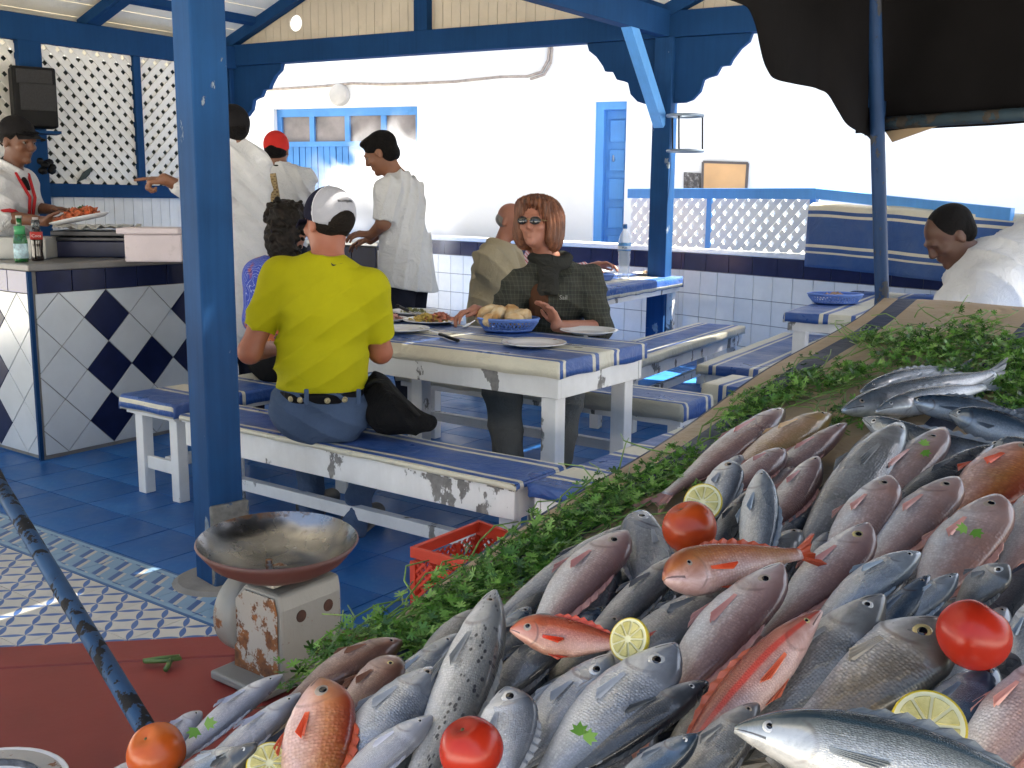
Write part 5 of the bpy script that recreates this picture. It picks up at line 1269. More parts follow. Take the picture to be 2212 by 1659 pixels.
# --- woman with sunglasses
def plaid(n, base):
    v = n.sep(n.coord('Object'))
    def ln(s, per, wd): return n.math('LESS_THAN', n.math('FRACT', n.math('ADD', n.math('DIVIDE', s, per), 50.0)), wd)
    a = n.math('ADD', v[0], n.math('MULTIPLY', v[1], .35)); 
    k = n.math('MULTIPLY', n.math('ADD', ln(a, .019, .2), ln(v[2], .021, .18)), .5)
    k2 = n.math('ADD', ln(a, .078, .3), ln(v[2], .09, .3))
    c = n.mix(n.math('MULTIPLY', k2, .35), base, (.03, .035, .03)); return n.mix(n.math('MULTIPLY', k, .6), c, (.12, .125, .10))
def sun_woman():
    D0 = 5.12; hd = V(*Y(1161, 486, D0-.1)); ch = V(*Y(1190, 592, D0+.02)); pel = V(ch[0]+.0, ch[1]+.1, .54)
    fw = nrm(V(-.25, -1, 0)); t = thing('person', 'woman in plaid shirt and sunglasses facing the camera across the table', 'person', V(pel[0], pel[1], 0))
    shR, shL = Y(1118, 618, D0+.0), Y(1272, 605, D0+.05)
    elR, wrR = Y(1075, 690, D0-.08), Y(1030, 672, 4.86); elL, wrL = Y(1296, 708, D0-.08), Y(1208, 705, 4.84)
    arms = {'R': (elR, wrR, (V(-.75, -.6, .0), V(-.1, -.3, -.9), 'R', (.45, .5, .3), .4, .95)), 'L': (elL, wrL, (V(-.45, -.15, .85), V(-.75, -.5, -.2), 'L', (.22, .3, .25), .2, .95, .2)), 'shR': shR, 'shL': shL}
    arms = dict(arms)
    b = Body(pel, ch, fw, hd, (-.42, -.9, .12), (.03, .08, 1), .16, arms, {'L': (Y(1222, 838, 4.78), Y(1205, 985, 4.72)), 'R': (Y(1085, 835, 4.80), Y(1098, 985, 4.74))}, .98, .95, .98)
    b.skin(.006, skinmat('ruddy_skin', (.40, .175, .115)), t)
    shoes(b, t)
    sh = clothmat('green_plaid', (.052, .052, .042), .85, fn=plaid, bump=.3)
    pr = b.torso(.016) + b.armp('R', .022, 1.0, False) + b.armp('L', .024, 1.12)
    sdf(pr + b.neckhole(.07, .05, .3), .0075, 'shirt', sh, t, (), add(folds(31, .0045, nrm(V(.5, .2, .9)), 75), folds(32, .003)))
    # collar
    for sg in (-1, 1):
        p0 = b.ch + b.up*.07 + b.lat*.03*sg + b.fw*.02; q = [p0, b.ch + b.up*.085 + b.lat*.085*sg - b.fw*.02, b.ch + b.up*.02 + b.lat*.125*sg + b.fw*.085, b.ch - b.up*.02 + b.lat*.06*sg + b.fw*.125]
        MB().prism(q, b.fw*.006).build('collar', sh, t, bevel=.002)
    sc_m = clothmat('grey_green_scarf', (.045, .045, .04), .9, bump=.7)
    scp = []; n = 14
    for k in range(n):
        a0, a1 = 2*math.pi*k/n, 2*math.pi*(k+1)/n
        g0 = lambda a: b.ch + b.up*(.075+.012*math.sin(a*2)) + b.lat*.075*math.cos(a) + b.fw*(.02+.07*math.sin(a))
        scp.append(con(g0(a0), g0(a1), .03, .032, None, .02))
    f0 = b.ch + b.fw*.10 + b.up*.03
    scp += [con(f0 - b.lat*.03, f0 - b.lat*.04 - b.up*.10 + b.fw*.03, .032, .03, None, .03), con(f0 + b.lat*.01, f0 + b.lat*.02 - b.up*.15 + b.fw*.03, .03, .024, None, .03)]
    sdf(scp, .006, 'scarf', sc_m, t, (), folds(33, .006, V(.3, .2, 1), 80))
    tee = clothmat('brown_top', (.10, .045, .025), .9); q = b.ch + b.fw*.128 - b.up*.13
    sdf([ell(q + b.lat*.03, (.05, .03, .09), (b.lat, b.fw, b.up))], .007, 'undershirt', tee, t)
    tr = clothmat('grey_trousers', (.14, .14, .13), .9, bump=.4)
    sdf(b.torso(.022)[:2] + b.legp('L', .035, 1.98) + b.legp('R', .035, 1.98), .01, 'trousers', tr, t, [(V(0, 0, .62), V(0, 0, 1))], folds(34, .006, V(.2, .3, 1), 40))
    L, R = b.L, b.R
    hr = N('auburn_hair'); v = hr.scaled((60, 60, 7)); cc = hr.ramp(hr.noise(1.0, 4, .6, v), [(.3, (.06, .019, .008)), (.55, (.18, .062, .026)), (.75, (.34, .14, .065))]); hr.bump(hr.noise(1.6, 4, .6, v), .8, .01); hm = hr.fin(cc, .45)
    hp = [ell(L(.0, -.03, .053), (.102, .110, .098), R, .03), ell(L(.078, -.02, -.02), (.046, .08, .10), R, .03), ell(L(-.078, -.03, -.02), (.046, .075, .10), R, .03), ell(L(0, -.075, -.05), (.085, .05, .11), R, .03),
          ell(L(.03, .05, .105), (.055, .045, .03), R, .02), ell(L(-.03, .052, .10), (.05, .045, .03), R, .02), con(L(.062, .06, .08), L(.085, .03, -.03), .025, .02, None, .02), con(L(-.062, .06, .08), L(-.085, .03, -.01), .022, .018, None, .02)]
    # face opening
    hp += [ell(L(0, .12, -.02), (.066, .088, .105), R, .012, 's')]
    lock = noise3(41, 6, 50, 130)
    def hf(x, y, z):
        dx, dy = x-b.head[0], y-b.head[1]; a = np.arctan2(dy, dx); return .006*np.sin(a*26+14*z+2*lock(x*.2, y*.2, z*.2)) + .0045*lock(x, y, z*.35)
    sdf(hp, .005, 'hair', hm, t, [(L(0, 0, -.145), -np.asarray(R[2]))], hf)
    mb = MB(); r = random.Random(5)
    for k in range(170):
        a = r.uniform(0, 6.28); e = r.uniform(.1, 1.25); d = V(math.cos(a)*math.cos(e), math.sin(a)*math.cos(e), math.sin(e))
        if d[1] > .55 and d[2] < .75: continue
        p = [L(d[0]*.1*q*1.0, -.03+d[1]*.107*q, .05+d[2]*.096*q-.10*(w_**1.6)) for q, w_ in ((.98, 0), (1.03, .3), (1.07+.05*r.random(), .65), (1.05+.08*r.random(), 1.0))]
        mb.tube(p, [.0014, .0016, .0014, .0006], 4)
    st = mb.build('hair_strands', hm, t); st['kind'] = 'stuff'
    # sunglasses
    gl = N('dark_lens').fin((.01, .01, .012), .05, 0, .9); fr = plain('gold_frame', (.35, .27, .14), .3, .1, metal=.9)
    sg_ = thing('sunglasses', 'dark oval sunglasses worn by the plaid shirted woman', 'sunglasses', L(0, .11, .012))
    for s_ in (-1, 1):
        cpt = L(.034*s_, .109, .010); nn = nrm(R[1]+R[0]*.18*s_)
        MB().lathe(cpt, [(0, .005), (.013, .0045), (.023, .002), (.0275, -.001)], 20, nn, .70).build('lens', gl, sg_, True)
        ex = nrm(R[0]-nn*np.dot(R[0], nn)); MB().tube([L(.057*s_, .103, .016), L(.076*s_, .06, .014), L(.082*s_, .0, .012)], .002, 6).build('temple', fr, sg_, True)
    MB().tube([L(-.012, .116, .014), L(0, .120, .017), L(.012, .116, .014)], .0018, 6).build('bridge', fr, sg_, True)
    for s_ in (-1, 1):
        e = L(.082*s_, .0, -.042); MB().tube([e + V(.008*math.cos(a), 0, .008*math.sin(a)) for a in np.linspace(0, 6.28, 13)], .0016, 5, False).build('earring', fr, t, True)
    lp_ = plain('lip_colour', (.3, .08, .07), .45)
    w0 = wrL; MB().tube([w0 + V(.03*math.cos(a), .012*math.sin(a), .03*math.sin(a)*.5) for a in np.linspace(0, 6.28, 15)], .003, 6, False).build('bracelet', fr, t, True)
    text3d('Sail', 'shirt_lettering', Y(1217, 643, D0-.165), V(1, 0, 0), V(0, 0, 1), .03, plain('pale_thread', (.3, .3, .27), .7), t)
    return t
sun_woman()

# --- woman with dark curly hair in a bright top
def curly_woman():
    D0 = 5.12; hd = V(*Y(628, 492, D0)); ch = V(*Y(598, 600, D0)); pel = V(ch[0]-.03, ch[1]+.03, .56); fw = nrm(V(.75, .45, 0))
    t = thing('person', 'woman with dark curly hair and bright patterned top behind the blue post', 'person', V(pel[0], pel[1], 0))
    elR, elL = Y(552, 690, D0-.05), Y(640, 690, D0+.1)
    arms = {'R': (elR, Y(620, 700, D0+.1), (V(1, .3, 0), V(0, 0, -1), 'R')), 'L': (elL, Y(700, 700, D0+.2), (V(1, .3, 0), V(0, 0, -1), 'L')), 'shR': Y(560, 592, D0-.06), 'shL': Y(636, 600, D0+.15)}
    b = Body(pel, ch, fw, hd, (.45, .88, -.1), (0, 0, 1), .155, arms, {'R': (V(pel[0]+.33, pel[1]+.1, .5), V(pel[0]+.33, pel[1]+.08, .08)), 'L': (V(pel[0]+.27, pel[1]+.3, .5), V(pel[0]+.3, pel[1]+.3, .08))}, .93, .93, .95)
    b.skin(.008, SK_MID, t)
    shoes(b, t)
    n = N('bright_swirl_top'); w_ = n.n('ShaderNodeTexWave', wave_type='RINGS'); w_.inputs['Scale'].default_value = 22; w_.inputs['Distortion'].default_value = 9; w_.inputs['Detail'].default_value = 2; n.l(n.coord(), w_.inputs[0])
    c1 = n.ramp(w_.outputs[1], [(.2, (.03, .06, .38)), (.5, (.09, .14, .55)), (.62, (.5, .55, .7)), (.7, (.05, .08, .4))])
    c2 = n.ramp(w_.outputs[1], [(.2, (.4, .09, .03)), (.5, (.5, .2, .04)), (.75, (.12, .03, .1))])
    m = n.ramp(n.noise(5.5, 3), [(.47, 0.0), (.52, 1.0)]); mt = n.fin(n.mix(m, c1, c2), .8)
    sdf(b.torso(.02) + b.armp('R', .022, 1.25) + b.armp('L', .022, 1.25) + b.neckhole(), .008, 'top', mt, t, [(V(0, 0, .66), V(0, 0, -1))], folds(51, .004))
    sk = clothmat('black_trousers', (.01, .01, .011), .9)
    sdf(b.torso(.02)[:2] + b.legp('R', .035, 1.95) + b.legp('L', .035, 1.95), .01, 'trousers', sk, t, [(V(0, 0, .68), V(0, 0, 1))], folds(52, .006))
    L, R = b.L, b.R; hn = N('dark_curls'); hn.bump(hn.noise(70, 4), .8, .01); hm = hn.fin(hn.ramp(hn.noise(25, 4), [(.35, (.006, .005, .004)), (.7, (.022, .016, .013))]), .5, 0, .15)
    r = random.Random(8); hp = [ell(L(0, -.03, .04), (.095, .105, .095), R, .02), ell(L(0, -.075, -.06), (.09, .06, .11), R, .02)]
    for k in range(150):
        a = r.uniform(0, 6.28); z = r.uniform(-.17, .13); rad = .095*math.sqrt(max(.2, 1-((z-.0)/.2)**2)); y = rad*math.sin(a)-.045
        if y > .035: continue
        hp.append(ell(L(rad*math.cos(a), y, z), (r.uniform(.009, .018),)*3, R, .005))
    cw = noise3(55, 6, 90, 200)
    sdf(hp, .006, 'hair', hm, t, (), lambda x, y, z: .005*cw(x, y, z))
curly_woman()

# --- standing man in loose white shirt
WHITE_CL = clothmat('white_cotton', (.66, .66, .67), .85, bump=.5, var=.05)
def white_man():
    D0 = 6.25; hd = V(*Y(824, 332, D0)); ch = V(*Y(862, 408, D0+.03)); pel = V(*Y(880, 590, D0+.05)); fw = nrm(V(-.86, .35, 0))
    t = thing('person', 'standing young man in loose white shirt looking down at the grill', 'person', V(pel[0], pel[1], 0))
    arms = {'L': (Y(828, 482, D0-.16), Y(803, 507, D0-.05), (V(-.9, .1, .05), V(.1, .3, -.9), 'L', (.35, .3, .2), .4, 1.0)), 'R': (Y(850, 480, D0+.3), Y(805, 515, D0+.25), (V(-.9, .1, -.2), V(0, 0, -1), 'R')), 'shL': Y(838, 410, D0-.14), 'shR': Y(885, 410, D0+.18)}
    b = Body(pel, ch, fw, hd, (-.80, .12, -.42), (-.32, 0, .9), .16, arms, {'L': (V(pel[0]-.04, pel[1]-.08, .5), V(pel[0]+.02, pel[1]-.08, .08)), 'R': (V(pel[0]+.0, pel[1]+.13, .5), V(pel[0]+.06, pel[1]+.14, .08))}, .98, .92, 1.0)
    b.skin(.008, SK_DARK, t)
    shoes(b, t)
    dv = nrm(V(.9, .3, -.12))
    pr = b.torso(.02) + b.armp('L', .028, .95) + b.armp('R', .028, .95) + [con(b.wa, b.pel - V(0, 0, .12) + V(.01, 0, 0), .140, .186, (b.lat, 1.12), .05)]
    hem = Y(880, 622, D0)
    sdf(pr + b.neckhole(.064, .06, .2), .008, 'shirt', WHITE_CL, t, [(hem, nrm(V(-.16, 0, -1)))], add(folds(61, .009, dv, 85, 2.2), folds(62, .004)))
    ncol = b.ch + b.up*.065
    sdf([con(ncol - b.up*.02, ncol + b.up*.025 + b.fw*.01, .066, .06, None, .01)], .006, 'collar', WHITE_CL, t, [(ncol + b.up*.03, b.up)])
    sdf(b.torso(.015)[:2] + b.legp('L', .02, 1.95) + b.legp('R', .02, 1.95), .01, 'jeans', clothmat('dark_jeans', (.018, .02, .03), .9, var=.4), t, (), folds(63, .005))
    L, R = b.L, b.R; hm = clothmat('black_hair', (.009, .008, .008), .55, bump=.8)
    sdf([ell(L(0, -.02, .045), (.080, .1, .084), R, .02), ell(L(0, -.05, -.02), (.078, .06, .06), R, .02), ell(L(0, .05, .095), (.06, .04, .022), R, .02)], .006, 'hair', hm, t, [(L(0, .07, -.0), nrm(R[1]*1-np.asarray(R[2])*.75)), (L(0, 0, -.07), -np.asarray(R[2]))], folds(64, .004, None))
    eyes(L, R, t)
white_man()

# --- two cooks behind the post
def coat_man():
    D0 = 5.75; hd = V(*Y(500, 282, D0)); ch = V(*Y(500, 345, D0)); pel = V(*Y(505, 560, D0)); fw = nrm(V(-.75, .66, 0))
    t = thing('person', 'man in long white coat half hidden by the blue post, pointing left', 'person', V(pel[0], pel[1], 0))
    arms = {'L': (Y(430, 425, D0-.3), Y(362, 390, D0-.42), (V(-1, -.05, .0), V(0, .3, -.9), 'L', (1.0, 1.1, .8), .6, 1.05, .05, True)), 'R': (Y(560, 470, D0+.05), Y(520, 480, D0+.25), (V(-.5, .8, 0), V(0, 0, -1), 'R')), 'shR': Y(548, 352, D0), 'shL': Y(452, 352, D0-.05)}
    b = Body(pel, ch, fw, hd, (-.7, .65, 0), (0, 0, 1), .18, arms, {'L': (V(pel[0]-.1, pel[1]-.06, .48), V(pel[0]-.1, pel[1]-.06, .08)), 'R': (V(pel[0]+.06, pel[1]+.08, .48), V(pel[0]+.06, pel[1]+.08, .08))}, 1.0, 1.0, 1.0)
    b.skin(.0075, SK_DARK, t)
    shoes(b, t)
    pr = b.torso(.03) + b.armp('L', .02, 1.82) + b.armp('R', .034, 1.75) + [con(b.wa, b.pel - V(0, 0, .3), .165, .23, None, .05)]
    sdf(pr + b.neckhole(.064, .065, .2), .009, 'coat', WHITE_CL, t, (), add(folds(71, .011, nrm(V(.6, .3, .7)), 70), folds(72, .004)))
    n0 = b.ch + b.up*.085; sdf([con(n0 - b.up*.02, n0 + b.up*.03, .072, .068, None, .01)], .007, 'collar', WHITE_CL, t, [(n0 + b.up*.035, b.up)])
    sdf([con(n0 - b.up*.0, n0 + b.up*.045, .064, .06, None, .01)], .007, 'neckerchief', clothmat('red_cloth', (.4, .02, .02), .8), t, [(n0 + b.up*.045, b.up)])
    sdf(b.torso(.01)[:2] + b.legp('L', .02, 1.95) + b.legp('R', .02, 1.95), .01, 'trousers', clothmat('dark_jeans', (0, 0, 0)), t)
    L, R = b.L, b.R
    sdf([ell(L(0, -.012, .04), (.086, .108, .1), R)], .006, 'cap', clothmat('black_cap', (.014, .013, .014), .7), t, [(L(0, 0, .0), -np.asarray(R[2]))])
    sdf([ell(L(0, -.018, .02), (.08, .1, .085), R)], .006, 'hair', clothmat('black_hair', (0, 0, 0)), t, [(L(0, .02, 0), R[1]), (L(0, 0, -.06), -np.asarray(R[2]))])
    # pointing index finger goes straighter
coat_man()
def redcap_man():
    D0 = 7.5; hd = V(*Y(598, 326, D0)); ch = V(*Y(606, 385, D0)); pel = V(*Y(605, 540, D0)); fw = nrm(V(.1, 1, 0))
    t = thing('person', 'man in red cap and white jacket with his back turned', 'person', V(pel[0], pel[1], 0))
    arms = {'L': (Y(555, 455, D0), Y(565, 470, D0+.25), (V(0, 1, 0), V(0, 0, -1), 'L')), 'R': (Y(652, 455, D0), Y(645, 470, D0+.25), (V(0, 1, 0), V(0, 0, -1), 'R'))}
    b = Body(pel, ch, fw, hd, (.12, 1, -.08), (0, 0, 1), .17, arms, {'L': (V(pel[0]-.1, pel[1], .48), V(pel[0]-.1, pel[1], .08)), 'R': (V(pel[0]+.1, pel[1], .48), V(pel[0]+.1, pel[1], .08))}, 1.0, 1.0, 1.0)
    b.skin(.009, SK_DARK, t)
    shoes(b, t)
    sdf(b.torso(.03) + b.armp('L', .03, 1.85) + b.armp('R', .03, 1.85) + b.neckhole(.064, .06), .009, 'jacket', WHITE_CL, t, [(V(0, 0, .75), V(0, 0, -1))], add(folds(81, .009, nrm(V(.8, 0, .5)), 80), folds(82, .003)))
    n0 = b.ch + b.up*.08
    sdf([con(n0 - b.up*.02, n0 + b.up*.03, .074, .07, None, .01)], .007, 'collar', WHITE_CL, t, [(n0 + b.up*.035, b.up)])
    sdf([con(n0 - b.up*.01, n0 + b.up*.01, .078, .077, None, .01)], .006, 'collar_stripe', clothmat('black_strap', (0, 0, 0)), t, [(n0 + b.up*.012, b.up), (n0 - b.up*.006, -b.up)])
    sdf(b.torso(.01)[:2] + b.legp('L', .02, 1.95) + b.legp('R', .02, 1.95), .01, 'trousers', clothmat('dark_jeans', (0, 0, 0)), t)
    L, R = b.L, b.R; rc = clothmat('red_cap', (.55, .03, .025), .75)
    sdf([ell(L(0, -.018, .015), (.08, .1, .085), R)], .007, 'hair', clothmat('black_hair', (0, 0, 0)), t, [(L(0, .02, 0), R[1]), (L(0, 0, -.06), -np.asarray(R[2]))])
    sdf([ell(L(0, -.012, .04), (.087, .11, .1), R), con(L(0, -.05, -.012), L(0, -.2, -.012), .036, None, None, .004, 's')], .006, 'cap', rc, t, [(L(0, 0, -.012), -nrm(R[2]*1-R[1]*.1))])
redcap_man()
# woven panel beside them
wv = N('woven_straw'); wvv = wv.n('ShaderNodeTexChecker'); wvv.inputs['Scale'].default_value = 70; wv.l(wv.coord(), wvv.inputs[0])
wm_ = wv.fin(wv.mix(wvv.outputs[1], (.16, .1, .045), (.42, .31, .16)), .9)
wc = [Y(x, y, 6.9) for x, y in ((566, 377), (594, 374), (605, 440), (600, 520), (572, 520))]
wvt = thing('woven_mat', 'upright woven straw mat behind the white coated man', 'mat', wc[4])
MB().prism(wc, V(0, .03, 0)).build('mat_panel', wm_, wvt)
mb = MB()
for k in range(24):
    y_ = 380+k*5.6; a, b_ = Y(567+.15*(k), y_, 6.893), Y(595+.3*k if k < 12 else 602, y_-2, 6.893); MB().tube([a, b_], .006, 5).build('straw_rib', plain('straw', (.45, .33, .17), .9, .3, 30), wvt)

# --- server behind the counter
def server():
    D0 = 6.0; hd = V(*Y(38, 308, D0)); ch = V(*Y(22, 395, D0)); pel = V(*Y(15, 570, D0)); fw = nrm(V(.9, -.25, 0))
    t = thing('person', 'young server in white jacket with red trim behind the counter', 'person', V(pel[0], pel[1], 0))
    arms = {'R': (Y(10, 468, D0-.22), Y(92, 478, D0-.25), (V(.95, .1, .1), V(-.1, .2, .95), 'R', (.35, .3, .2), .5, 1.05)), 'L': (Y(60, 448, D0+.12), Y(108, 452, D0+.05), (V(1, -.1, -.02), V(0, -.2, -.95), 'L', (.15, .15, .15), .3, 1.05)), 'shR': Y(-14, 398, D0-.15), 'shL': Y(48, 392, D0+.15)}
    b = Body(pel, ch, fw, hd, (.93, -.32, -.16), (.05, 0, 1), .17, arms, {'L': (V(pel[0], pel[1]+.1, .48), V(pel[0], pel[1]+.1, .08)), 'R': (V(pel[0], pel[1]-.1, .48), V(pel[0], pel[1]-.1, .08))}, .96, .92, 1.02)
    b.skin(.007, skinmat('dark_tan_skin', (.15, .062, .033)), t)
    shoes(b, t)
    sdf(b.torso(.03) + b.armp('R', .03, 1.02) + b.armp('L', .03, 1.0) + b.neckhole(.068, .055, .4), .008, 'jacket', WHITE_CL, t, [(V(0, 0, .8), V(0, 0, -1))], add(folds(91, .01, nrm(V(.4, .3, .8)), 70), folds(92, .004)))
    rd_ = clothmat('red_trim', (.45, .03, .035), .8)
    for sg in (-1, 1):
        pts = [b.ch + b.up*.075 + b.lat*.06*sg - b.fw*.03, b.ch + b.up*.05 + b.lat*.05*sg + b.fw*.08, b.ch - b.up*.08 + b.lat*.02*sg + b.fw*.155, b.ch - b.up*.22 + b.lat*.012*sg + b.fw*.15]
        MB().tube(pts, .009, 8).build('trim', rd_, t, True)
    e = b.sh['R'] + (b.arms['R'][0]-b.sh['R'])*1.0; dv = nrm(b.arms['R'][0]-b.sh['R'])
    sdf([con(e - dv*.01, e + dv*.012, .076, .076, None, .01)], .006, 'cuff', rd_, t, [(e + dv*.012, dv), (e - dv*.008, -dv)])
    sdf([ell(b.ch + b.fw*.09 - b.up*.06, (.05, .035, .10), (b.lat, b.fw, b.up))], .008, 'undershirt', clothmat('black_tee', (.015, .014, .014), .8), t)
    sdf(b.torso(.01)[:2] + b.legp('L', .02, 1.95) + b.legp('R', .02, 1.95), .011, 'trousers', clothmat('dark_jeans', (0, 0, 0)), t)
    L, R = b.L, b.R; hm = clothmat('black_hair', (0, 0, 0))
    sdf([ell(L(0, -.025, .045), (.085, .1, .085), R, .02), con(L(-.045, .088, .068), L(.045, .088, .068), .012, None, None, .02)], .006, 'hair', hm, t, [(L(0, .062, -.0), nrm(R[1]*1-np.asarray(R[2])*.8)), (L(0, 0, -.05), -np.asarray(R[2]))], folds(93, .003, None))
    cp = clothmat('black_cap', (0, 0, 0))
    sdf([ell(L(0, -.012, .052), (.089, .108, .098), R)], .006, 'cap', cp, t, [(L(0, 0, .035), -nrm(R[2]*1-R[1]*.15))])
    br = [L(x, .085+.09*(1-(x/.085)**2), .045-.02*(x/.085)**2) for x in np.linspace(-.085, .085, 11)]; bi = [L(x, .06, .055) for x in np.linspace(-.085, .085, 11)]
    MB().sheet([bi, br]).build('cap_visor', cp, t, True, solid=.005)
    eyes(L, R, t)
    # the platter he holds
    pl_ = thing('fish_platter', 'long platter of fried prawns held by the server', 'platter', Y(170, 478, D0-.28))
    p0, p1 = Y(108, 484, D0-.3), Y(236, 458, D0-.28); dv = nrm(p1-p0); sv_ = nrm(np.cross(Z3, dv)); uv_ = np.cross(dv, sv_); L_ = float(np.linalg.norm(p1-p0)); c = (p0+p1)/2; n = 36
    ring = lambda q, z: [c + dv*L_/2*q*math.cos(2*math.pi*k/n) + sv_*.12*q*math.sin(2*math.pi*k/n) + uv_*z for k in range(n+1)]
    MB().sheet([ring(.02, -.012), ring(.75, -.012), ring(.8, -.009), ring(1, .004), ring(1.0, 0), ring(.8, -.015), ring(.02, -.017)]).build('dish', m_china, pl_, True)
    pile(pl_, 'fried_prawns', c + uv_*.004, dv, sv_, L_*.42, .09, .05, 230, .02, plain('prawn_red', (.5, .12, .045), .45, .4, 25), 21)
    pile(pl_, 'parsley_garnish', c + uv_*.03 + dv*.02, dv, sv_, .05, .05, .03, 40, .012, plain('garnish_green', (.05, .10, .04), .6, .3, 20), 22)
server()

# --- diners at the far table
def beige_man():
    D0 = 7.3; hd = V(*Y(1104, 480, D0+.05)); ch = V(*Y(1074, 556, D0)); pel = V(ch[0]-.03, ch[1], .56); fw = nrm(V(.85, .3, 0))
    t = thing('person', 'balding man in beige jacket behind the plaid shirted woman', 'person', V(pel[0], pel[1], 0))
    arms = {'R': (Y(1092, 640, D0-.12), Y(1150, 615, D0+.05), (V(1, .2, 0), V(0, 0, -1), 'R')), 'L': (Y(1130, 630, D0+.3), Y(1190, 610, D0+.3), (V(1, 0, 0), V(0, 0, -1), 'L')), 'shR': Y(1054, 562, D0-.16), 'shL': Y(1100, 556, D0+.2)}
    b = Body(pel, ch, fw, hd, (.75, -.45, -.28), (.1, 0, 1), .17, arms, {'R': (V(pel[0]+.4, pel[1]+.05, .5), V(pel[0]+.38, pel[1], .08)), 'L': (V(pel[0]+.38, pel[1]+.25, .5), V(pel[0]+.38, pel[1]+.25, .08))}, 1.05, 1.0, 1.05)
    b.skin(.009, skinmat('pink_skin', (.4, .17, .11)), t)
    shoes(b, t)
    bm2 = clothmat('beige_jacket', (.42, .35, .23), .9, bump=.4)
    sdf(b.torso(.045) + b.armp('R', .04, 1.75) + b.armp('L', .04, 1.75) + [con(b.wa, b.pel - V(0, 0, .05), .17, .18, None, .05)] + b.neckhole(.066, .058, .3), .009, 'jacket', bm2, t, (), add(folds(95, .010, nrm(V(.5, .4, .7)), 65), folds(96, .004)))
    c0 = b.ch + b.up*.06
    MB().prism([c0 - b.fw*.06 - b.lat*.02, c0 + b.lat*.07 + b.fw*.03 + b.up*.02, c0 + b.lat*.1 + b.fw*.10 - b.up*.10, c0 + b.lat*.14 - b.up*.06 + b.fw*.0], b.lat*.012 + b.up*.006).build('collar', bm2, t, bevel=.004)
    sdf([ell(b.ch + b.fw*.11 - b.up*.03, (.05, .03, .09), (b.lat, b.fw, b.up))], .008, 'shirt', clothmat('pale_blue_shirt', (.45, .5, .58), .8), t)
    sdf(b.torso(.02)[:2] + b.legp('L', .02, 1.95) + b.legp('R', .02, 1.95), .012, 'trousers', clothmat('grey_trousers', (0, 0, 0)), t)
    L, R = b.L, b.R
    sdf([ell(L(0, -.03, .0), (.081, .088, .06), R)], .007, 'hair', clothmat('grey_hair', (.3, .28, .26), .8, bump=.8), t, [(L(0, .01, 0), R[1])], folds(97, .002))
beige_man()
def far_diner():
    D0 = 8.85; hd = V(*Y(1165, 492, D0)); ch = V(*Y(1158, 556, D0)); pel = V(ch[0]-.02, ch[1], .56); fw = nrm(V(.866, -.5, 0))
    t = thing('person', 'diner in pink striped sleeves hidden behind the plaid shirted woman, hands over the dish', 'person', V(pel[0], pel[1], 0))
    arms = {'R': (Y(1238, 588, D0-.3), Y(1288, 572, D0-.4), (V(.95, -.2, .1), V(-.1, -.4, -.9), 'R', (.4, .4, .3), .6, 1.15)), 'L': (Y(1215, 586, D0+.05), Y(1262, 578, D0-.1), (V(.9, -.3, .1), V(.2, 0, -.9), 'L', (.4, .4, .3), .6, 1.1)), 'shR': Y(1180, 560, D0-.17), 'shL': Y(1160, 556, D0+.17)}
    b = Body(pel, ch, fw, hd, (.85, -.5, -.2), (0, 0, 1), .16, arms, {'L': (V(pel[0]+.38, pel[1]-.1, .5), V(pel[0]+.38, pel[1]-.1, .08)), 'R': (V(pel[0]+.28, pel[1]-.3, .5), V(pel[0]+.28, pel[1]-.3, .08))}, .95, .95, .95)
    b.skin(.009, skinmat('pink_skin', (0, 0, 0)), t)
    shoes(b, t)
    def pst(n, base):
        v = n.sep(n.coord('Object')); k = n.math('LESS_THAN', n.math('FRACT', n.math('ADD', n.math('DIVIDE', n.math('ADD', v[0], v[2]), .03), 50.0)), .4); return n.mix(k, base, (.55, .15, .17))
    sdf(b.torso(.025) + b.armp('L', .022, 1.6) + b.armp('R', .022, 1.6), .01, 'shirt', clothmat('pink_stripe', (.65, .55, .55), .85, fn=pst), t)
    sdf(b.torso(.02)[:2] + b.legp('L', .02, 1.95) + b.legp('R', .02, 1.95), .013, 'trousers', clothmat('grey_trousers', (0, 0, 0)), t)
    L, R = b.L, b.R; sdf([ell(L(0, -.025, .04), (.084, .1, .088), R)], .009, 'hair', clothmat('brown_hair', (.06, .035, .02), .7), t, [(L(0, .05, 0), R[1])])
far_diner()

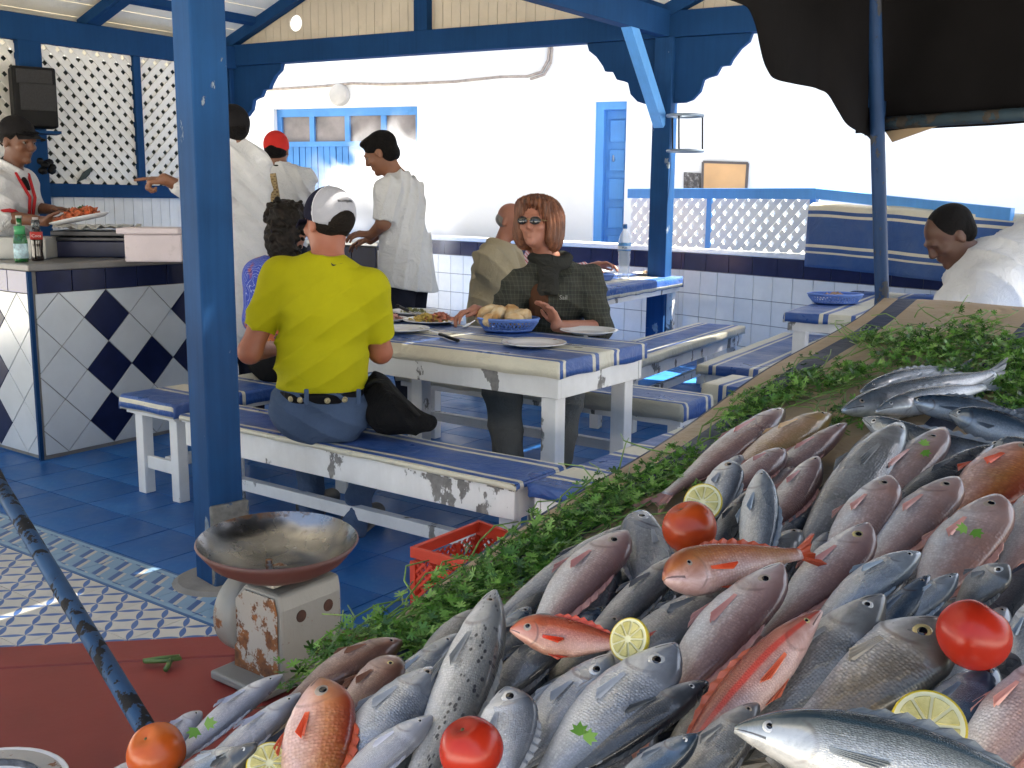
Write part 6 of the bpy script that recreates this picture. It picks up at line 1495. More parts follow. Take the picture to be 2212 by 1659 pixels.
# --- man bending over at the right
def bending_man():
    D0 = 4.3; hd = V(*Y(2052, 512, D0)); fw = nrm(V(-.95, .0, 0)); ch = V(*Y(2150, 590, D0+.0)); pel = V(ch[0]+.32, ch[1]+.05, ch[2]-.22)
    t = thing('person', 'dark haired man in white shirt bending down beyond the fish stall', 'person', V(pel[0]-.1, pel[1], 0))
    arms = {'L': (Y(2110, 720, D0-.12), Y(2060, 800, D0-.1), (V(-.5, 0, -.8), V(-.5, 0, .2), 'L')), 'R': (Y(2090, 720, D0+.25), Y(2050, 800, D0+.25), (V(-.5, 0, -.8), V(-.5, 0, .2), 'R')), 'shL': Y(2148, 615, D0-.2), 'shR': Y(2120, 600, D0+.18)}
    b = Body(pel, ch, fw, hd, (-.78, -.1, -.62), (-.6, 0, .78), .18, arms, {'L': (V(pel[0]-.12, pel[1]-.12, .46), V(pel[0]+.02, pel[1]-.12, .08)), 'R': (V(pel[0]-.12, pel[1]+.12, .46), V(pel[0]+.02, pel[1]+.12, .08))}, 1.05, .98, 1.0)
    b.skin(.0075, skinmat('deep_brown_skin', (.085, .036, .02)), t)
    shoes(b, t)
    back = [con(Y(2030, 705, D0-.12), Y(2190, 590, D0-.05), .10, .15, None, .06), con(Y(2075, 640, D0-.05), Y(2290, 530, D0), .07, .14, None, .06), ell(Y(2165, 590, D0), (.22, .24, .15), I3, .06), ell(Y(2290, 560, D0+.02), (.25, .25, .2), I3, .08)]
    sdf(b.torso(.035) + b.armp('L', .045, .95) + b.armp('R', .04, .95) + back, .009, 'shirt', WHITE_CL, t, (), add(folds(101, .010, nrm(V(.6, .2, .7)), 60), folds(102, .004)))
    sdf(b.torso(.02)[:2] + b.legp('L', .02, 1.95) + b.legp('R', .02, 1.95), .012, 'trousers', clothmat('dark_jeans', (0, 0, 0)), t)
    L, R = b.L, b.R; hm = clothmat('black_hair', (0, 0, 0))
    sdf([ell(L(0, -.025, .04), (.083, .1, .088), R, .02), ell(L(0, -.05, -.01), (.078, .06, .06), R, .02)], .006, 'hair', hm, t, [(L(0, .055, -.0), nrm(R[1]*1-np.asarray(R[2])*.55)), (L(0, 0, -.06), -np.asarray(R[2]))], folds(103, .002))
bending_man()
# ------------------------------------------------------------ fish
SS = np.array([0, .025, .06, .12, .2, .3, .42, .55, .68, .8, .9, 1.0])
SHAPES = {
 'bream': ([.09, .29, .52, .80, .96, 1.0, .95, .83, .63, .42, .28, .24], [.09, .18, .30, .50, .73, .93, 1.0, .90, .66, .42, .27, .22], [.07, .17, .27, .37, .43, .46, .45, .39, .30, .19, .12, .07], .15, .19),
 'long':  ([.10, .24, .41, .63, .83, .96, 1.0, .95, .80, .57, .40, .32], [.09, .18, .31, .50, .73, .92, 1.0, .95, .78, .54, .37, .30], [.09, .22, .36, .50, .60, .67, .68, .62, .50, .34, .2, .11], .10, .12),
 'gurnard': ([.16, .40, .64, .88, 1.0, 1.0, .93, .80, .64, .47, .34, .27], [.2, .36, .56, .8, .97, 1.0, .90, .74, .56, .40, .30, .24], [.14, .28, .42, .55, .60, .60, .56, .48, .38, .27, .17, .10], .15, .12),
}
def fishmat(name, back, flank, belly, blotch=None, spots=None, scale=1.0, metal=.35, rough=.3, amt=.5, sheen=None, line=None):
    back, flank, belly = (tuple(np.clip(np.array(q)*f_, 0, .8)) for q, f_ in ((back, .5), (flank, 1.0), (belly, 1.25))); blotch = None if blotch is None else tuple(np.array(blotch)*.66)
    n = N(name); uv = n.coord('UV'); s = n.sep(uv)
    nz = n.noise(7, 5, .6)
    v = n.math('ADD', s[1], n.math('MULTIPLY', n.math('SUBTRACT', nz, .5), .22))
    c = n.ramp(v, [(.34, belly), (.50, tuple((np.array(belly)+np.array(flank))/2)), (.66, flank), (.95, back)])
    if blotch is not None:
        b = n.ramp(n.noise(11, 4, .6, n.scaled((9, 5, 1), 'UV')) if False else n.noise(13, 4, .6), [(.48, 0.0), (.66, 1.0)])
        c = n.mix(n.math('MULTIPLY', b, amt), c, blotch)
    mp = n.n('ShaderNodeMapping'); mp.inputs['Scale'].default_value = (74*scale, 27*scale, 1); n.l(uv, mp.inputs[0])
    vo = n.n('ShaderNodeTexVoronoi'); vo.inputs['Scale'].default_value = 1.0; vo.inputs['Randomness'].default_value = .55; n.l(mp.outputs[0], vo.inputs[0])
    sd = vo.outputs['Distance']; body = n.ramp(s[0], [(.22, 0.0), (.30, 1.0)])
    sc_ = n.ramp(sd, [(.15, 1.0), (.62, 0.0)])
    c = n.mix(n.math('MULTIPLY', n.math('SUBTRACT', 1.0, sc_), n.math('MULTIPLY', body, .25)), c, tuple(np.array(back)*.7))
    cl = n.sep(vo.outputs['Color'])[0]; c = n.mix(n.math('MULTIPLY', n.math('MULTIPLY', n.math('MULTIPLY', n.math('GREATER_THAN', cl, .45), n.ramp(s[1], [(.25, .2), (.5, 1.0)])), body), .22), c, tuple(np.array(back)*.8)); c = n.mix(n.math('MULTIPLY', n.math('MULTIPLY', n.ramp(n.noise(34, 5, .7), [(.45, 0.0), (.7, 1.0)]), n.ramp(s[1], [(.3, .15), (.6, 1.0)])), .32), c, tuple(np.array(back)*.9+np.array(flank)*.1))
    if spots is not None:
        m2 = n.n('ShaderNodeMapping'); m2.inputs['Scale'].default_value = (34, 11, 1); n.l(uv, m2.inputs[0])
        v2 = n.n('ShaderNodeTexVoronoi'); v2.inputs['Scale'].default_value = 1.0; v2.inputs['Randomness'].default_value = .85; n.l(m2.outputs[0], v2.inputs[0])
        sp = n.ramp(v2.outputs['Distance'], [(.27, 1.0), (.36, 0.0)])
        c = n.mix(n.math('MULTIPLY', n.math('MULTIPLY', sp, n.ramp(s[1], [(.42, 0.0), (.56, 1.0)])), .92), c, spots)
    if line is not None:                        # streak along the flank
        d = n.math('ABSOLUTE', n.math('SUBTRACT', v, line[0])); c = n.mix(n.math('MULTIPLY', n.ramp(d, [(line[1]*.5, 1.0), (line[1], 0.0)]), .8), c, line[2])
    hd_ = n.math('MULTIPLY', n.math('SUBTRACT', 1.0, body), n.ramp(n.noise(26, 6, .7, None, .8), [(.38, 0.0), (.62, 1.0)])); c = n.mix(n.math('MULTIPLY', hd_, .5), c, tuple(np.array(back)*.8+np.array(flank)*.2))
    # gill slit and lateral line are fish marks; mouth recess shade is painted on
    gx = n.math('ADD', .245, n.math('MULTIPLY', n.math('POWER', n.math('ABSOLUTE', n.math('SUBTRACT', s[1], .42)), 2.0), -.45))
    gm = n.ramp(n.math('ABSOLUTE', n.math('SUBTRACT', s[0], gx)), [(.004, 1.0), (.013, 0.0)])
    gm = n.math('MULTIPLY', gm, n.ramp(n.math('ABSOLUTE', n.math('SUBTRACT', s[1], .4)), [(.28, 1.0), (.36, 0.0)]))
    gm = n.math('MULTIPLY', gm, n.ramp(n.noise(20, 4), [(.35, .25), (.65, 1.0)])); c = n.mix(n.math('MULTIPLY', gm, .6), c, (.07, .03, .025))
    mm = n.math('MULTIPLY', n.math('LESS_THAN', s[0], .095), n.ramp(n.math('ABSOLUTE', n.math('SUBTRACT', n.math('ADD', s[1], n.math('MULTIPLY', s[0], 1.2)), .44)), [(.025, 1.0), (.05, 0.0)]))
    c = n.mix(n.math('MULTIPLY', mm, .85), c, (.03, .015, .012))
    oi = n.n('ShaderNodeObjectInfo'); c = n.mix(n.math('MULTIPLY', oi.outputs['Random'], .2), c, tuple(np.clip(np.array(flank)*.55, 0, 1)))
    if sheen is not None: c = n.mix(n.math('MULTIPLY', n.ramp(n.noise(9, 3), [(.5, 0.0), (.65, 1.0)]), .5), c, sheen)
    h = n.math('ADD', n.math('MULTIPLY', n.math('MULTIPLY', sc_, body), .8), n.math('MULTIPLY', n.noise(28, 4), .9)); n.bump(h, .26, .004)
    n.b.inputs['Coat Weight'].default_value = .6; n.b.inputs['Coat Roughness'].default_value = .07
    return n.fin(c, n.ramp(n.noise(17, 3), [(.3, rough*.75), (.7, rough*1.4)]), n.math('MULTIPLY', n.ramp(s[1], [(.2, .35), (.5, 1.0), (.9, .5)]), metal))
FM = {
 'silver': fishmat('silver_bream_skin', (.09, .105, .135), (.44, .47, .53), (.62, .62, .62), (.5, .52, .58), scale=1.0, metal=.5, rough=.28),
 'silverblue': fishmat('blue_silver_skin', (.06, .09, .125), (.45, .49, .54), (.64, .64, .65), (.55, .58, .63), scale=1.25, metal=.55, rough=.26),
 'pink': fishmat('pink_bream_skin', (.25, .105, .095), (.46, .31, .285), (.7, .62, .59), (.42, .17, .13), scale=.9, metal=.12, rough=.36, amt=.4),
 'paleface': fishmat('pale_pink_skin', (.36, .20, .175), (.56, .39, .355), (.74, .68, .66), (.5, .16, .07), scale=.8, metal=.1, rough=.38, amt=.5),
 'grey': fishmat('grey_mullet_skin', (.045, .05, .058), (.22, .225, .23), (.45, .43, .41), (.3, .27, .23), scale=1.0, metal=.3, rough=.3),
 'dark': fishmat('dark_fish_skin', (.014, .018, .026), (.075, .085, .10), (.34, .34, .35), (.14, .14, .14), scale=1.1, metal=.35, rough=.27),
 'spotted': fishmat('spotted_bass_skin', (.17, .17, .16), (.33, .33, .32), (.6, .58, .56), None, (.012, .013, .02), scale=1.2, metal=.2, rough=.33),
 'red': fishmat('red_gurnard_skin', (.42, .035, .012), (.52, .10, .035), (.62, .36, .28), (.6, .22, .06), scale=.9, metal=.08, rough=.3, amt=.55),
 'redbig': fishmat('orange_rockfish_skin', (.46, .04, .015), (.55, .2, .07), (.62, .42, .38), (.6, .3, .07), scale=.62, metal=.08, rough=.33, amt=.6),
 'sardine': fishmat('sardine_skin', (.022, .04, .065), (.30, .35, .41), (.6, .6, .6), (.45, .5, .56), scale=1.3, metal=.6, rough=.22),
 'sardark': fishmat('dark_sardine_skin', (.012, .022, .04), (.07, .12, .19), (.36, .38, .41), (.25, .33, .42), scale=1.3, metal=.55, rough=.22),
 'yellow': fishmat('yellow_pink_skin', (.46, .27, .05), (.5, .30, .2), (.62, .52, .46), (.55, .36, .05), scale=.9, metal=.1, rough=.36, amt=.6),
 'brown': fishmat('brown_red_skin', (.17, .06, .035), (.28, .12, .08), (.48, .35, .3), (.14, .08, .05), scale=.8, metal=.1, rough=.38),
 'pale': fishmat('pale_hake_skin', (.33, .34, .4), (.5, .51, .57), (.7, .69, .72), (.45, .4, .48), scale=1.4, metal=.3, rough=.3),
 'redstreak': fishmat('red_streak_skin', (.42, .05, .02), (.48, .22, .17), (.55, .40, .36), (.5, .2, .08), scale=1.1, metal=.12, rough=.32, amt=.35, line=(.66, .09, (.55, .02, .008))),
 'jack': fishmat('horse_mackerel_skin', (.012, .04, .065), (.28, .30, .29), (.62, .6, .56), (.34, .36, .33), scale=1.5, metal=.5, rough=.24, line=(.80, .05, (.02, .06, .09))),
 'gold': fishmat('golden_grey_skin', (.05, .05, .042), (.25, .23, .21), (.52, .5, .49), (.26, .16, .06), scale=.85, metal=.3, rough=.3, amt=.55),
}
FIN = {k: plain('fin_'+k, c, .35, .2, 30, .2, 90) for k, c in {'silver': (.26, .27, .29), 'silverblue': (.26, .3, .34), 'pink': (.45, .22, .19), 'paleface': (.5, .25, .2), 'grey': (.14, .14, .14), 'dark': (.05, .055, .06), 'spotted': (.22, .22, .21), 'red': (.5, .05, .02), 'redbig': (.52, .08, .03), 'sardine': (.25, .27, .3), 'sardark': (.08, .1, .13), 'yellow': (.5, .32, .15), 'brown': (.22, .1, .06), 'pale': (.42, .42, .47), 'redstreak': (.5, .12, .06), 'jack': (.18, .19, .19), 'gold': (.2, .17, .13)}.items()}
PFIN = {k: plain('pectoral_'+k, tuple(np.array(m_.node_tree.nodes['Color Ramp'].color_ramp.elements[1].color[:3])*1.25), .3, .1, 30) for k, m_ in FIN.items()}
m_iris = plain('fish_iris_silver', (.62, .61, .6), .15, .15, 40, metal=.3); m_irisg = plain('fish_iris_gold', (.6, .48, .22), .2, .2, 40, metal=.3); m_iriso = plain('fish_iris_dull', (.3, .24, .19), .3, .3, 40); m_pupil = N('fish_pupil').fin((.006, .006, .008), .04, 0, .8)
_fn = [0]
def fish(label, head, tail, wpx, sp, hh=.07, ht=.03, belly='L', shape=None, bend=0.0, iris=None, roll=-16.0, eye=1.0, tailfin=True, pect=True, dors=True, thick=1.0, name='fish'):
    _fn[0] += 1; r = random.Random(_fn[0]*13)
    shape = shape or ('bream' if sp in ('silver', 'pink', 'paleface', 'redbig', 'gold') else 'gurnard' if sp in ('red', 'brown') else 'long')
    up, dn, tk, es, esz = SHAPES[shape]
    P0, P1 = S(head[0], head[1], hh), S(tail[0], tail[1], ht); P1 = P0 + (P1-P0)*1.22; L = float(np.linalg.norm(P1-P0)); T = (P1-P0)/L
    mid = (P0+P1)/2; cm = nrm(CC-mid); hw = (.96 if sp in ('pink', 'paleface') else 1.04)*wpx/2*float(np.linalg.norm(mid-CC))/F
    lt = nrm(SN*.5+cm*.5); lt = nrm(lt-T*np.dot(lt, T)); dz = np.cross(T, lt)
    scr = RC @ V(1, 0, 0)
    upv = RC @ V(0, 1, 0)
    sgn = np.dot(dz, scr)
    if belly in 'UD': sgn = np.dot(dz, upv); want = -1 if belly == 'U' else 1
    else: want = 1 if belly == 'L' else -1
    if sgn*want < 0: dz = -dz
    ro = math.radians(roll); lt, dz = lt*math.cos(ro)+dz*math.sin(ro), dz*math.cos(ro)-lt*math.sin(ro)
    t = thing(name, label, 'fish', mid, 'fish laid out on the stall')
    ns, sg = 36, 28; st = np.linspace(0, 1, ns)**1.12; vs = []; uv = []
    ph = r.uniform(0, 6); bend = bend + r.uniform(-.028, .028)
    def cen(s): return P0 + T*L*s + dz*bend*L*math.sin(math.pi*s) + lt*.006*math.sin(3*s+ph)
    def rad(s):
        f = lambda a: float(np.interp(s, SS, a)); return f(up)*hw, f(dn)*hw, f(tk)*hw*thick
    def surf(s, a, out=0.0):
        u_, d_, k_ = rad(s); sn, cs = math.sin(a), math.cos(a); g = .24+.05*(1-sn*sn)-.02
        b = 1+(.05 if shape == 'gurnard' else .11)/(1+math.exp((s-g)*130)) - .05*math.exp(-((s-g-.014)/.01)**2)
        pw = lambda q: math.copysign(abs(q)**.9, q)
        if s < .11: b -= .26*math.exp(-((sn+.12+s*2.0)/.13)**2)*(1-s/.11)
        return cen(s) + dz*(pw(sn)*(u_ if sn > 0 else d_)) + lt*(pw(cs)*k_*b*(1+out) + out*.0)
    for s in st:
        for k in range(sg):
            a = 2*math.pi*k/sg; vs.append(surf(s, a)); uv.append((s, .5+.5*math.sin(a)))
    fs_ = [(i*sg+k, i*sg+(k+1) % sg, (i+1)*sg+(k+1) % sg, (i+1)*sg+k) for i in range(ns-1) for k in range(sg)] + [tuple(range(sg))[::-1], tuple(range((ns-1)*sg, ns*sg))]
    if np.dot(np.cross(dz, lt), T) < 0: fs_ = [q[::-1] for q in fs_]
    mb = MB().add(vs, fs_); body = mb.build('body', FM[sp], t, True, uv)
    fm = FIN[sp]
    for side in (0, math.pi):                     # eyes
        a0 = .22; a = a0 if side == 0 else math.pi-a0
        c = surf(es, a); nn = nrm(lt*(1 if side == 0 else -1)+dz*.22-T*.12); er = hw*2*esz*.5*(.72+.42*eye)
        if side and eye < 1.3: continue
        e = MB().lathe(c - nn*er*.30, [(er*1.15, -.05*er), (er*1.05, .16*er), (er*.92, .28*er), (er*.7, .34*er), (0, .38*er)], 20, nn).build('eye', iris or m_iris, t, True)
        MB().lathe(c - nn*er*.30, [(er*.52, .36*er), (er*.45, .41*er), (er*.22, .46*er), (0, .47*er)], 16, nn).build('pupil', m_pupil, e, True)
    def fan(pts_base, pts_tip, nm, th=.0012, sub=3, mt_=None):
        rows = []; m = len(pts_base)
        for j in range(sub+1):
            q = j/sub; rows.append([pts_base[i]*(1-q)+pts_tip[i]*q + lt*(.0011*(1 if i % 2 else -1))*q for i in range(m)])
        return MB().sheet(rows).build(nm, mt_ or fm, t, False, solid=th)
    if tailfin:
        u_, d_, k_ = rad(1.0); e = cen(1.0); m = 13; fl = L*.17
        base = [e + dz*(u_*(1-2*i/(m-1))) - T*.01*L for i in range(m)]
        tip = [e + dz*(hw*.85*(1-2*i/(m-1))) + T*fl*(.45+.55*abs(1-2*i/(m-1))**1.2) + lt*.004*r.uniform(-1, 1) for i in range(m)]
        fan(base, tip, 'tail_fin')
    if dors:
        m = 17; s0, s1 = .30, .84; base, tip = [], []
        for i in range(m):
            s = s0+(s1-s0)*i/(m-1); base.append(surf(s, math.pi/2)-dz*.004); hgt = hw*.26*math.sin(math.pi*min(1, .12+i/(m-1)*.9))*(.75+.4*(i % 2)); tip.append(surf(s+.05, math.pi/2)+dz*hgt)
        fan(base, tip, 'dorsal_fin', sub=2)
    if pect:
        b0 = surf(.285, -.16, .02); m = 9; pl = L*.18
        base = [b0 + dz*hw*.06*(1-2*i/(m-1)) + lt*.001 for i in range(m)]
        tip = [b0 + T*pl*(1-.35*abs(i/(m-1)-.25)) + dz*(hw*.13*(1-2*i/(m-1))-hw*.10) + lt*(.004+.001*(i % 2)) for i in range(m)]
        fan(base, tip, 'pectoral_fin', .0007, mt_=PFIN[sp])
        b1 = surf(.34, -1.25, 0); base = [b1 + T*.012*L*i/4 for i in range(5)]; tip = [b1 + T*(.10+.02*i)*L*.9 - dz*hw*(.22-.05*i) + lt*.003 for i in range(5)]
        fan(base, tip, 'pelvic_fin', .0009, 2)
    return t
gold, dull = m_irisg, m_iriso
# label, head pixel, tail-base pixel, body depth in pixels, kind ...
fish('thin sardine at the back of the sardine heap by the parsley', (1855, 850), (2045, 802), 44, 'sardine', .03, .02, 'D')
fish('long silver sardine with red gill, head at the left of the heap', (1822, 884), (2090, 824), 75, 'sardine', .05, .035, 'D', iris=dull)
fish('silver sardine pressed against the red gilled one', (1888, 893), (2090, 842), 54, 'sardine', .055, .04, 'D')
fish('blue backed sardine lying across the middle of the heap', (1958, 868), (2150, 890), 52, 'sardark', .06, .04, 'D')
fish('bent silver sardine sloping down to the right of the heap', (1866, 908), (2150, 962), 85, 'sardine', .06, .06, 'D', bend=-.10)
fish('dark blue sardine at the right edge of the heap', (2050, 892), (2230, 940), 67, 'sardark', .075, .05, 'D')
fish('pale sardine tail end under the dark blue sardine', (2140, 968), (2260, 1010), 78, 'sardine', .06, .05, 'D')
fish('slim pink fish nearest the cloth edge, tail to the lower left', (1694, 882), (1492, 1034), 84, 'pink', .04, .02, shape='long', iris=dull)
fish('yellow headed pink fish beside the slim pink one', (1794, 903), (1606, 1010), 78, 'yellow', .045, .03, shape='long', iris=dull)
fish('narrow pink fish right of the yellow headed one', (1828, 916), (1640, 1052), 66, 'pink', .055, .03, shape='long', iris=dull)
fish('short pink fish with dark snout above the lemon slice', (1696, 968), (1580, 1062), 74, 'pink', .065, .04, shape='long', iris=dull)
fish('pink fish with orange snout behind the upright silver fish', (1768, 990), (1650, 1130), 82, 'pink', .07, .045, shape='long', iris=dull)
fish('large scaly grey fish among the pink ones', (1944, 922), (1760, 1165), 112, 'grey', .075, .045, shape='long', iris=dull, roll=12)
fish('pale pink fish with dull round eye right of the scaly grey one', (2040, 928), (1850, 1130), 108, 'paleface', .075, .05, iris=dull, eye=.9)
fish('dark grey fish between two pale pink ones at upper right', (2146, 960), (1930, 1110), 70, 'dark', .08, .05, iris=dull)
fish('pale pink fish with cloudy eye in the middle of the pink row', (1922, 1036), (1790, 1215), 112, 'paleface', .10, .06, iris=dull, eye=.9)
fish('pale pink fish with green tinted brow right of the middle', (2070, 1040), (1890, 1225), 112, 'paleface', .10, .06, iris=dull, eye=.95)
fish('rusty orange fish at the right edge under the sardines', (2225, 972), (2080, 1100), 145, 'redbig', .09, .06, iris=dull)
fish('big pale pink fish with sunken eye and a parsley leaf on it', (2160, 1074), (2010, 1290), 140, 'paleface', .115, .07, iris=dull, eye=.9)
fish('pale pink fish cut off by the right edge', (2290, 1050), (2180, 1200), 120, 'paleface', .10, .06, iris=dull)
fish('grey bream head beside the upper lemon slice', (1578, 1002), (1540, 1120), 80, 'silver', .09, .05, belly='L', iris=dull)
fish('slender dark fish between the grey bream and the upright silver one', (1622, 1060), (1530, 1200), 56, 'dark', .085, .05, iris=dull)
fish('upright silver fish with striped belly in front of the pink row', (1648, 1022), (1622, 1215), 80, 'silverblue', .115, .06, 'L', shape='long', eye=.9)
fish('pink bream with orange eye in the centre right', (1876, 1126), (1690, 1330), 120, 'pink', .125, .07, iris=gold)
fish('red gurnard lying with its blunt head towards the middle tomato', (1436, 1250), (1680, 1206), 100, 'redbig', .15, .125, 'D', shape='gurnard', iris=dull, bend=.05)
fish('silver sardine like fish below the pale pink pair', (1990, 1200), (1790, 1330), 80, 'silverblue', .125, .08, shape='long')
fish('dark blue slim fish under the silver one at right', (2006, 1236), (1860, 1420), 62, 'sardark', .12, .07, iris=dull)
fish('small bluish fish left of the right hand tomato', (2066, 1232), (1940, 1360), 58, 'silverblue', .125, .08, shape='long')
fish('small bream with clear eye above the right hand tomato', (2184, 1228), (2070, 1310), 76, 'grey', .12, .08, shape='bream')
fish('striped silver fish standing at the right edge beside the tomato', (2250, 1280), (2190, 1490), 84, 'silverblue', .13, .08, shape='long')
fish('long dark grey fish along the parsley border', (1384, 1130), (1090, 1336), 70, 'grey', .05, .03, iris=dull, roll=15)
fish('plump pink bream with dark snout left of the tomato', (1356, 1156), (1172, 1352), 124, 'pink', .09, .045, iris=dull, eye=1.1)
fish('silver bream head with open mouth beside the middle tomato', (1392, 1102), (1388, 1262), 108, 'silver', .075, .05, 'R', eye=1.25)
fish('grey fish sliding under the red gurnard', (1478, 1206), (1280, 1372), 76, 'grey', .085, .05, iris=dull)
fish('broad grey mullet beneath the gurnard and lemon wedge', (1610, 1262), (1330, 1440), 118, 'grey', .10, .05, iris=dull)
fish('large pinkish bream lying in the very centre of the display', (1688, 1216), (1448, 1520), 140, 'pink', .145, .07, iris=dull, eye=1.05)
fish('small red rockfish with its tail on the lemon wedge', (1100, 1358), (1318, 1388), 84, 'red', .13, .12, 'D', shape='bream', iris=dull)
fish('long red fish with scarlet streak across the lower middle', (1776, 1318), (1510, 1612), 96, 'redstreak', .165, .095, 'R', iris=gold)
fish('big dark headed mackerel right of the red streaked fish', (1910, 1290), (1590, 1580), 140, 'grey', .155, .07, iris=m_iris, shape='long', eye=1.3)
fish('large golden grey bream with yellow ringed eye', (2044, 1338), (1740, 1600), 196, 'gold', .15, .07, iris=gold, eye=.62)
fish('spotted sea bass lying over the others at lower centre', (1072, 1284), (905, 1645), 122, 'spotted', .125, .07, iris=dull, bend=.02, eye=.9)
fish('dark flat headed fish by the parsley near the scale', (868, 1386), (660, 1500), 80, 'brown', .04, .03, shape='long', iris=dull)
fish('brown red fish head with clear eye near the parsley', (866, 1424), (720, 1580), 96, 'brown', .07, .04, 'L', iris=gold)
fish('pale blue silver fish left of the spotted bass', (990, 1366), (760, 1610), 80, 'silverblue', .065, .04, shape='long')
fish('broad grey silver fish under the spotted bass', (950, 1448), (720, 1680), 124, 'silver', .09, .05, shape='long', iris=dull)
fish('white bellied fish at the bottom left of the spotted bass', (930, 1540), (740, 1720), 76, 'pale', .10, .06, shape='long')
fish('large orange red rockfish standing head up at the bottom', (692, 1466), (652, 1740), 150, 'redbig', .105, .06, 'L', iris=dull, eye=.9)
fish('pale slim fish nearest the scale', (612, 1466), (400, 1624), 56, 'pale', .045, .025, shape='long')
fish('pale slim fish with dark fin tip left of the red rockfish', (650, 1500), (440, 1660), 62, 'pale', .055, .03, shape='long')
fish('pale lavender fish behind the lower left tomato', (438, 1546), (330, 1632), 60, 'pale', .03, .02, shape='long')
fish('small silver fish head right of the lower left tomato', (520, 1612), (380, 1700), 60, 'sardine', .07, .03, shape='long')
fish('small dark fish head left of the bottom lemon', (556, 1606), (440, 1720), 58, 'dark', .085, .03, shape='long')
fish('pale fish tail poking out left of the corner tomato', (300, 1640), (180, 1720), 50, 'pale', .03, .02, shape='long')
fish('silver bream head standing up beside the bottom tomato', (1092, 1478), (1082, 1690), 132, 'silver', .125, .08, 'L', eye=1.35)
fish('silver bream with smooth belly at lower centre', (1322, 1416), (1120, 1640), 126, 'silver', .115, .06, eye=1.2)
fish('large silver bream below the lemon wedge', (1460, 1386), (1190, 1680), 150, 'silver', .14, .07, eye=1.25)
fish('grey fish glimpsed under the small red rockfish', (1230, 1376), (1060, 1500), 84, 'grey', .08, .05, iris=dull)
fish('dark fish with pale eye below the large silver bream', (1530, 1482), (1230, 1660), 84, 'dark', .115, .08, eye=1.2)
fish('small dark mackerel head at the bottom edge', (1500, 1580), (1330, 1720), 74, 'sardark', .14, .09)
fish('pale grey fish under the front horse mackerel', (1640, 1530), (1440, 1740), 100, 'grey', .12, .08, shape='long', iris=dull)
fish('large blue backed horse mackerel lying crosswise at the bottom', (1588, 1572), (2170, 1712), 150, 'jack', .21, .17, 'D', shape='long', eye=1.35)
fish('dark blue fish behind the right hand lemon', (2150, 1440), (2010, 1650), 120, 'sardark', .13, .08, shape='long', iris=dull)
fish('pale pink grey fish at the lower right corner', (2300, 1420), (2080, 1700), 130, 'paleface', .15, .09, shape='long', iris=dull)
fish('dark finned fish under the right hand tomato', (2230, 1400), (2060, 1520), 80, 'dark', .10, .07, iris=dull)
fish('grey fish just above the golden grey bream', (1960, 1240), (1790, 1400), 60, 'grey', .09, .06, iris=dull)

# fish half buried under the ones above
for lab, h_, t_, w_, k_ in (('dark fish buried under the small red rockfish', (1190, 1330), (1030, 1450), 90, 'dark'), ('grey fish buried left of the lemon wedge', (1345, 1340), (1170, 1490), 96, 'grey'), ('grey fish buried behind the middle tomato', (1570, 1170), (1430, 1310), 84, 'grey'),
        ('grey fish buried right of the upright silver fish', (1730, 1150), (1590, 1340), 96, 'grey'), ('dark fish buried below the central pink bream', (1580, 1400), (1400, 1570), 100, 'dark'), ('pink fish buried under the orange eyed bream', (1850, 1200), (1690, 1410), 100, 'pink'),
        ('grey fish buried under the red streaked fish', (1720, 1440), (1540, 1640), 110, 'grey'), ('dark fish buried under the bottom tomato', (1060, 1550), (940, 1690), 100, 'dark'), ('grey fish buried right of the bottom tomato', (1230, 1550), (1100, 1710), 100, 'grey'),
        ('silver fish buried right of the orange rockfish', (860, 1560), (700, 1720), 90, 'silver'), ('pink fish buried in the gap of the pink row', (2000, 1100), (1870, 1270), 96, 'pink'), ('dark fish buried under the big pale pink fish', (2130, 1150), (1980, 1340), 110, 'dark'),
        ('dark fish buried between mackerel and golden bream', (1900, 1400), (1740, 1570), 110, 'dark'), ('dark fish buried left of the right hand tomato', (2110, 1290), (1950, 1480), 110, 'sardark'), ('dark fish buried at the bottom right', (2230, 1520), (2080, 1700), 120, 'dark'), ('silver fish buried right of the spotted bass', (1180, 1400), (1040, 1580), 96, 'silverblue')):
    fish(lab, h_, t_, w_, k_, .055, .025, shape='long', iris=dull)
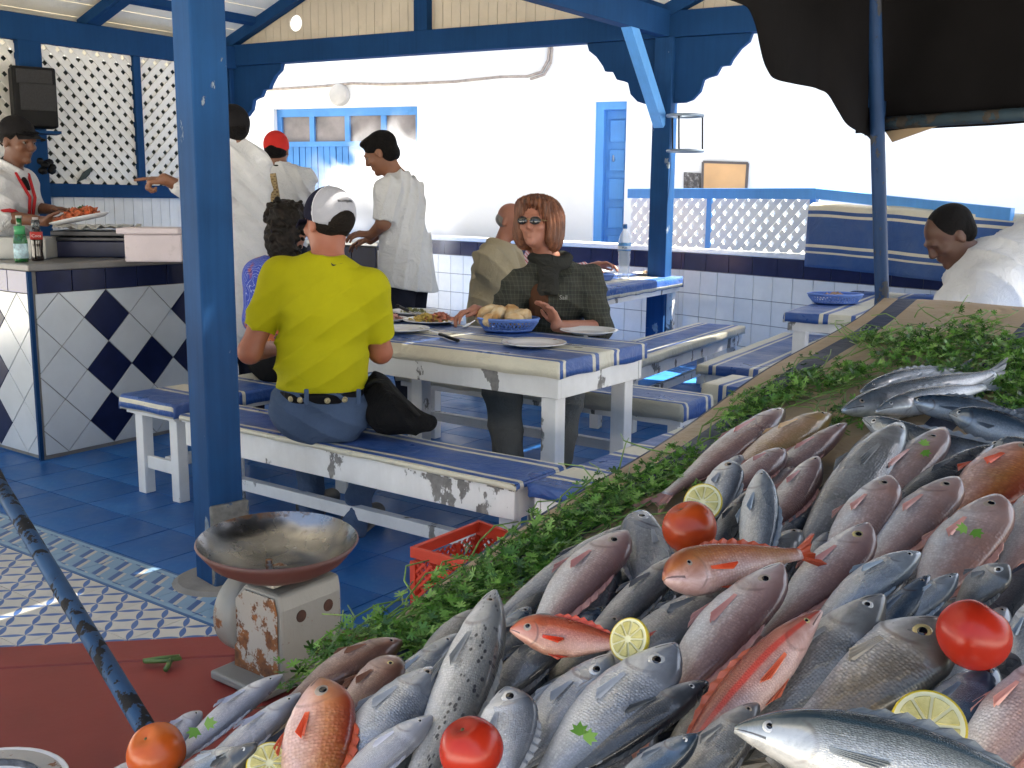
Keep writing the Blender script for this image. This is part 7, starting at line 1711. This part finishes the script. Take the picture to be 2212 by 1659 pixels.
# lowest layer, nearly hidden by the fish on top
_poly = [(1540, 990), (1690, 900), (1900, 950), (2230, 1010), (2230, 1680), (480, 1680), (720, 1510), (920, 1420), (1110, 1330), (1370, 1160)]
def _inside(x, y):
    c = False
    for i in range(len(_poly)):
        (x0, y0), (x1, y1) = _poly[i-1], _poly[i]
        if (y0 > y) != (y1 > y) and x < (x1-x0)*(y-y0)/(y1-y0)+x0: c = not c
    return c
_r = random.Random(77); _k = -1
LOW = {2: 'dark fish sliver beneath the scaly grey fish head', 4: 'silver fish sliver just behind the upper grey bream head', 5: 'pink fish half hidden between the short pink fish and the narrow one', 13: 'silver fish half hidden left of the scaly grey fish tail',
 19: 'silver fish sliver under the plump pink bream head', 22: 'silver fish half hidden above the orange eyed pink bream', 26: 'dark fish half hidden between parsley and plump pink bream', 27: 'bluish fish half hidden below the plump pink bream', 28: 'dark sliver of fish under the red gurnard chin',
 34: 'dark fish half hidden below the small bream at the right edge', 35: 'grey fish half hidden between parsley and spotted bass', 36: 'dark blue fish half hidden right of the spotted bass head', 37: 'dark blue fish half hidden above the small red rockfish', 43: 'silver fish glimpsed right above the right hand tomato',
 51: 'bluish fish sliver directly under the right hand tomato', 56: 'silver fish sliver between spotted bass and smooth bellied bream', 58: 'silver fish half hidden beneath the small dark mackerel head', 64: 'bluish fish glimpsed at the tail of the white bellied fish', 67: 'silver fish glimpsed at the bottom edge left of the dark mackerel', 69: 'silver fish glimpsed below the horse mackerel jaw'}
for yy in range(960, 1680, 88):
    sc_y = .55+.75*(yy-900)/760
    for xx in range(480, 2260, int(118*sc_y+20)):
        x, y = xx+_r.uniform(-20, 20)+(yy//88 % 2)*50, yy+_r.uniform(-15, 15)
        if not _inside(x, y): continue
        kd = _r.choice(('grey', 'dark', 'silver', 'pink', 'grey') if y < 1250 else ('grey', 'dark', 'silver', 'sardark', 'silverblue'))
        _k += 1
        if _k not in LOW: _fn[0] += 1; continue
        fish(LOW[_k], (x+62*sc_y, y-78*sc_y), (x-58*sc_y, y+72*sc_y), 78*sc_y, kd, .04, .018, shape='long', iris=dull, dors=False, pect=False)

# ------------------------------------------------------------ tomatoes and lemons
def tomato(label, x, y, wpx, h, col, seed):
    r = random.Random(seed); c = S(x, y, h); R_ = wpx/2*float(np.linalg.norm(c-CC))/F
    n = N('tomato_skin'); cc = n.ramp(n.noise(14, 4), [(.3, tuple(np.array(col)*np.array([.8, .6, .6]))), (.7, tuple(np.array(col)*np.array([1.1, 1.35, 1.0])))]); m = n.fin(cc, .27, 0, .4)
    ax = nrm(V(r.uniform(-.6, .6), r.uniform(-.5, .1), .9)); u = nrm(np.cross(ax, V(0, 1, .1))); v = np.cross(ax, u); vs, fs_ = [], []; nl, sg = 18, 36
    for i in range(nl+1):
        th = math.pi*i/nl
        for k in range(sg):
            p = 2*math.pi*k/sg; rr = R_*(1+.022*math.cos(5*p+seed)*math.sin(th))
            dimple = 1-.22*math.exp(-(th/.28)**2)
            vs.append(c + (u*math.cos(p)+v*math.sin(p))*rr*math.sin(th) + ax*R_*.97*math.cos(th)*dimple)
    fs_ = [(i*sg+k, i*sg+(k+1) % sg, (i+1)*sg+(k+1) % sg, (i+1)*sg+k) for i in range(nl) for k in range(sg)]
    t = thing('tomato', label, 'tomato', c, 'tomatoes on the fish')
    MB().add(vs, [q[::-1] for q in fs_]).build('flesh', m, t, True)
    MB().lathe(c + ax*R_*.70, [(0, .004), (R_*.07, .002), (R_*.10, -.004)], 8, ax).build('stem_scar', plain('stem_scar', (.12, .10, .03), .8), t)
tomato('ripe tomato in the middle between lemon slice and gurnard', 1490, 1140, 116, .13, (.42, .055, .012), 1)
tomato('bright red tomato at the right beside the golden grey bream', 2104, 1371, 138, .17, (.40, .02, .009), 2)
tomato('red tomato at the bottom in front of the silver bream head', 1017, 1618, 132, .15, (.40, .022, .009), 3)
tomato('orange tomato at the lower left corner of the fish', 338, 1624, 112, .05, (.48, .09, .015), 4)
m_rind = plain('lemon_rind', (.62, .46, .03), .35, .12, 30, .25, 120); m_pith = plain('lemon_pith', (.72, .68, .42), .5, .06, 20)
def lemflesh():
    n = N('lemon_flesh'); c = n.ramp(n.noise(60, 4), [(.3, (.42, .36, .10)), (.7, (.64, .57, .24))]); n.bump(n.noise(110, 3), .4, .003); return n.fin(c, .2)
m_lf = lemflesh()
def lemon(label, x, y, rpx, h, nn, thick=.35, sq=1.0):
    c = S(x, y, h); R_ = rpx*float(np.linalg.norm(c-CC))/F; nn = nrm(nn); t = thing('lemon_slice', label, 'lemon', c, 'lemon slices on the fish')
    u = nrm(np.cross(nn, V(.3, .2, .9))); v = np.cross(nn, u)
    MB().lathe(c, [(0, -R_*thick), (R_*.7, -R_*thick), (R_*.95, -R_*thick*.5), (R_, -.001), (R_*.985, .0006), (R_*.93, .001)], 40, nn, sq).build('rind', m_rind, t, True)
    MB().lathe(c, [(R_*.93, .001), (R_*.8, .0012), (0, .0012)], 40, nn, sq).build('pith', m_pith, t, True)
    for k in range(9):
        a0, a1 = 2*math.pi*(k+.07)/9, 2*math.pi*(k+.93)/9
        pts = [c + nn*.0014 + (u*math.cos((a0+a1)/2)+v*math.sin((a0+a1)/2))*R_*.12] + [c + nn*.0014 + (u*math.cos(a)+v*math.sin(a))*R_*.80 for a in np.linspace(a0, a1, 6)]
        MB().prism(pts, nn*.0016).build('segment', m_lf, t, bevel=.0008, seg=1)
toc = lambda x, y: nrm(CC-S(x, y, .1))
lemon('lemon slice leaning behind the middle tomato', 1518, 1085, 42, .10, toc(1520, 1085)*.7+SN*.3+V(-.2, 0, 0))
lemon('lemon wedge under the tail of the small red rockfish', 1358, 1381, 46, .135, nrm(SN*.35+V(-.55, -.6, .15)), .5)
lemon('round lemon slice at lower right above the horse mackerel', 2006, 1568, 70, .155, toc(2006, 1560)*.75+SN*.3, .3)
lemon('lemon slice half cut by the bottom edge left of the rockfish', 582, 1650, 46, .07, toc(570, 1645)*.6+SN*.5, .4)

# ------------------------------------------------------------ parsley
def parsley():
    r = random.Random(11); leaves, stems = MB(), MB()
    patches = [(650, 1462, 26, .5), (705, 1430, 28, .7), (760, 1398, 30, .7), (835, 1380, 30, .5), (880, 1372, 40, 1.2), (930, 1330, 46, 1.3), (985, 1295, 50, 1.4), (1035, 1262, 50, 1.4), (1090, 1228, 46, 1.2), (1140, 1192, 46, 1.2), (1190, 1160, 46, 1.3), (1235, 1125, 46, 1.3), (1280, 1092, 44, 1.2), (1335, 1070, 44, 1.1), (1395, 1046, 44, 1.1), (1445, 1015, 40, .8), (1490, 985, 34, .5), (1548, 935, 30, .6), (1575, 895, 26, .8), (1622, 868, 32, 1.0), (1670, 850, 34, 1.1), (1720, 835, 34, 1.0), (1775, 822, 34, 1.0), (1815, 806, 28, .7), (1862, 735, 22, .5), (1900, 745, 34, .7), (1945, 745, 46, 1.2), (2000, 735, 52, 1.5), (2060, 742, 54, 1.6), (2120, 755, 54, 1.6), (2180, 770, 54, 1.7), (2235, 790, 50, 1.4), (2080, 700, 40, .6), (2010, 790, 44, 1.2), (2090, 810, 46, 1.2), (2150, 830, 50, 1.5), (2200, 850, 50, 1.6), (2150, 885, 40, 1.0), (2210, 900, 40, 1.2), (1905, 775, 34, .9), (1840, 905, 24, .6), (1790, 925, 16, .3), (1130, 1300, 26, .5), (1180, 1230, 30, .6)]
    ol = [(0, -.35), (.12, .08), (.8, -.08), (1.0, .25), (.28, .36), (.78, .8), (.5, 1.08), (.11, .66), (.16, 1.3), (-.12, 1.36), (-.11, .66), (-.5, 1.05), (-.75, .85), (-.28, .36), (-1, .3), (-.85, -.05), (-.12, .08)]
    for x, y, sp, dn_ in patches:
        for k in range(int(20*dn_)):
            px, py = x + 24 + r.gauss(0, sp*.46), y + 4 + r.gauss(0, sp*.32)
            p = S(px, py, r.uniform(.004, .012)); ang = r.uniform(0, 6.28)
            d = nrm(SU*math.cos(ang)*1.2 + SB*math.sin(ang) + SN*r.uniform(.05, .5)); Ls = r.uniform(.012, .04); q = p + d*Ls; q = q + SN*.004
            if r.random() < .8: stems.tube([p - d*Ls*1.1, p + SN*.003, q], [.0012, .0011, .0008], 4)
            for j in range(r.randint(3, 6)):
                c = q + (SU*r.gauss(0, 1)+SB*r.gauss(0, 1)+SN*abs(r.gauss(0, .6)))*.012
                h_ = np.dot(c-KF, SN)
                if h_ < .004: c = c + SN*(.005-h_)
                a = r.uniform(0, 6.28); f = nrm(SU*math.cos(a)+SB*math.sin(a)+SN*r.gauss(0, .45)); nn = nrm(SN+SU*r.gauss(0, .55)+SB*r.gauss(0, .55)); nn = nrm(nn-f*np.dot(nn, f)); s_ = np.cross(nn, f); z = r.uniform(.006, .0115)
                pts = [c + f*(v*z) + s_*(u*z) + nn*(.18*z*abs(u)) for u, v in ol]
                cc = c + f*z*.4
                leaves.add([cc]+pts, [(0, i+1, (i+1) % 17+1) for i in range(17)])
    for k in range(340):                             # long loose stalks
        x, y, sp, dn_ = patches[r.randrange(len(patches))]; p = S(x+r.gauss(0, sp), y+r.gauss(0, sp*.5), .012); a = r.gauss(.2, .5); d = nrm(SU*math.cos(a)+SB*math.sin(a)); n2_ = np.cross(SN, d)
        L_ = r.uniform(.08, .2); b = r.uniform(-.03, .03); stems.tube([p, p+d*L_*.35+n2_*b+SN*.008, p+d*L_*.7+n2_*b*1.2+SN*.012, p+d*L_+SN*.004], [.0016, .0015, .0013, .001], 5)
    n = N('parsley_leaf'); g_ = n.n('ShaderNodeNewGeometry'); c = n.ramp(g_.outputs['Random Per Island'], [(0, (.025, .075, .010)), (.4, (.07, .19, .024)), (.7, (.16, .36, .05)), (1, (.3, .5, .12))])
    ml = n.fin(c, .4); tl_ = n.n('ShaderNodeBsdfTranslucent'); mx_ = n.n('ShaderNodeMixShader'); mx_.inputs[0].default_value = .3; n.l(c, tl_.inputs[0]); n.l(n.b.outputs[0], mx_.inputs[1]); n.l(tl_.outputs[0], mx_.inputs[2]); n.l(mx_.outputs[0], n.t.nodes['Material Output'].inputs[0])
    ms = plain('parsley_stem', (.16, .28, .05), .4, .2, 20)
    t = thing('parsley', 'loose green parsley strewn along the edge of the fish', 'parsley', S(1300, 1080, 0), None, 'stuff')
    leaves.build('leaves', ml, t)['kind'] = 'stuff'; stems.build('stems', ms, t, True)['kind'] = 'stuff'
    # a few leaves dropped on fish and a folded bit on the red table
    for (x, y, h, lab) in ((1992, 968, .115, 'parsley leaf on the pale pink fish at upper right'), (2098, 1138, .15, 'parsley leaf stuck on the big pale pink fish'), (1250, 1600, .15, 'parsley leaf lying on the dark fish at the bottom'), (432, 1566, .07, 'parsley leaf on the pale slim fish')):
        c = S(x, y, h); mb = MB()
        for k in range(2):
            a = r.uniform(0, 6.28); f = nrm(SU*math.cos(a)+SB*math.sin(a)); nn = nrm(SN*.6+nrm(CC-c)*.6); f = nrm(f-nn*np.dot(f, nn)); s_ = np.cross(nn, f); z = .009
            ol = [(0, -.2), (.45, .0), (.95, .25), (.55, .45), (.75, .95), (.3, .8), (0, 1.35), (-.3, .8), (-.75, .95), (-.55, .45), (-.95, .25), (-.45, .0)]
            mb.prism([c + f*(v*z) + s_*(u*z) + f*.006 for u, v in ol], nn*.0006)
        tag(mb.build('parsley_leaf', ml), lab, 'leaf', 'fallen parsley leaves')
    c = G(350, 1432, ZR+.004); pep = plain('green_strip', (.10, .17, .04), .35, .3, 20)
    mb = MB().tube([c + V(-.035, .0, .004), c + V(-.005, .008, .006), c + V(.028, .012, .008), c + V(.034, .004, .008), c + V(.01, -.004, .006), c + V(-.03, -.004, .004)], .004, 8).tube([c + V(.016, .0, .006), c + V(.018, -.02, .004), c + V(.018, -.034, .003)], .005, 8)
    tag(mb.build('green_peel', pep, None, True), 'curled green pepper peel dropped on the red table', 'peel')
parsley()

# ------------------------------------------------------------ smoke rising from the grill
def smoke():
    c = Y(838, 425, 11.1) + V(0, 0, 0); sx, sy, sz = .95, .6, .95
    mb = MB().cbox((0, 0, 0), V(2*sx, 0, 0), V(0, 2*sy, 0), V(0, 0, 2*sz)); me = mb.mesh('smoke')
    m = bpy.data.materials.new('grill_smoke'); m.use_nodes = True; nt_ = m.node_tree; nt_.nodes.clear()
    out = nt_.nodes.new('ShaderNodeOutputMaterial'); pv = nt_.nodes.new('ShaderNodeVolumePrincipled'); pv.inputs['Color'].default_value = (.96, .97, 1, 1); pv.inputs['Anisotropy'].default_value = .0
    tc = nt_.nodes.new('ShaderNodeTexCoord'); nz = nt_.nodes.new('ShaderNodeTexNoise'); nz.inputs['Scale'].default_value = 2.1; nz.inputs['Detail'].default_value = 4; nz.inputs['Distortion'].default_value = .8
    mp = nt_.nodes.new('ShaderNodeMapping'); mp.inputs['Scale'].default_value = (1, 1, .7); nt_.links.new(tc.outputs['Object'], mp.inputs[0]); nt_.links.new(mp.outputs[0], nz.inputs['Vector'])
    sp = nt_.nodes.new('ShaderNodeMapping'); sp.inputs['Scale'].default_value = (1/sx, 1/sy, 1/sz); nt_.links.new(tc.outputs['Object'], sp.inputs[0])
    ln_ = nt_.nodes.new('ShaderNodeVectorMath'); ln_.operation = 'LENGTH'; nt_.links.new(sp.outputs[0], ln_.inputs[0])
    def mth(op, a, b, clamp=False):
        q = nt_.nodes.new('ShaderNodeMath'); q.operation = op; q.use_clamp = clamp
        for i, v in enumerate((a, b)):
            if hasattr(v, 'is_linked'): nt_.links.new(v, q.inputs[i])
            else: q.inputs[i].default_value = v
        return q.outputs[0]
    fall = mth('SUBTRACT', 1.0, ln_.outputs['Value'], True)
    d = mth('MULTIPLY', mth('SUBTRACT', mth('ADD', nz.outputs[0], mth('MULTIPLY', fall, .35)), .56), 2.6, True)
    d = mth('MULTIPLY', mth('MULTIPLY', d, mth('MULTIPLY', fall, 1.6, True)), 12.0)
    nt_.links.new(d, pv.inputs['Density']); nt_.links.new(pv.outputs[0], out.inputs['Volume']); me.materials.append(m)
    o = bpy.data.objects.new('smoke', me); o.location = tuple(c); SC.collection.objects.link(o); tag(o, 'white smoke drifting from the grill in front of the garage door', 'smoke', None, 'stuff')
smoke()
